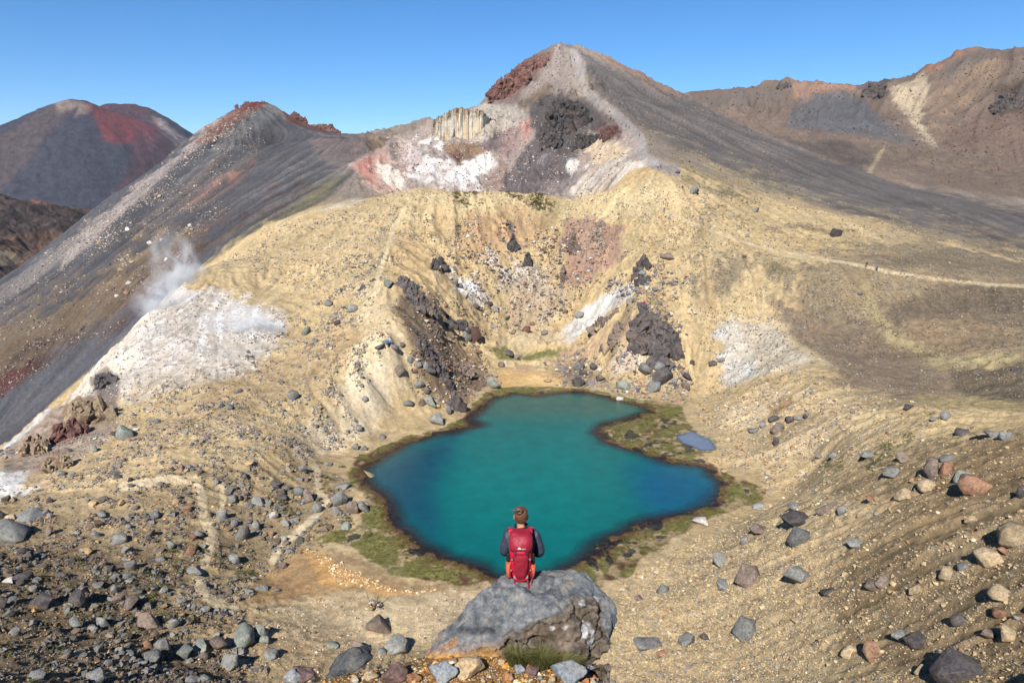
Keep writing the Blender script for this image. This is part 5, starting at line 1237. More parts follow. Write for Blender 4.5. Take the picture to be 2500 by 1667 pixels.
scatter('low_scrub', 'patch of scrub on the right slope below the track', [[(2090,1125),(2160,1085),(2240,1055),(2200,1100),(2130,1140)], [(1990,1140),(2060,1120),(2050,1150)], [(2120,1150),(2190,1120),(2180,1150)]], 190, (6, 14), GRN, (60, 140), scrub=True, warp=6, soft=6, flat=(0.35, 0.55), sink=0.1, cap=2)
scatter('low_scrub', 'dry tufts on the brown plain', [[(1950,620),(2640,640),(2640,880),(2200,900),(2000,800)]], 2600, (2.6, 6.5), [(3, (128,116,82)), (2, (104,96,66)), (1, (150,136,96))], (140, 330), scrub=True, flat=(0.3, 0.5), sink=0.1, clump=1.2, cap=1.5)
scatter('low_scrub', 'mossy strip on the ochre slope at the left', [[(440,1050),(540,985),(570,965),(560,990),(470,1050)], [(380,1100),(470,1060),(460,1080),(390,1115)], [(600,1000),(640,990),(600,1030)]], 160, (4, 9), GRN, (90, 240), scrub=True, warp=6, soft=6, flat=(0.25, 0.4), sink=0.1, cap=1.5)

# water weed and moss: soft tufts along the shore
_wm = np.zeros_like(area); _wm[ii] = sstep(0.4, -0.2, dS) * sstep(-1.0, 0.3, dW) * (0.4 + np.clip(weedn + 0.3, 0, 1))
scatter('water_weed', 'olive and dark red water weed round the lake', [[(700,1300),(840,1100),(1200,940),(1680,980),(1900,1200),(1500,1440),(1100,1440)]], 4200, (5, 15), [(4, (112,112,44)), (3, (94,98,36)), (1.2, (84,48,44)), (0.8, (130,128,60))], (60, 170), scrub=True, flat=(0.10, 0.2), sink=0.3, wgt=_wm, shore=-99, cap=2.2)
_wr = np.zeros_like(area); _wr[ii] = sstep(2.6, 0.3, np.abs(dW - 0.6)) 
scatter('water_weed', 'dark red weed edging the open water', [[(700,1300),(840,1100),(1200,940),(1680,980),(1900,1200),(1500,1440),(1100,1440)]], 2600, (4, 11), [(4, (104,56,52)), (2, (86,48,50)), (1, (116,92,54))], (60, 170), scrub=True, flat=(0.08, 0.16), sink=0.35, wgt=_wr, shore=-99, cap=1.8)
# ------------------------------------------------------------------ crags and cliffs
def crag_mesh(name, size, seed, sub=5, block=0.35, rough=0.25, cells=2.2, colf=None, mat=None, flute=0.0):
    bm = bmesh.new()
    bmesh.ops.create_icosphere(bm, subdivisions=sub, radius=1.0)
    off = Vector((seed * 2.7, seed * 5.1, seed * 1.3))
    lay = bm.verts.layers.float_color.new('Col') if colf else None
    sx, sy, sz = size
    m = max(size)
    for v in bm.verts:
        n = v.co.normalized()
        q = Vector((n.x * sx / m, n.y * sy / m, n.z * sz / m))
        # superellipsoid: squarer than a ball
        p = Vector([math.copysign(abs(c) ** 0.72, c) for c in n])
        d = 1.0
        dist, pts = mnoise.voronoi(q * cells + off)
        cellr = mnoise.cell(pts[0] * 7.3)
        d += block * (cellr - 0.5)
        edge = min(1.0, (dist[1] - dist[0]) * 3.0)
        d -= 0.10 * block * (1 - edge)
        d2, p2 = mnoise.voronoi(q * cells * 2.8 + off * 1.7)
        d += block * 0.35 * (mnoise.cell(p2[0] * 5.7) - 0.5) - 0.05 * block * (1 - min(1, (d2[1] - d2[0]) * 4))
        d += rough * 0.5 * mnoise.fractal(q * cells * 1.1 + off, 0.9, 2.0, 4)
        d += rough * 0.22 * mnoise.fractal(q * cells * 6 + off, 0.7, 2.1, 3)
        v.co = Vector((p.x * sx, p.y * sy, p.z * sz)) * (0.5 * d)
        if lay is not None:
            c = colf(q, cellr, edge)
            v[lay] = (c[0], c[1], c[2], 1)
    for f in bm.faces:
        f.smooth = True
    me = bpy.data.meshes.new(name); bm.to_mesh(me); bm.free()
    try:
        me.set_sharp_from_angle(angle=math.radians(38))
    except Exception:
        pass
    if mat:
        me.materials.append(mat)
    return me
def crag(px, py, w, h, k, label, depth=0.7, seed=1, rmin=3.0, r=None, block=0.4, rough=0.3, cells=2.2, sub=5, rz=0.0, tilt=0.0, back=0.15, name='rock_outcrop', mat=None, group=None, bs=1.0):
    """an outcrop: many angular blocks jammed together into one mesh, stepping up the slope"""
    g = random.Random(seed)
    base = hit(px, py + h * 0.45, rmin) if r is None else at(px, py + h * 0.45, r)
    s = ppm(base)
    W, Hh = w / s, h / s
    D = W * depth
    a = math.atan2(base.x, base.y)
    fw = Vector((math.sin(a), math.cos(a), 0)); rt = Vector((math.cos(a), -math.sin(a), 0))
    bm = bmesh.new()
    nb = int((16 + 5 * sub * max(w, h) / 60) / bs ** 1.6)
    for i in range(nb):
        u = g.uniform(-0.5, 0.5); v = g.random()
        wd = (1 - 0.75 * v ** 1.5) if h > 0.85 * w else 1.0 - 0.35 * v * v
        lx = u * W * wd * 0.9 - tilt * (v - 0.5) * W
        p = base + rt * lx + fw * (D * (0.1 + 0.65 * v) + g.uniform(-0.12, 0.12) * D) + Vector((0, 0, Hh * (v * 0.86 - (0.1 + 0.35 * abs(u) * (h > 0.85 * w)))))
        if r is None:
            gz_ = float(ground(p.x, p.y)[0]); p.z = max(p.z, gz_)
        sz = bs * (0.26 + 0.30 * g.random() ** 1.5) * min(W, Hh * 1.6) * (1.1 - 0.35 * v)
        b2 = bmesh.new(); b2.from_mesh(g.choice(BLOCKS))
        mt = Matrix.Translation(p) @ Euler((g.uniform(-0.5, 0.5), g.uniform(-0.5, 0.5), g.uniform(0, 6.28))).to_matrix().to_4x4() @ Matrix.Diagonal((sz * g.uniform(0.7, 1.3), sz * g.uniform(0.6, 1.1), sz * g.uniform(0.9, 1.7), 1))
        b2.transform(mt)
        tm = bpy.data.meshes.new('t'); b2.to_mesh(tm); b2.free(); bm.from_mesh(tm); bpy.data.meshes.remove(tm)
    off = Vector((seed, seed * 2, 0)); m = min(W, Hh)
    for v in bm.verts:
        q_ = v.co / m
        v.co += v.normal * m * (0.025 * mnoise.fractal(q_ * 5 + off, 0.8, 2, 3))
        v.co -= base
    for f in bm.faces:
        f.smooth = False
    me = bpy.data.meshes.new(name); bm.to_mesh(me); bm.free()
    me.materials.clear(); me.materials.append(mat or ROCKM[k])
    o = bpy.data.objects.new(name, me); C.objects.link(o)
    o.location = base
    tag(o, label, 'rock outcrop', group)
    placed.append((base.x, base.y, W * 0.4))
    return o
ROCKM['k'] = rock_mat('black_lava', c3_(122,114,112), c3_(78,72,72), c3_(146,122,100), 0.6, 0.9)
ROCKM['y'] = rock_mat('ochre_crag', c3_(186,164,134), c3_(146,126,104), c3_(170,138,122), 0.5, 0.9)
ROCKM['q'] = rock_mat('red_crag', c3_(138,98,88), c3_(102,74,70), c3_(160,134,120), 0.25, 0.9)
ROCKM['s'] = rock_mat('black_crag', c3_(104,96,94), c3_(72,68,68), c3_(128,112,104), 0.2, 0.9)
crag(1016,718,80,76,'k','dark craggy outcrop at the top left rim of the bowl', 0.8, 3, sub=5, tilt=0.5, rmin=100, bs=0.6)
crag(1040,850,52,80,'k','dark crag in the middle of the left rim above the lake', 0.8, 7, tilt=0.25, rmin=100, bs=0.6)
crag(1066,800,28,52,'k','narrow dark crag between the two larger crags of the left rim', 0.8, 9, rmin=100)
crag(1082,905,34,52,'k','lowest dark crag of the left rim, nearest to the lake', 0.9, 11, rmin=100)
crag(1110,975,34,44,'k','dark jagged rock at the foot of the left rim by the water', 0.8, 13, rmin=100)
crag(985,690,44,30,'k','uppermost dark rocks of the left rim beside the green grey boulder', 0.8, 83, rmin=100, bs=0.6)
crag(1050,762,40,36,'k','broken dark rocks joining the upper and middle crags of the left rim', 0.8, 85, rmin=100, bs=0.6)
crag(1060,880,36,34,'k','broken dark rocks under the middle crag of the left rim', 0.8, 87, rmin=100, bs=0.6)
crag(1098,940,34,34,'k','broken dark rocks between the lowest crag and the water', 0.8, 89, rmin=100, bs=0.6)
crag(1130,905,60,24,'b','line of brown rocks across the slope behind the lowest crag', 0.8, 91, rmin=100, bs=0.6)
crag(1120,800,60,30,'d','dark rocks on the slope left of the red boulder', 0.7, 93, rmin=100, bs=0.6)
crag(1640,850,44,60,'k','right end of the big dark rock face', 0.6, 95, rmin=100, bs=0.6)
crag(1480,785,70,20,'b','thin rock band above the pink slope of the bowl', 0.5, 97, rmin=100, bs=0.5)
crag(1598,828,128,84,'k','big dark rock face above the far right lake shore', 0.55, 17, rmin=100, block=0.3, cells=2.6, bs=0.5)
crag(1505,806,40,60,'b','folded grey brown rib left of the big dark rock face', 0.7, 19, rmin=100)
crag(1610,880,52,44,'d','broken dark rock hanging below the big dark rock face', 0.7, 21, rmin=100)
crag(1568,648,46,48,'k','dark rock pinnacle on the right rim of the bowl', 0.8, 23, rmin=100)
crag(1570,685,36,20,'d','low dark ledge under the rock pinnacle', 0.8, 25, rmin=100)
crag(220,1006,100,64,'y','ochre fluted crag below the white fumarole slope', 0.45, 27, rmin=100, cells=3.4, block=0.45, bs=0.85)
crag(172,1050,72,40,'q','dark red crag under the ochre fluted crag', 0.5, 29, rmin=100, cells=3, bs=0.85)
crag(90,1090,64,40,'y','crumbling ochre and pink ledge at the left', 0.5, 31, rmin=100, cells=3, bs=0.85)
crag(140,1130,60,36,'y','low ochre ledge above the white patch at the left edge', 0.5, 33, rmin=100, cells=3, bs=0.85)
crag(255,930,50,40,'d','grey cliff knob at the lower end of the fumarole slope', 0.6, 35, rmin=100, bs=0.85)
crag(1062,640,26,44,'d','dark rocks left of the white patch in the bowl', 0.8, 37, rmin=150)
crag(1252,590,30,52,'d','upper dark rib on the back wall of the bowl', 0.5, 39, rmin=150)
crag(1290,630,24,40,'d','lower dark rib on the back wall of the bowl', 0.5, 41, rmin=150)
crag(1400,590,30,60,'b','pinkish brown rib on the back wall of the bowl', 0.4, 43, rmin=150)
crag(1465,545,26,26,'b','brown knob above the pink rock of the bowl', 0.6, 45, rmin=150)
crag(1375,665,24,60,'b','lower brown rib at the edge of the pink rock in the bowl', 0.4, 47, rmin=150)
# crater and summit
crag(1385,285,120,100,'s','black lava crag inside the red crater', 0.35, 51, rmin=290, block=0.25, rough=0.35, cells=3, sub=6, bs=0.45)
crag(1345,335,60,50,'s','lower black lava knob inside the red crater', 0.35, 53, rmin=290, block=0.25, cells=3, bs=0.5)
crag(1430,345,70,40,'s','dark ledge below the summit trail', 0.35, 55, rmin=290, block=0.25, cells=3, bs=0.5)
crag(1490,322,52,38,'r','maroon crag beside the summit trail', 0.4, 57, rmin=290, block=0.3, cells=3, bs=0.5)
crag(1248,200,90,70,'q','red cliff on the left shoulder of the summit', 0.5, 59, rmin=380, block=0.3, cells=3, tilt=-0.5, sub=6, bs=0.45)
crag(1222,222,44,46,'q','lower red cliff on the left shoulder of the summit', 0.5, 61, rmin=380, block=0.3, cells=3, bs=0.5)
crag(1300,158,80,36,'q','upper red ledge just left of the summit', 0.5, 63, rmin=380, block=0.3, cells=3, tilt=-0.35, bs=0.5)
crag(720,284,30,18,'q','small red block on the skyline of the dark ridge', 0.6, 65, r=452, block=0.3)
crag(745,293,16,22,'q','red pinnacle on the skyline of the dark ridge', 0.6, 67, r=450, block=0.3)
crag(790,312,80,22,'q','long low red crest on the skyline between ridge and crater', 0.4, 69, r=442, block=0.25, bs=0.6)
crag(615,254,70,20,'q','dark red rim at the top of the dark ridge', 0.4, 71, r=466, block=0.2, tilt=-0.35, bs=0.6)
crag(2470,245,90,46,'s','dark brown crag at the right edge of the brown mountain', 0.4, 73, rmin=500, block=0.3, cells=3, bs=0.5)
crag(2135,222,50,34,'s','dark knob on the saddle of the brown hills', 0.5, 75, rmin=500, block=0.3, cells=3)
crag(1915,210,40,16,'s','small crag on the skyline left of the orange saddle', 0.5, 77, rmin=700, block=0.3, cells=3)
crag(2160,198,26,10,'s','tiny crag on the skyline right of the orange saddle', 0.5, 79, rmin=700, block=0.3, cells=3)

# pale columnar cliff behind the crater
def cliff():
    nu, nv = 300, 60
    g = np.random.default_rng(77)
    u = np.linspace(0, 1, nu)
    bx = np.interp(u, [0, 0.08, 0.45, 0.7, 1], [1058, 1062, 1112, 1160, 1212])
    by = np.interp(u, [0, 0.1, 0.5, 0.8, 1], [352, 352, 351, 348, 344])
    ty = np.interp(u, [0, 0.05, 0.18, 0.36, 0.5, 0.62, 0.8, 1], [308, 293, 281, 270, 259, 266, 270, 300]) + 1.6 * np.interp(u * 60, np.arange(61), g.standard_normal(61))
    by = by + np.interp(u, [0, 0.6, 0.8, 1], [0, 0, -4, -10])
    br = np.interp(u, [0, 0.05, 0.4, 0.8, 1], [415, 398, 390, 393, 412])
    edges = np.cumsum(g.uniform(0.3, 1.9, 70)); edges = edges / edges[-1]
    ci = np.searchsorted(edges, u); pos = (u - np.r_[0, edges][ci]) / np.diff(np.r_[0, edges])[np.minimum(ci, 69)]
    colr = g.random(80)[np.minimum(ci, 79)]; bulge = np.sqrt(np.clip(1 - (2 * pos - 1) ** 2, 0, 1))
    X = np.zeros((nv, nu)); Y = X.copy(); Z = X.copy(); CC = np.zeros((nv, nu, 3))
    base = [at(bx[i], by[i] + 8, br[i]) for i in range(nu)]; top = [at(bx[i], ty[i], br[i] + 3) for i in range(nu)]
    for j in range(nv):
        t_ = j / (nv - 1)
        tt = min(t_ / 0.72, 1.0); bk = max((t_ - 0.72) / 0.28, 0)
        for i in range(nu):
            p = base[i].lerp(top[i], tt)
            a = math.atan2(p.x, p.y); dr = Vector((math.sin(a), math.cos(a), 0))
            brk = g.standard_normal() * 0.18
            p = p - dr * (bulge[i] * 0.5 + colr[i] * 1.0 + 4.0 * float(vnoise(np.array([i * 0.07]), np.array([j * 0.12]), 3)[0])) * (1 - 0.5 * tt) * (1 - bk) + dr * (tt * 2.0 + bk * 34) - Vector((0, 0, bk * 5 + bk * bk * 8)) + Vector((brk, brk, brk)) * (1 if 0.55 < t_ < 0.95 else 0.3)
            X[j, i], Y[j, i], Z[j, i] = p
            n_ = float(vnoise(np.array([i * 0.11]), np.array([j * 0.03]), 8)[0])
            grey = col(200, 190, 174); och = col(206, 178, 136); br_ = col(150, 126, 100)
            c = grey * (0.7 + 0.55 * colr[i]) * (0.85 + 0.5 * abs(float(vnoise(np.array([i * 0.5]), np.array([j * 0.25]), 12)[0])))
            c = c * (1 - 0.8 * max(0, min(1, n_ * 3 + (0.5 if 0.55 < u[i] < 0.78 else -0.2)))) + och * 0.8 * max(0, min(1, n_ * 3 + (0.5 if 0.55 < u[i] < 0.78 else -0.2)))
            cap = max(0, min(1, (tt - 0.74 + 0.45 * n_) * 5)) if bk == 0 else 0.9
            c = c * (1 - cap) + br_ * cap
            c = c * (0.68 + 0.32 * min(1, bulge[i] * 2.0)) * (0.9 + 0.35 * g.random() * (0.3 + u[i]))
            CC[j, i] = c
    o = grid_mesh('columnar_cliff', X, Y, Z, CC.astype(np.float32), None, M_GROUND, smooth=False)
    tag(o, 'pale columnar rock cliff behind the crater', 'cliff')
cliff()
# ------------------------------------------------------------------ the big boulder in the foreground
def eval_mesh(o):
    dg = bpy.context.evaluated_depsgraph_get()
    dg.update()
    ev = o.evaluated_get(dg)
    return bpy.data.meshes.new_from_object(ev)
FS = 0.97
def hull_into(bm, pts):
    vs = [bm.verts.new(p) for p in pts]
    r = bmesh.ops.convex_hull(bm, input=vs)
    dl = [e for e in r['geom_interior'] if isinstance(e, bmesh.types.BMVert)] + [e for e in r['geom_unused'] if isinstance(e, bmesh.types.BMVert)]
    if dl:
        bmesh.ops.delete(bm, geom=list(set(dl)), context='VERTS')
def q(px, py, r, dz=0.0):
    v = at(px, py, r * FS); v.z += dz
    return v
bm = bmesh.new()
top_block = [(1196,1418,8.62),(1232,1394,8.9),(1262,1390,9.05),(1323,1382,9.2),(1365,1386,9.2),(1397,1384,9.2),(1432,1391,9.1),(1460,1414,9.0),(1225,1545,8.15),(1300,1508,8.15),(1375,1484,8.25),(1452,1470,8.5)]
hull_into(bm, [q(*p) for p in top_block] + [q(*p, dz=-0.75) for p in top_block])
tongue = [(1029,1592,8.25),(1072,1536,8.4),(1119,1492,8.5),(1160,1466,8.58),(1196,1420,8.62),(1260,1420,8.6),(1300,1508,8.15),(1215,1570,7.98),(1160,1586,7.95),(1052,1618,7.95),(1034,1604,8.1)]
hull_into(bm, [q(*p) for p in tongue] + [q(*p, dz=-0.5) for p in tongue])
face = [(1310,1512,8.1),(1375,1486,8.2),(1452,1472,8.45),(1496,1474,8.75),(1330,1570,8.0),(1400,1596,8.02),(1440,1612,8.2),(1484,1602,8.4),(1490,1560,8.45),(1250,1560,8.0),(1270,1585,7.98)]
hull_into(bm, [q(*p) for p in face] + [q(1400,1480,9.0), q(1300,1500,8.8), q(1450,1560,9.1,-0.2), q(1300,1580,8.7,-0.2)])
right = [(1440,1400,9.05),(1460,1414,9.0),(1495,1447,8.9),(1506,1463,8.85),(1517,1490,8.8),(1511,1512,8.75),(1499,1531,8.7),(1490,1556,8.6),(1440,1480,8.45),(1440,1540,8.4)]
hull_into(bm, [q(*p) for p in right] + [q(1440,1420,9.4), q(1490,1480,9.4,-0.1), q(1440,1530,9.3,-0.2)])
foot = [(1440,1622,8.35),(1496,1612,8.5),(1500,1680,8.3),(1430,1690,8.1),(1420,1640,8.15)]
hull_into(bm, [q(*p) for p in foot] + [q(1460,1620,9.0,-0.2), q(1460,1690,8.9,-0.4)])
me = bpy.data.meshes.new('tmp'); bm.to_mesh(me); bm.free()
tmp = bpy.data.objects.new('tmp', me); C.objects.link(tmp)
md = tmp.modifiers.new('r', 'REMESH'); md.mode = 'VOXEL'; md.voxel_size = 0.021
m2 = tmp.modifiers.new('s', 'SMOOTH'); m2.factor = 0.5; m2.iterations = 3
bme = eval_mesh(tmp)
bpy.data.objects.remove(tmp)
n = len(bme.vertices)
co = np.empty(n * 3, np.float32); bme.vertices.foreach_get('co', co); co = co.reshape(-1, 3)
no = np.empty(n * 3, np.float32); bme.vertices.foreach_get('normal', no); no = no.reshape(-1, 3)
bpx, bpy_ = project(co[:, 0], co[:, 1], co[:, 2])
ORIG = co.copy()
cc = np.ones((n, 4), np.float32)
_wx = 16 * fbm(bpx, bpy_, 34, 4, 3); _wy = 14 * fbm(bpx + 91, bpy_, 30, 4, 5)
roughm = pm(bpx + _wx, bpy_ + _wy, [(1200,1600),(1250,1545),(1305,1518),(1370,1486),(1400,1462),(1440,1452),(1480,1470),(1475,1520),(1490,1560),(1500,1620),(1500,1700),(1200,1700)], 9)
GREY1, GREY2, GREYD = col(150,154,158), col(128,132,136), col(84,86,92)
for i in range(n):
    p = Vector(co[i]); nn = Vector(no[i])
    f1 = mnoise.fractal(p * 1.6, 0.9, 2.0, 4); f2 = mnoise.fractal(p * 6.0 + Vector((7, 1, 3)), 0.8, 2.0, 4); f3 = mnoise.fractal(p * 22.0, 0.7, 2.0, 2)
    d1, q1 = mnoise.voronoi(p * 3.2 + Vector((f2, f1, f2)) * 0.18)
    rm = roughm[i]
    ridge = mnoise.ridged_multi_fractal(Vector((p.x * 1.6 - p.z * 1.2, p.y * 1.6, p.z * 3.2 + p.x * 0.8)), 0.9, 2.1, 5, 1.0, 2.0)
    d1b, q1b = mnoise.voronoi(p * 2.0 + Vector((3, 9, 1)))
    d = 0.05 * f1 + 0.022 * f2 + 0.010 * f3 - 0.02 + 0.035 * (mnoise.cell(q1b[0] * 2.9) - 0.5) - 0.02 * max(0, 0.05 - (d1b[1] - d1b[0])) / 0.05
    d = d * (1 - rm) + rm * (0.07 * f1 + 0.075 * (ridge - 1.1) + 0.045 * f2 + 0.015 * f3 + 0.10 * (mnoise.cell(q1[0] * 3.7) - 0.5) - 0.05 * max(0, 0.12 - (d1[1] - d1[0])) / 0.12)
    co[i] = p + nn * d
    c = GREY1 * (0.5 + 0.5 * min(1, max(0, f1 + 0.5))) + GREY2 * (0.5 - 0.5 * min(1, max(0, f1 + 0.5)))
    k_ = min(1, max(0, (f2 - 0.12) * 3)); c = c * (1 - 0.5 * k_) + GREYD * 0.5 * k_
    k_ = min(1, max(0, (-f2 - 0.2) * 4)); c = c * (1 - 0.5 * k_) + col(182, 168, 152) * 0.5 * k_
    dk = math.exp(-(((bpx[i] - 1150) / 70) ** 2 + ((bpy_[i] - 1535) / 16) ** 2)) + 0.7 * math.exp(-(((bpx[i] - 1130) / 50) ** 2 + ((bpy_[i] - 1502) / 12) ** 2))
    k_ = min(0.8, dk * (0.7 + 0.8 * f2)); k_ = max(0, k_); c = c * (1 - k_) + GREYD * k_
    br_ = col(138, 124, 110) * (0.9 + 0.55 * f2) + 0.02 * (ridge - 1)
    c = c * (1 - rm) + br_ * rm
    # ochre foot of the tongue
    yb = 1556 + (bpx[i] - 1070) * 0.02 + 14 * f1 + 8 * f2
    k_ = min(1, max(0, (bpy_[i] - yb) / 26)) * min(1, max(0, (1235 - bpx[i]) / 20)); c = c * (1 - 0.85 * k_) + col(186, 158, 138) * 0.85 * k_
    k_ = min(1, max(0, (bpy_[i] - yb - 22 + 12 * f2) / 16)) * min(1, max(0, (1230 - bpx[i]) / 20)); c = c * (1 - 0.9 * k_) + col(222, 170, 98) * 0.9 * k_
    k_ = min(1, max(0, (f2 - 0.05) * 5)) * math.exp(-(((bpx[i] - 1090) / 26) ** 2 + ((bpy_[i] - 1562) / 18) ** 2)); c = c * (1 - k_) + col(226, 158, 88) * k_
    # white lichen
    for (lx, ly, lr) in ((1430,1533,13),(1418,1548,7),(1432,1570,10),(1423,1467,7),(1440,1472,5),(1352,1536,7),(1378,1531,5),(1444,1634,7),(1462,1455,6),(1390,1466,5)):
        dd_ = math.hypot(bpx[i] - lx, (bpy_[i] - ly) * 0.9) / lr
        if dd_ < 2:
            k_ = min(1, max(0, (1.05 + 0.9 * f2 + 0.5 * f3 - dd_) * 4)); c = c * (1 - 0.9 * k_) + col(214, 212, 214) * 0.9 * k_
    cc[i, :3] = c
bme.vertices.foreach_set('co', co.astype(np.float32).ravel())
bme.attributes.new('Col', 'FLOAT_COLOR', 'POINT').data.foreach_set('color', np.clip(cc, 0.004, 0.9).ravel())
bme.polygons.foreach_set('use_smooth', np.ones(len(bme.polygons), bool))
bme.update()
def attr_rock(name, scale, bump):
    m = ground_mat(name, 'Col', bump=bump, scale=scale, dist=0.05, lo=0.6, hi=1.4)
    return m
M_HERO = attr_rock('big_boulder_rock', 9.0, 0.8)
bme.materials.clear(); bme.materials.append(M_HERO)
bb = bpy.data.objects.new('boulder', bme); C.objects.link(bb)
tag(bb, 'huge grey boulder in the foreground carrying the seated person', 'boulder')
LANDMARKS.append((1270, 1500, 'the huge foreground boulder'))
from mathutils.bvhtree import BVHTree
BV = BVHTree.FromPolygons([Vector(v) for v in co], [tuple(p.vertices) for p in bme.polygons])
def rock_top(x, y):
    h = BV.ray_cast(Vector((x, y, 0)), Vector((0, 0, -1)))
    return h[0].z if h[0] is not None else None

# stones on the knoll around it
HI = [rock_mesh('stone', 500 + i, npts=12 + i, disp=0.09, flat=0.8, sub=3, round_=0.2) for i in range(5)]
HS = [rock_mesh('stone', 520 + i, npts=9 + i, disp=0.05, flat=0.5, sub=3) for i in range(2)]
for me in HI + HS:
    me.materials.append(ROCKM['g'])
ROCKM2 = {k: rock_mat('near_' + k, *c, 7.0, 0.7) for k, c in {
 'g': (c3_(158,164,170), c3_(122,128,134), c3_(172,168,160)), 'd': (c3_(110,112,118), c3_(78,80,84), c3_(150,140,120)), 'b': (c3_(132,108,104), c3_(100,78,76), c3_(150,124,110)),
 'p': (c3_(206,186,152), c3_(172,150,120), c3_(214,170,120)), 'o': (c3_(196,138,92), c3_(150,110,84), c3_(170,160,150)), 'w': (c3_(218,208,192), c3_(190,176,156), c3_(210,190,150))}.items()}
NEAR = [(852,1624,124,70,'d','wide dark rough stone at the left end of the foreground knoll',0),(963,1648,70,58,'b','round purple brown stone on the foreground knoll',1),
 (1082,1654,76,48,'g','blue grey stone on the ochre soil of the foreground knoll',2),(1142,1640,80,52,'p','pale split slab leaning on the blue grey stone',5),
 (1263,1609,30,20,'w','whitish block on top of the small pile under the tussock',5),(1292,1616,26,16,'p','pale flat stone right of the whitish block in the pile',3),(1310,1628,18,26,'p','upright pale stone at the right end of the small pile',1),
 (1267,1638,32,22,'g','grey stone at the foot of the small pile',2),(1300,1642,40,28,'b','brown grey stone at the foot of the small pile',3),(1240,1656,30,32,'o','two toned orange and grey stone below the small pile',4),
 (1246,1620,20,20,'o','orange stone at the left of the small pile',1),(1226,1618,22,20,'p','tan stone left of the orange one in the small pile',3),
 (1388,1656,92,50,'g','large smooth blue grey stone below the tussock',2),(1190,1584,46,30,'b','brown stone wedged against the foot of the huge boulder',1),(1155,1594,34,18,'p','flat tan stone wedged under the tongue of the huge boulder',6),
 (711,1634,50,48,'g','grey wedge at the left of the foreground knoll',1),(738,1656,72,40,'b','brown orange stone in front of the grey wedge',4),(866,1660,26,26,'w','small pale pointed stone below the wide dark stone',1),(1345,1660,22,20,'p','small tan stone left of the large smooth stone',1),
 (1318,1655,18,16,'g','small grey stone between the pile and the large smooth stone',0),(905,1655,40,22,'p','tan stone between the wide dark stone and the round brown one',3),(1010,1662,40,24,'o','rusty stone right of the round purple brown stone',2)]
for px, py, w, h, k, lab, mi in NEAR:
    base = hit(px, py + h * 0.3, 4.5)
    if math.hypot(base.x, base.y) > 9.5:
        base = at(px, py + h * 0.3, 8.0); base.z = min(base.z, float(ground(base.x, base.y)[0]) + 0.1)
    s = ppm(base)
    W, Hh = w / s, h / s * 0.98
    D = W * 0.8
    o = bpy.data.objects.new('stone', (HI + HS)[mi]); C.objects.link(o)
    o.material_slots[0].link = 'OBJECT'; o.material_slots[0].material = ROCKM2[k]
    o.scale = (W, D, Hh)
    a = math.atan2(base.x, base.y)
    c = base + Vector((math.sin(a), math.cos(a), 0)) * D * 0.3
    o.location = (c.x, c.y, base.z + Hh * 0.26)
    o.rotation_euler = (rk_rng.uniform(-0.1, 0.1), -0.35 if 'slab' in lab else rk_rng.uniform(-0.15, 0.15), rk_rng.uniform(-0.4, 0.4))
    tag(o, lab, 'stone')

# tussock grass in front of the boulder
def grass_mat():
    m, t, b = new_mat('tussock_blade')
    a = t.nodes.new('ShaderNodeAttribute'); a.attribute_name = 'Col'
    t.links.new(a.outputs['Color'], b.inputs['Base Color'])
    b.inputs['Roughness'].default_value = 0.6; b.inputs['Specular IOR Level'].default_value = 0.3
    return m
M_GRASS = grass_mat()
def tussock(px, py, wpx, hpx, lean, label, seed, nb=520, rr0=7.6):
    g = random.Random(seed)
    base = at(px, py, rr0)
    base.z = min(base.z, float(ground(base.x, base.y)[0]) + 0.06)
    s = ppm(base); R_ = wpx / s * 0.5; Hh = hpx / s
    vs, fs, cs_ = [], [], []
    for i in range(nb):
        a = g.uniform(0, 6.283); rr_ = math.sqrt(g.random()) * R_ * 0.55
        p = Vector((rr_ * math.cos(a), rr_ * 0.7 * math.sin(a), -0.02))
        L = Hh * g.uniform(0.6, 1.2); out = Vector((math.cos(a) * g.uniform(0.1, 0.8), math.sin(a) * g.uniform(0.1, 0.7), 0)) + Vector((lean, -0.15, 0))
        w = g.uniform(0.0022, 0.0045)
        sd = Vector((math.cos(a + 1.57 + g.uniform(-1, 1)), math.sin(a + 1.57 + g.uniform(-1, 1)), 0)) * w
        c0 = col(70, 74, 32); c1 = col(*g.choice([(128,126,68),(108,114,56),(150,140,88),(166,150,104),(92,100,46)]))
        k = len(vs)
        for j in range(4):
            t_ = j / 3
            pt = p + Vector((0, 0, 1)) * (L * t_ * (1 - 0.35 * t_ * t_)) + out * (L * 0.75 * t_ * t_)
            ww = sd * (1 - t_ * 0.85)
            vs += [pt - ww, pt + ww]; c = c0 * (1 - t_) + c1 * t_
            cs_ += [(*c, 1), (*c, 1)]
        for j in range(3):
            fs.append((k + 2 * j, k + 2 * j + 1, k + 2 * j + 3, k + 2 * j + 2))
    me = bpy.data.meshes.new('grass_tussock'); me.from_pydata([tuple(v) for v in vs], [], fs)
    me.attributes.new('Col', 'FLOAT_COLOR', 'POINT').data.foreach_set('color', np.array(cs_, np.float32).ravel())
    me.materials.append(M_GRASS)
    o = bpy.data.objects.new('grass_tussock', me); C.objects.link(o); o.location = base
    tag(o, label, 'grass')
    return o
tussock(1262, 1612, 90, 52, -0.1, 'green grass tussock against the left of the boulder face', 1, 700)
tussock(1318, 1620, 100, 56, 0.1, 'middle grass tussock in front of the boulder face', 2, 800)
tussock(1372, 1632, 96, 58, 0.35, 'yellowish grass tussock leaning right under the boulder face', 3, 800)

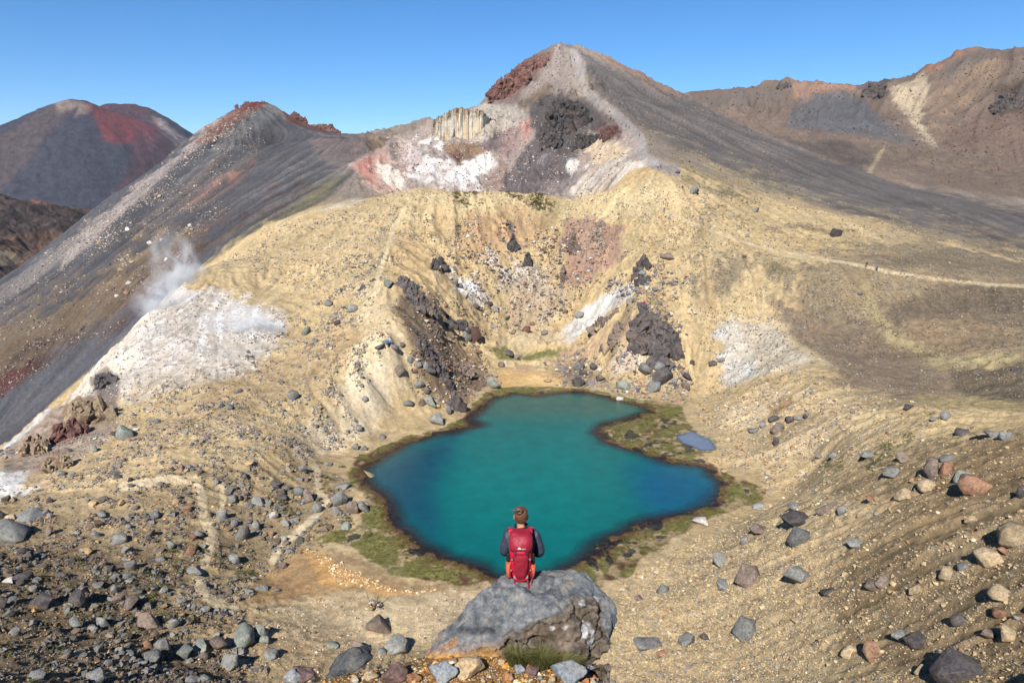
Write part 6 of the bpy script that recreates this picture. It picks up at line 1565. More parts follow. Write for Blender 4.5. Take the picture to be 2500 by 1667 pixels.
# ------------------------------------------------------------------ the seated person
def flat_mat(name, c, rough=0.7, vary=0.12, scale=30, sheen=0.0, spec=0.3, bump=0.0):
    m, t, b = new_mat(name)
    tc = t.nodes.new('ShaderNodeTexCoord'); n = t.nodes.new('ShaderNodeTexNoise'); n.inputs['Scale'].default_value = scale; n.inputs['Detail'].default_value = 4
    t.links.new(tc.outputs['Object'], n.inputs['Vector'])
    mr = t.nodes.new('ShaderNodeMapRange'); mr.inputs['From Min'].default_value = 0.3; mr.inputs['From Max'].default_value = 0.7; mr.inputs['To Min'].default_value = 1 - vary; mr.inputs['To Max'].default_value = 1 + vary
    t.links.new(n.outputs['Fac'], mr.inputs['Value'])
    s = t.nodes.new('ShaderNodeVectorMath'); s.operation = 'SCALE'; s.inputs[0].default_value = tuple(float(v) for v in c)
    t.links.new(mr.outputs[0], s.inputs['Scale']); t.links.new(s.outputs[0], b.inputs['Base Color'])
    b.inputs['Roughness'].default_value = rough; b.inputs['Specular IOR Level'].default_value = spec
    if bump:
        bp = t.nodes.new('ShaderNodeBump'); bp.inputs['Strength'].default_value = bump; bp.inputs['Distance'].default_value = 0.03
        t.links.new(n.outputs['Fac'], bp.inputs['Height']); t.links.new(bp.outputs[0], b.inputs['Normal'])
    return m
M_SKIN = flat_mat('skin', col(206, 150, 120), 0.55)
M_JACK = flat_mat('navy_jacket', col(62, 70, 86), 0.6, 0.22, 9, bump=0.9)
M_COLL = flat_mat('white_lining', col(206, 206, 216), 0.7)
M_TROU = flat_mat('dark_trousers', col(40, 42, 50), 0.8)
M_HAIR = flat_mat('brown_hair', col(104, 68, 46), 0.45, 0.4, 60, spec=0.5, bump=0.5)
M_BURG = flat_mat('burgundy_nylon', col(158, 34, 56), 0.55, 0.2, 11, bump=0.8)
M_RED = flat_mat('bright_red_nylon', col(214, 26, 58), 0.5, 0.14, 14, bump=0.6)
M_ORAN = flat_mat('orange_mesh', col(226, 108, 76), 0.6, 0.1, 40)
M_BLK = flat_mat('black_webbing', col(30, 30, 36), 0.6)
M_GREYP = flat_mat('grey_panel', col(140, 142, 148), 0.6)
M_WHITE = flat_mat('white_print', col(238, 236, 236), 0.6, 0.02)
M_NAVY = flat_mat('navy_trim', col(30, 60, 100), 0.6)

def skin_mesh(name, verts, edges, radii, root=0, sub=2):
    me = bpy.data.meshes.new(name); me.from_pydata(verts, edges, [])
    o = bpy.data.objects.new(name, me); C.objects.link(o)
    bm = bmesh.new(); bm.from_mesh(me)
    ly = bm.verts.layers.skin.verify()
    for v in bm.verts:
        r = radii[v.index]
        v[ly].radius = r if isinstance(r, tuple) else (r, r)
        v[ly].use_root = (v.index == root)
    bm.to_mesh(me); bm.free()
    sk = o.modifiers.new('skin', 'SKIN'); sk.use_smooth_shade = True
    ss = o.modifiers.new('sub', 'SUBSURF'); ss.levels = sub; ss.render_levels = sub
    out = eval_mesh(o)
    bpy.data.objects.remove(o)
    for p in out.polygons:
        p.use_smooth = True
    return out
def chain(lists):
    verts, edges, rad = [], [], []
    idx = {}
    for ch in lists:
        prev = None
        for nm, co_, r in ch:
            if nm not in idx:
                idx[nm] = len(verts); verts.append(co_); rad.append(r)
            if prev is not None:
                edges.append((prev, idx[nm]))
            prev = idx[nm]
    return verts, edges, rad

seat = q(1272, 1404, 9.02)
seat_z = rock_top(seat.x, seat.y)
if seat_z is None:
    seat_z = seat.z
seat = Vector((seat.x, seat.y, seat_z))
person = empty('person', seat, -math.atan2(seat.x, seat.y) + 0.03)
person.scale = (0.99, 1.03, 1.04)
tag(person, 'person with brown hair bun and navy jacket sitting on the huge boulder, seen from behind', 'person')
V_, E_, R_ = chain([
 [('pelvis', (0, 0.02, 0.11), (0.15, 0.12)), ('waist', (0, 0.03, 0.27), (0.135, 0.105)), ('chest', (0, 0.05, 0.44), (0.15, 0.11)), ('neckb', (0, 0.06, 0.60), (0.07, 0.06)), ('neck', (0, 0.075, 0.69), 0.055), ('skull', (0, 0.095, 0.79), (0.082, 0.092)), ('crown', (0, 0.09, 0.875), (0.066, 0.078))],
 [('chest', 0, 0), ('shL', (-0.185, 0.05, 0.555), 0.062), ('elL', (-0.235, 0.06, 0.31), 0.048), ('wrL', (-0.16, 0.27, 0.17), 0.030), ('haL', (-0.09, 0.335, 0.165), (0.036, 0.02))],
 [('chest', 0, 0), ('shR', (0.185, 0.05, 0.555), 0.062), ('elR', (0.25, 0.05, 0.31), 0.048), ('wrR', (0.18, 0.26, 0.17), 0.030), ('haR', (0.10, 0.33, 0.165), (0.036, 0.02))],
 [('pelvis', 0, 0), ('hipL', (-0.095, 0.08, 0.10), 0.095), ('knL', (-0.12, 0.47, 0.11), 0.065), ('anL', (-0.12, 0.53, -0.30), 0.045), ('ftL', (-0.125, 0.66, -0.36), 0.042)],
 [('pelvis', 0, 0), ('hipR', (0.095, 0.08, 0.10), 0.095), ('knR', (0.12, 0.47, 0.11), 0.065), ('anR', (0.12, 0.53, -0.30), 0.045), ('ftR', (0.125, 0.66, -0.36), 0.042)],
])
body = skin_mesh('body', V_, E_, R_)
body.materials.append(M_SKIN); body.materials.append(M_TROU)
for p in body.polygons:
    c = p.center
    p.material_index = 1 if (c.z < 0.30 and not (abs(c.x) < 0.2 and c.y > 0.24 and c.z > 0.13 and c.z < 0.22 and c.y < 0.40)) else 0
obj('body', body, person)
# fingers: five per hand, lying on the lap
for sgn in (-1, 1):
    for i_, (fx, ln) in enumerate(((0.0, 0.07), (0.02, 0.078), (0.04, 0.074), (0.058, 0.06))):
        bx_ = sgn * (0.12 - fx * 1.0)
        fm = skin_mesh('finger', [(bx_, 0.33, 0.17), (bx_ - sgn * 0.02, 0.33 + ln * 0.55, 0.172), (bx_ - sgn * 0.03, 0.33 + ln * 0.9, 0.15)], [(0, 1), (1, 2)], [0.009, 0.008, 0.007], sub=1)
        fm.materials.append(M_SKIN); obj('finger', fm, person)
    fm = skin_mesh('thumb', [(sgn * 0.075, 0.31, 0.178), (sgn * 0.045, 0.335, 0.182), (sgn * 0.03, 0.355, 0.176)], [(0, 1), (1, 2)], [0.011, 0.0095, 0.008], sub=1)
    fm.materials.append(M_SKIN); obj('thumb', fm, person)
# ears
for sgn in (-1, 1):
    em = crag_mesh('ear', (0.024, 0.045, 0.07), 3, sub=2, block=0.0, rough=0.05, mat=M_SKIN)
    e = obj('ear', em, person); e.location = (sgn * 0.094, 0.09, 0.785)
V_, E_, R_ = chain([
 [('hem', (0, 0.015, 0.05), (0.185, 0.15)), ('waist', (0, 0.03, 0.26), (0.175, 0.14)), ('chest', (0, 0.045, 0.45), (0.19, 0.145)), ('neckb', (0, 0.055, 0.59), (0.10, 0.09)), ('coll', (0, 0.07, 0.655), (0.078, 0.075))],
 [('chest', 0, 0), ('shL', (-0.195, 0.045, 0.55), 0.088), ('elL', (-0.245, 0.05, 0.30), 0.076), ('foL', (-0.225, 0.17, 0.22), 0.066), ('wrL', (-0.17, 0.255, 0.18), 0.050)],
 [('chest', 0, 0), ('shR', (0.205, 0.045, 0.55), 0.092), ('elR', (0.272, 0.03, 0.29), 0.088), ('foR', (0.25, 0.15, 0.21), 0.075), ('wrR', (0.19, 0.25, 0.18), 0.052)],
])
jm = skin_mesh('jacket', V_, E_, R_, root=1)
jm.materials.append(M_JACK)
jo = obj('jacket', jm, person)
# collar: dark stand-up band with a white lining fold
def loft(name, secs, mat, parent, seg=24, cap=True, exp=2.6):
    """superellipse sections (z, cx, cy, half width, half depth)"""
    vs, fs = [], []
    for (z, cx, cy, hw, hd) in secs:
        for k in range(seg):
            t_ = 2 * math.pi * k / seg
            c_, s_ = math.cos(t_), math.sin(t_)
            vs.append((cx + hw * math.copysign(abs(c_) ** (2 / exp), c_), cy + hd * math.copysign(abs(s_) ** (2 / exp), s_), z))
    for j in range(len(secs) - 1):
        for k in range(seg):
            fs.append((j * seg + k, j * seg + (k + 1) % seg, (j + 1) * seg + (k + 1) % seg, (j + 1) * seg + k))
    if cap:
        fs.append(tuple(range(seg - 1, -1, -1))); fs.append(tuple((len(secs) - 1) * seg + k for k in range(seg)))
    me = bpy.data.meshes.new(name); me.from_pydata(vs, [], fs)
    for p in me.polygons:
        p.use_smooth = len(p.vertices) == 4
    o = obj(name, me, parent, mat)
    return o
loft('collar', [(0.575, 0, 0.04, 0.125, 0.115), (0.63, 0, 0.05, 0.115, 0.11), (0.675, 0.005, 0.06, 0.105, 0.095), (0.668, 0.005, 0.062, 0.092, 0.082), (0.62, 0, 0.055, 0.088, 0.08)], M_JACK, jo, cap=False)
loft('collar_lining', [(0.612, 0.0, -0.055, 0.075, 0.022), (0.635, 0.004, -0.05, 0.08, 0.02), (0.648, 0.012, -0.042, 0.06, 0.012)], M_COLL, jo)
# hair: cap of swept-back strands and a bun with a loose tip
hv = crag_mesh('hair', (0.188, 0.215, 0.215), 5, sub=5, block=0.0, rough=0.05, mat=M_HAIR)
for v in hv.vertices:
    x, y, z = v.co
    if y > 0.06:
        v.co.y = 0.06 + (y - 0.06) * 0.3
    if z < -0.02:
        v.co.x *= 1 - 0.9 * (-0.02 - z); 
    v.co.x += 0.004 * math.sin(z * 190) * (0.3 + abs(x) * 8); v.co.y += 0.003 * math.sin(x * 260 + z * 60)
ho = obj('hair', hv, person); ho.location = (0.0, 0.078, 0.822)
bun = []
bv_, be_, br2 = [], [], []
for k in range(22):
    t_ = k / 21; an = t_ * 12.0
    bv_.append((-0.03 + 0.042 * math.cos(an) * (1 - 0.3 * t_), -0.045 + 0.04 * t_, 0.925 + 0.034 * math.sin(an) + 0.015 * t_)); br2.append(0.021)
    if k: be_.append((k - 1, k))
bm_ = skin_mesh('hair_bun', bv_, be_, br2, sub=1); bm_.materials.append(M_HAIR); obj('hair_bun', bm_, ho).matrix_parent_inverse = Matrix.Translation(-Vector(ho.location))
tp = skin_mesh('hair_tip', [(-0.05, -0.02, 0.935), (-0.095, -0.03, 0.955), (-0.138, -0.03, 0.945)], [(0, 1), (1, 2)], [0.018, 0.013, 0.004], sub=1); tp.materials.append(M_HAIR)
obj('hair_tip', tp, ho).matrix_parent_inverse = Matrix.Translation(-Vector(ho.location))

# ------------------------------------------------------------------ the backpack
pk = empty('backpack', seat + Vector((0.0, 0, 0)), person.rotation_euler.z)
pk.rotation_euler = (math.radians(2.0), 0, person.rotation_euler.z)
pk.scale = (1.0, 1.05, 1.05)
off = Matrix.Rotation(person.rotation_euler.z, 3, 'Z') @ Vector((-0.012, -0.215, 0.03))
pk.location = seat + off
gz = rock_top(pk.location.x, pk.location.y - 0.06)
if gz is not None:
    pk.location.z = gz + 0.005
tag(pk, 'red hiking backpack with orange side pockets worn by the seated person', 'backpack')
main = loft('main_body', [(0.0, 0, 0, 0.085, 0.07), (0.02, 0, 0, 0.115, 0.095), (0.10, 0, 0, 0.138, 0.115), (0.25, 0, 0, 0.15, 0.125), (0.42, 0, 0, 0.155, 0.12), (0.54, 0, 0.01, 0.16, 0.11), (0.60, 0, 0.02, 0.15, 0.095), (0.62, 0, 0.025, 0.12, 0.07)], M_RED, pk)
loft('front_panel', [(0.045, 0, -0.100, 0.035, 0.02), (0.07, 0, -0.112, 0.062, 0.03), (0.14, 0, -0.122, 0.086, 0.04), (0.25, 0, -0.126, 0.097, 0.045), (0.36, 0, -0.124, 0.102, 0.042), (0.46, 0, -0.118, 0.105, 0.036), (0.49, 0, -0.11, 0.10, 0.028)], M_BURG, pk)
lid = loft('lid', [(0.465, 0, -0.04, 0.146, 0.105), (0.48, 0, -0.045, 0.160, 0.118), (0.53, 0, -0.04, 0.168, 0.128), (0.60, 0, -0.02, 0.162, 0.122), (0.655, 0, 0.008, 0.148, 0.10), (0.68, 0, 0.02, 0.115, 0.065)], M_BURG, pk)
loft('lid_flap', [(0.436, 0, -0.148, 0.045, 0.012), (0.45, 0, -0.155, 0.058, 0.014), (0.478, 0, -0.16, 0.06, 0.014), (0.488, 0, -0.158, 0.05, 0.010)], M_RED, lid)
for sgn in (-1, 1):
    loft('buckle_wing', [(0.435, sgn * 0.07, -0.150, 0.012, 0.008), (0.468, sgn * 0.078, -0.156, 0.016, 0.008)], M_NAVY, lid, seg=8)
# emblem and lettering on the lid
em = bpy.data.meshes.new('emblem'); em.from_pydata([(-0.052, 0, 0), (0.0, 0, 0), (-0.006, 0, 0.012), (-0.018, 0, 0.03), (-0.026, 0, 0.022), (-0.032, 0, 0.027), (-0.044, 0, 0.01)], [], [(0, 1, 2, 3, 4, 5, 6)])
eo = obj('emblem', em, lid, M_WHITE); eo.location = (0.0, -0.1710, 0.528); eo.rotation_euler = (-0.14, 0, 0)
fc = bpy.data.curves.new('lettering', 'FONT'); fc.body = 'macpac'; fc.size = 0.030; fc.extrude = 0.0008
fo = bpy.data.objects.new('tmp_t', fc); C.objects.link(fo); tme = eval_mesh(fo); bpy.data.objects.remove(fo)
to = obj('lettering', tme, lid, M_WHITE); to.location = (-0.03, -0.1720, 0.527); to.rotation_euler = (math.pi / 2 - 0.14, 0, 0); to.scale = (1.0, 0.85, 1)
base_p = loft('base_panel', [(0.012, 0, -0.075, 0.075, 0.03), (0.03, 0, -0.092, 0.092, 0.034), (0.065, 0, -0.10, 0.105, 0.03), (0.075, 0, -0.098, 0.10, 0.024)], M_RED, pk)
def ribbon(name, pts, w, th, mat, parent):
    vs, fs = [], []
    for i, p in enumerate(pts):
        p = Vector(p); d = (Vector(pts[min(i + 1, len(pts) - 1)]) - Vector(pts[max(i - 1, 0)])).normalized()
        s_ = d.cross(Vector((0, 1, 0.001))).normalized() * w * 0.5; n_ = s_.cross(d).normalized() * th * 0.5
        vs += [tuple(p - s_ - n_), tuple(p + s_ - n_), tuple(p + s_ + n_), tuple(p - s_ + n_)]
    for i in range(len(pts) - 1):
        for k in range(4):
            fs.append((4 * i + k, 4 * i + (k + 1) % 4, 4 * i + 4 + (k + 1) % 4, 4 * i + 4 + k))
    m_ = 4 * (len(pts) - 1); fs += [(3, 2, 1, 0), (m_, m_ + 1, m_ + 2, m_ + 3)]
    me = bpy.data.meshes.new(name); me.from_pydata(vs, [], fs)
    return obj(name, me, parent, mat)
for sgn in (-1, 1):
    sp_ = loft('side_pocket', [(0.045, sgn * 0.155, -0.01, 0.018, 0.055), (0.06, sgn * 0.165, -0.015, 0.03, 0.08), (0.14, sgn * 0.172, -0.02, 0.034, 0.09), (0.225 - 0.02 * sgn, sgn * 0.17, -0.02, 0.034, 0.088), (0.235 - 0.02 * sgn, sgn * 0.168, -0.02, 0.028, 0.08)], M_ORAN, pk)
    ribbon('pocket_strap', [(sgn * 0.14, -0.105, 0.07), (sgn * 0.15, -0.118, 0.14), (sgn * 0.135, -0.122, 0.22)], 0.016, 0.005, M_BURG, sp_)
    bt = loft('bottle', [(0.12, sgn * 0.172, -0.0, 0.026, 0.032), (0.30, sgn * 0.172, 0.0, 0.028, 0.034), (0.345, sgn * 0.172, 0.0, 0.018, 0.022), (0.37, sgn * 0.172, 0.0, 0.016, 0.02)], M_BLK, pk, exp=2.0)
    ribbon('shoulder_strap', [(sgn * 0.125, 0.04, 0.60), (sgn * 0.135, 0.10, 0.645), (sgn * 0.14, 0.18, 0.635), (sgn * 0.145, 0.27, 0.56)], 0.06, 0.012, M_RED, pk)
    ribbon('compression_strap', [(sgn * 0.155, -0.06, 0.30), (sgn * 0.12, -0.125, 0.36), (sgn * 0.07, -0.155, 0.43)], 0.014, 0.005, M_BURG, pk)
    ribbon('buckle', [(sgn * 0.128, -0.128, 0.345), (sgn * 0.118, -0.132, 0.365)], 0.024, 0.012, M_GREYP, pk)
    ribbon('buckle', [(sgn * 0.135, -0.13, 0.19), (sgn * 0.132, -0.13, 0.205)], 0.024, 0.012, M_GREYP, pk)
    gp = bpy.data.meshes.new('grey_panel'); gp.from_pydata([(sgn * 0.10, -0.135, 0.085), (sgn * 0.06, -0.137, 0.075), (sgn * 0.095, -0.122, 0.125)], [], [(0, 1, 2)]); obj('grey_panel', gp, pk, M_GREYP)
    ribbon('hanging_strap', [(sgn * 0.088, -0.125, 0.075), (sgn * 0.092, -0.14, 0.02), (sgn * (0.098 + 0.01), -0.155, -0.045)], 0.017, 0.005, M_BURG, pk)
    ribbon('hip_belt', [(sgn * 0.12, 0.04, 0.06), (sgn * 0.17, 0.08, 0.04), (sgn * 0.20, 0.18, 0.03)], 0.07, 0.02, M_BURG, pk)
ribbon('hanging_strap', [(0.15, -0.06, 0.07), (0.152, -0.08, 0.0), (0.142, -0.10, -0.05)], 0.016, 0.005, M_BURG, pk)
# ------------------------------------------------------------------ cairn on the flat
cb = hit(910, 1486, 20)
cn = empty('cairn', cb)
tag(cn, 'small stone cairn with two sticks on the sandy flat', 'cairn')
g = random.Random(3)
sc_ = ppm(cb)
for i in range(46):
    t_ = g.random() ** 1.6
    rad = (1 - t_) * 27 / sc_
    a = g.uniform(0, 6.28); rr_ = rad * math.sqrt(g.random())
    o = bpy.data.objects.new('stone', g.choice(STONES[:1]) if False else g.choice(ROCKS)); C.objects.link(o); o.parent = cn
    o.material_slots[0].link = 'OBJECT'; o.material_slots[0].material = ROCKM[g.choice('ppogbw')]
    d = g.uniform(6, 12) / sc_
    o.scale = (d, d * 0.8, d * 0.6); o.rotation_euler = (g.uniform(-0.3, 0.3), g.uniform(-0.3, 0.3), g.uniform(0, 6.28))
    o.location = (rr_ * math.cos(a), rr_ * math.sin(a), t_ * 20 / sc_ + 0.1)
M_STICK = flat_mat('weathered_stick', col(120, 108, 92), 0.9)
def stick(p0, p1, r0, parent):
    p0, p1 = Vector(p0), Vector(p1); d = (p1 - p0); ax = d.normalized(); s_ = ax.orthogonal().normalized(); t2 = ax.cross(s_)
    vs, fs = [], []
    for j in range(4):
        c = p0 + d * (j / 3) + s_ * 0.06 * math.sin(j * 2.0)
        for k in range(6):
            an = k * math.pi / 3; rr_ = r0 * (1 - 0.15 * j)
            vs.append(tuple(c + s_ * math.cos(an) * rr_ + t2 * math.sin(an) * rr_))
    for j in range(3):
        for k in range(6):
            fs.append((j * 6 + k, j * 6 + (k + 1) % 6, j * 6 + 6 + (k + 1) % 6, j * 6 + 6 + k))
    me = bpy.data.meshes.new('stick'); me.from_pydata(vs, [], fs)
    return obj('stick', me, parent, M_STICK)
stick((-8 / sc_, 0.1, 10 / sc_), (-13 / sc_, 0.2, 46 / sc_), 0.05, cn)
stick((6 / sc_, 0, 12 / sc_), (15 / sc_, 0.3, 34 / sc_), 0.07, cn)

# ------------------------------------------------------------------ hikers
def hiker_body(walk):
    s_ = 1 if walk else 0
    V_, E_, R_ = chain([
     [('pelvis', (0, 0, 0.92), (0.15, 0.11)), ('waist', (0, 0.01, 1.10), (0.14, 0.10)), ('chest', (0, 0.02, 1.30), (0.17, 0.115)), ('neckb', (0, 0.03, 1.47), 0.065), ('neck', (0, 0.04, 1.54), 0.052), ('skull', (0, 0.06, 1.64), (0.08, 0.09)), ('crown', (0, 0.05, 1.71), (0.07, 0.08))],
     [('chest', 0, 0), ('shL', (-0.19, 0.02, 1.42), 0.06), ('elL', (-0.26, -0.04 + 0.10 * s_, 1.16), 0.047), ('wrL', (-0.24, 0.10 + 0.1 * s_, 0.95), 0.032), ('haL', (-0.235, 0.14 + 0.1 * s_, 0.88), 0.034)],
     [('chest', 0, 0), ('shR', (0.19, 0.02, 1.42), 0.06), ('elR', (0.26, -0.04 - 0.06 * s_, 1.16), 0.047), ('wrR', (0.25, 0.10 - 0.05 * s_, 0.95), 0.032), ('haR', (0.245, 0.14 - 0.05 * s_, 0.88), 0.034)],
     [('pelvis', 0, 0), ('hipL', (-0.095, 0, 0.88), 0.09), ('knL', (-0.10, 0.10 * s_ + 0.02, 0.50), 0.062), ('anL', (-0.10, 0.05 * s_ + 0.14 * s_, 0.10), 0.045), ('ftL', (-0.10, 0.30 * s_ + 0.14 * (1 - s_), 0.04), 0.042)],
     [('pelvis', 0, 0), ('hipR', (0.095, 0, 0.88), 0.09), ('knR', (0.10, 0.03 - 0.04 * s_, 0.50), 0.062), ('anR', (0.10, -0.26 * s_, 0.12), 0.045), ('ftR', (0.10, -0.16 * s_ + 0.14 * (1 - s_), 0.05), 0.042)],
    ])
    me = skin_mesh('body', V_, E_, R_, sub=1)
    for m in (M_SKIN, M_JACK, M_TROU, M_HAIR):
        me.materials.append(m)
    for p in me.polygons:
        c = p.center
        if c.z > 1.66 or (c.z > 1.57 and c.y < 0.03): k = 3
        elif c.z > 1.50: k = 0
        elif c.z > 0.98 or (abs(c.x) > 0.19 and c.z > 0.96): k = 1
        elif c.z < 0.99 and abs(c.x) > 0.2 and c.z > 0.8: k = 0
        elif c.z > 0.0: k = 2
        p.material_index = k
    return me
HB = [hiker_body(True), hiker_body(False)]
HM = {}
def hm(c):
    if c not in HM:
        HM[c] = flat_mat('cloth_%02x%02x%02x' % c, col(*c), 0.8)
    return HM[c]
pack_me = None
def small_pack(loc, rz, c, label, scale):
    global pack_me
    if pack_me is None:
        tmp_ = loft('backpack', [(0.90, 0, -0.20, 0.10, 0.07), (0.93, 0, -0.22, 0.14, 0.11), (1.15, 0, -0.24, 0.16, 0.13), (1.38, 0, -0.22, 0.15, 0.12), (1.48, 0, -0.18, 0.10, 0.07)], M_BLK, None, seg=14)
        pack_me = tmp_.data; bpy.data.objects.remove(tmp_)
    o = bpy.data.objects.new('backpack', pack_me); C.objects.link(o)
    o.material_slots[0].link = 'OBJECT'; o.material_slots[0].material = hm(c)
    o.location = loc; o.rotation_euler = (0, 0, rz); o.scale = (scale,) * 3
    tag(o, label, 'backpack')
def hiker(px, py, hpx, top, trou, pack, rz, label, walk=True, hair=(60, 44, 34), rmin=20, pl=None, group=None):
    b_ = hit(px, py, rmin)
    s = hpx / ppm(b_) / 1.72
    s = min(max(s, 0.85), 1.25)
    o = bpy.data.objects.new('person', HB[0 if walk else 1]); C.objects.link(o)
    for i, c in ((1, top), (2, trou), (3, hair)):
        o.material_slots[i].link = 'OBJECT'; o.material_slots[i].material = hm(c)
    gz_ = float(ground(b_.x, b_.y)[0])
    o.location = (b_.x, b_.y, gz_ - 0.03); o.rotation_euler = (0, 0, rz); o.scale = (s, s, s)
    tag(o, label, 'person', group)
    if pack:
        small_pack(o.location, rz, pack, pl, s)
hiker(447, 1158, 27, (226,140,150), (120,124,120), (26,40,66), 1.5, 'person in a pink shirt and grey trousers walking along the terrace at the left', pl='dark blue backpack of the hiker in pink on the left terrace')
hiker(949, 849, 23, (40,120,220), (44,38,44), None, 0.2, 'person in a bright blue top standing on the yellow spur', False)
hiker(958, 851, 19, (46,50,74), (190,150,130), None, -0.3, 'person in a dark jacket with bare legs beside the one in blue on the spur', False)
hiker(1572, 752, 20, (190,60,110), (36,38,52), None, 0.1, 'person in pink and dark trousers on the knoll above the big rock face', False)
hiker(1578, 761, 16, (70,220,214), (34,36,60), None, 0.4, 'person in a turquoise top on the knoll above the big rock face', False)
hiker(2114, 653, 15, (70,60,96), (60,50,54), (44,40,66), 1.3, 'person with a dark purple pack walking on the right track', pl='dark purple backpack on the right track')
hiker(2140, 663, 17, (110,70,80), (34,32,38), (70,150,206), 1.3, 'person with a light blue pack walking on the right track', pl='light blue backpack on the right track')
hiker(1621, 521, 14, (50,80,130), (40,44,60), None, 0.0, 'person in blue walking down from the saddle')
hiker(1606, 412, 12, (190,190,200), (60,60,70), None, 0.0, 'person in white at the foot of the summit trail', rmin=235)
hiker(1613, 412, 12, (60,110,190), (40,40,50), None, 0.0, 'person in blue at the foot of the summit trail', rmin=235)
hiker(833, 715, 14, (70,66,70), (50,48,52), None, 0.4, 'person in dark clothes on the ochre slope left of the spur')
hiker(964, 674, 11, (190,220,60), (60,60,60), None, 0.0, 'person in a neon yellow top behind the left crags', False)
hiker(1561, 334, 10, (60,130,210), (40,40,50), None, 0.0, 'person in bright blue on the bend of the summit trail', rmin=250)
for (px, py, c, w_) in ((1528,312,(60,70,80),'dark green'),(1536,315,(40,60,120),'navy'),(1518,308,(60,160,160),'teal'),(1498,297,(80,140,190),'light blue'),(1490,293,(50,60,70),'black'),(1488,275,(220,220,226),'white'),(1405,226,(210,60,60),'red'),(1392,145,(50,52,60),'charcoal'),(1398,141,(176,186,196),'pale grey'),(1402,150,(80,60,56),'brown'),(1394,165,(56,60,72),'slate'),(1366,122,(40,70,60),'green')):
    hiker(px, py, 8, c, (50, 48, 52), None, 0.0, 'tiny person in %s on the trail to the summit' % w_, rmin=250)

# ------------------------------------------------------------------ steam of the fumarole
def steam(px, py, r, sx, sy, sz, dens, seed, label, tilt=0.0):
    c = at(px, py, r)
    bm = bmesh.new(); bmesh.ops.create_icosphere(bm, subdivisions=3, radius=1.0)
    me = bpy.data.meshes.new('steam'); bm.to_mesh(me); bm.free()
    m = bpy.data.materials.new('steam_%d' % seed); m.use_nodes = True
    t = m.node_tree; t.nodes.clear()
    out = t.nodes.new('ShaderNodeOutputMaterial'); pv = t.nodes.new('ShaderNodeVolumePrincipled')
    pv.inputs['Color'].default_value = (0.96, 0.97, 1.0, 1); pv.inputs['Anisotropy'].default_value = -0.32
    tc = t.nodes.new('ShaderNodeTexCoord'); gr = t.nodes.new('ShaderNodeTexGradient'); gr.gradient_type = 'SPHERICAL'
    no_ = t.nodes.new('ShaderNodeTexNoise'); no_.inputs['Scale'].default_value = 1.7; no_.inputs['Detail'].default_value = 5; no_.inputs['Roughness'].default_value = 0.6; no_.inputs['Distortion'].default_value = 0.6
    mp = t.nodes.new('ShaderNodeMapping'); mp.inputs['Location'].default_value = (seed * 3.3, 0, 0)
    t.links.new(tc.outputs['Object'], gr.inputs[0]); t.links.new(tc.outputs['Object'], mp.inputs[0]); t.links.new(mp.outputs[0], no_.inputs['Vector'])
    mr = t.nodes.new('ShaderNodeMapRange'); mr.inputs['From Min'].default_value = 0.45; mr.inputs['From Max'].default_value = 0.75
    t.links.new(no_.outputs['Fac'], mr.inputs['Value'])
    mu = t.nodes.new('ShaderNodeMath'); mu.operation = 'MULTIPLY'; t.links.new(gr.outputs['Fac'], mu.inputs[0]); t.links.new(mr.outputs[0], mu.inputs[1])
    m2 = t.nodes.new('ShaderNodeMath'); m2.operation = 'MULTIPLY'; m2.inputs[1].default_value = dens; t.links.new(mu.outputs[0], m2.inputs[0])
    t.links.new(m2.outputs[0], pv.inputs['Density']); t.links.new(pv.outputs[0], out.inputs['Volume'])
    me.materials.append(m)
    o = bpy.data.objects.new('steam', me); C.objects.link(o)
    o.location = c; o.scale = (sx, sy, sz); o.rotation_euler = (0, tilt, 0)
    tag(o, label, None, None, 'stuff')
steam(438, 668, 214, 8, 7, 13, 1.0, 1, 'thin steam rising from the top of the fumarole slope', -0.25)
steam(585, 810, 172, 13, 7, 7, 0.8, 2, 'steam drifting over the white fumarole slope')
steam(400, 735, 196, 9, 6, 7, 0.8, 3, 'faint steam at the edge of the fumarole slope')

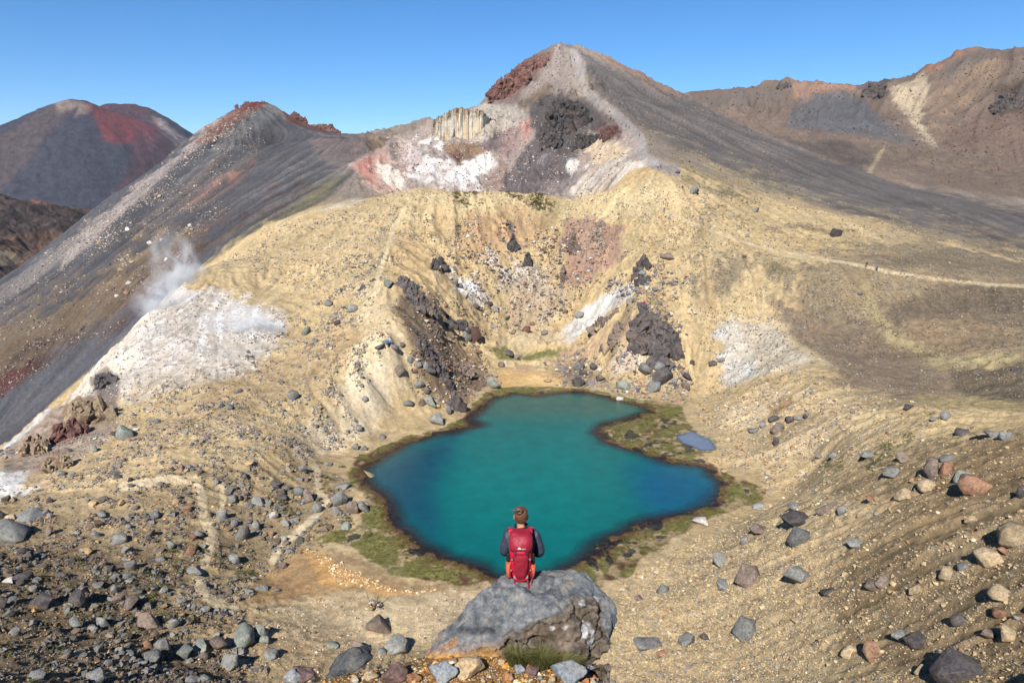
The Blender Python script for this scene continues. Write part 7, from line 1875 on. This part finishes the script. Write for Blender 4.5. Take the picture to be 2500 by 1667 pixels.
# ------------------------------------------------------------------ labels for the remaining boulders, told by their nearest landmark
LMK = [(83,1259,'the large flat boulder at the left edge'),(32,1301,'the biggest boulder at the left edge'),(293,1320,'the long low boulder on the left slope'),(593,1302,'the tall wedge shaped boulder'),(506,1257,'the pale round boulder by the left trail'),(669,1259,'the whitish round boulder on the terrace'),(845,1235,'the boulder cluster on the left shore'),(318,1472,'the big brownish boulder on the left slope'),(101,1462,'the large dark craggy boulder'),(398,1579,'the tall grey boulder by the beach'),(586,1559,'the broad greenish boulder on the flat'),(928,1527,'the lone purple grey boulder on the flat'),(2272,1147,'the upright slab on the right scree'),(2384,1183,'the long orange slab on the right scree'),(2474,1313,'the big pale boulder at the right edge'),(2015,1236,'the large brown boulder above the lake corner'),(1937,1290,'the dark hollowed boulder'),(1829,1407,'the big brown boulder on the right gravel'),(1945,1418,'the leaning boulder on the right gravel'),(1822,1543,'the smooth grey boulder on the gravel'),(2134,1595,'the bright orange boulder at the bottom right'),(2337,1639,'the largest dark boulder at the bottom right'),(2304,1019,'the round boulder on the pale track'),(1898,1046,'the brown boulder row right of the lake'),(2040,570,'the dark lone boulder on the far right plain'),(1625,633,'the brown split boulder by the pinnacle'),(306,1055,'the large greenish boulder under the fumarole'),(861,755,'the grey boulder on the yellow spur'),(948,842,'the two hikers on the spur'),(1051,983,'the egg shaped boulder above the shore'),(1160,818,'the dark red boulder in the bowl'),(1242,864,'the dark boulder by the grassy pool'),(1598,828,'the big dark rock face'),(1568,650,'the rock pinnacle'),(1412,935,'the dark boulder at the far shore'),(465,552,'the pale rocks on the dark ridge'),(714,967,'the middle of the ochre slope'),(1708,1275,'the pale stone at the lower right shore')]
DIRS = [('right of', 1, 0), ('left of', -1, 0), ('above', 0, -1), ('below', 0, 1)]
ORD = ['nearest', 'second', 'third', 'fourth', 'fifth', 'sixth', 'seventh', 'eighth', 'ninth', 'tenth', 'eleventh', 'twelfth']
grp = {}
for o in list(C.objects):
    if o.name.split('.')[0] in ('boulder', 'flat_boulder') and 'label' not in o.keys() and '_px' in o.keys():
        px, py = o['_px'][0], o['_px'][1]
        best = min(LMK, key=lambda L: math.hypot(px - L[0], py - L[1]))
        dx, dy = px - best[0], py - best[1]
        dn = max(DIRS, key=lambda D: D[1] * dx + D[2] * dy * 1.15)[0]
        grp.setdefault((best[2], dn, o['_k']), []).append((math.hypot(dx, dy), o))
for (lm, dn, k), L in grp.items():
    L.sort(key=lambda t_: t_[0])
    for i, (d, o) in enumerate(L):
        o['label'] = ('%s %s boulder %s %s' % (ORD[i], KNAME[k], dn, lm)) if len(L) > 1 else ('%s boulder %s %s' % (KNAME[k], dn, lm))
for o in C.objects:
    if '_px' in o.keys():
        px, py = o['_px'][0], o['_px'][1]
        o['group'] = ('boulders on the lower left slope' if px < 900 and py > 1120 else 'boulders on the right scree' if px > 1450 and py > 1090 else 'boulders right of the lake' if px > 1690 else 'boulders in and around the bowl' if px > 920 else 'boulders on the ochre spur')
        del o['_px']; del o['_k']

# ------------------------------------------------------------------ the air: faint blue haze over the distance
hz = bpy.data.meshes.new('haze')
bm = bmesh.new(); bmesh.ops.create_cube(bm, size=1.0); bm.to_mesh(hz); bm.free()
ho_ = bpy.data.objects.new('haze', hz); C.objects.link(ho_)
ho_.scale = (70000, 70000, 900); ho_.location = (0, 0, 200)
hmat = bpy.data.materials.new('haze'); hmat.use_nodes = True
t = hmat.node_tree; t.nodes.clear()
out = t.nodes.new('ShaderNodeOutputMaterial'); pv = t.nodes.new('ShaderNodeVolumePrincipled')
pv.inputs['Color'].default_value = (0.72, 0.84, 1.0, 1); pv.inputs['Density'].default_value = 0.000022; pv.inputs['Anisotropy'].default_value = 0.0
t.links.new(pv.outputs[0], out.inputs['Volume'])
hz.materials.append(hmat)
tag(ho_, 'faint blue haze over the far mountains', None, None, 'stuff')
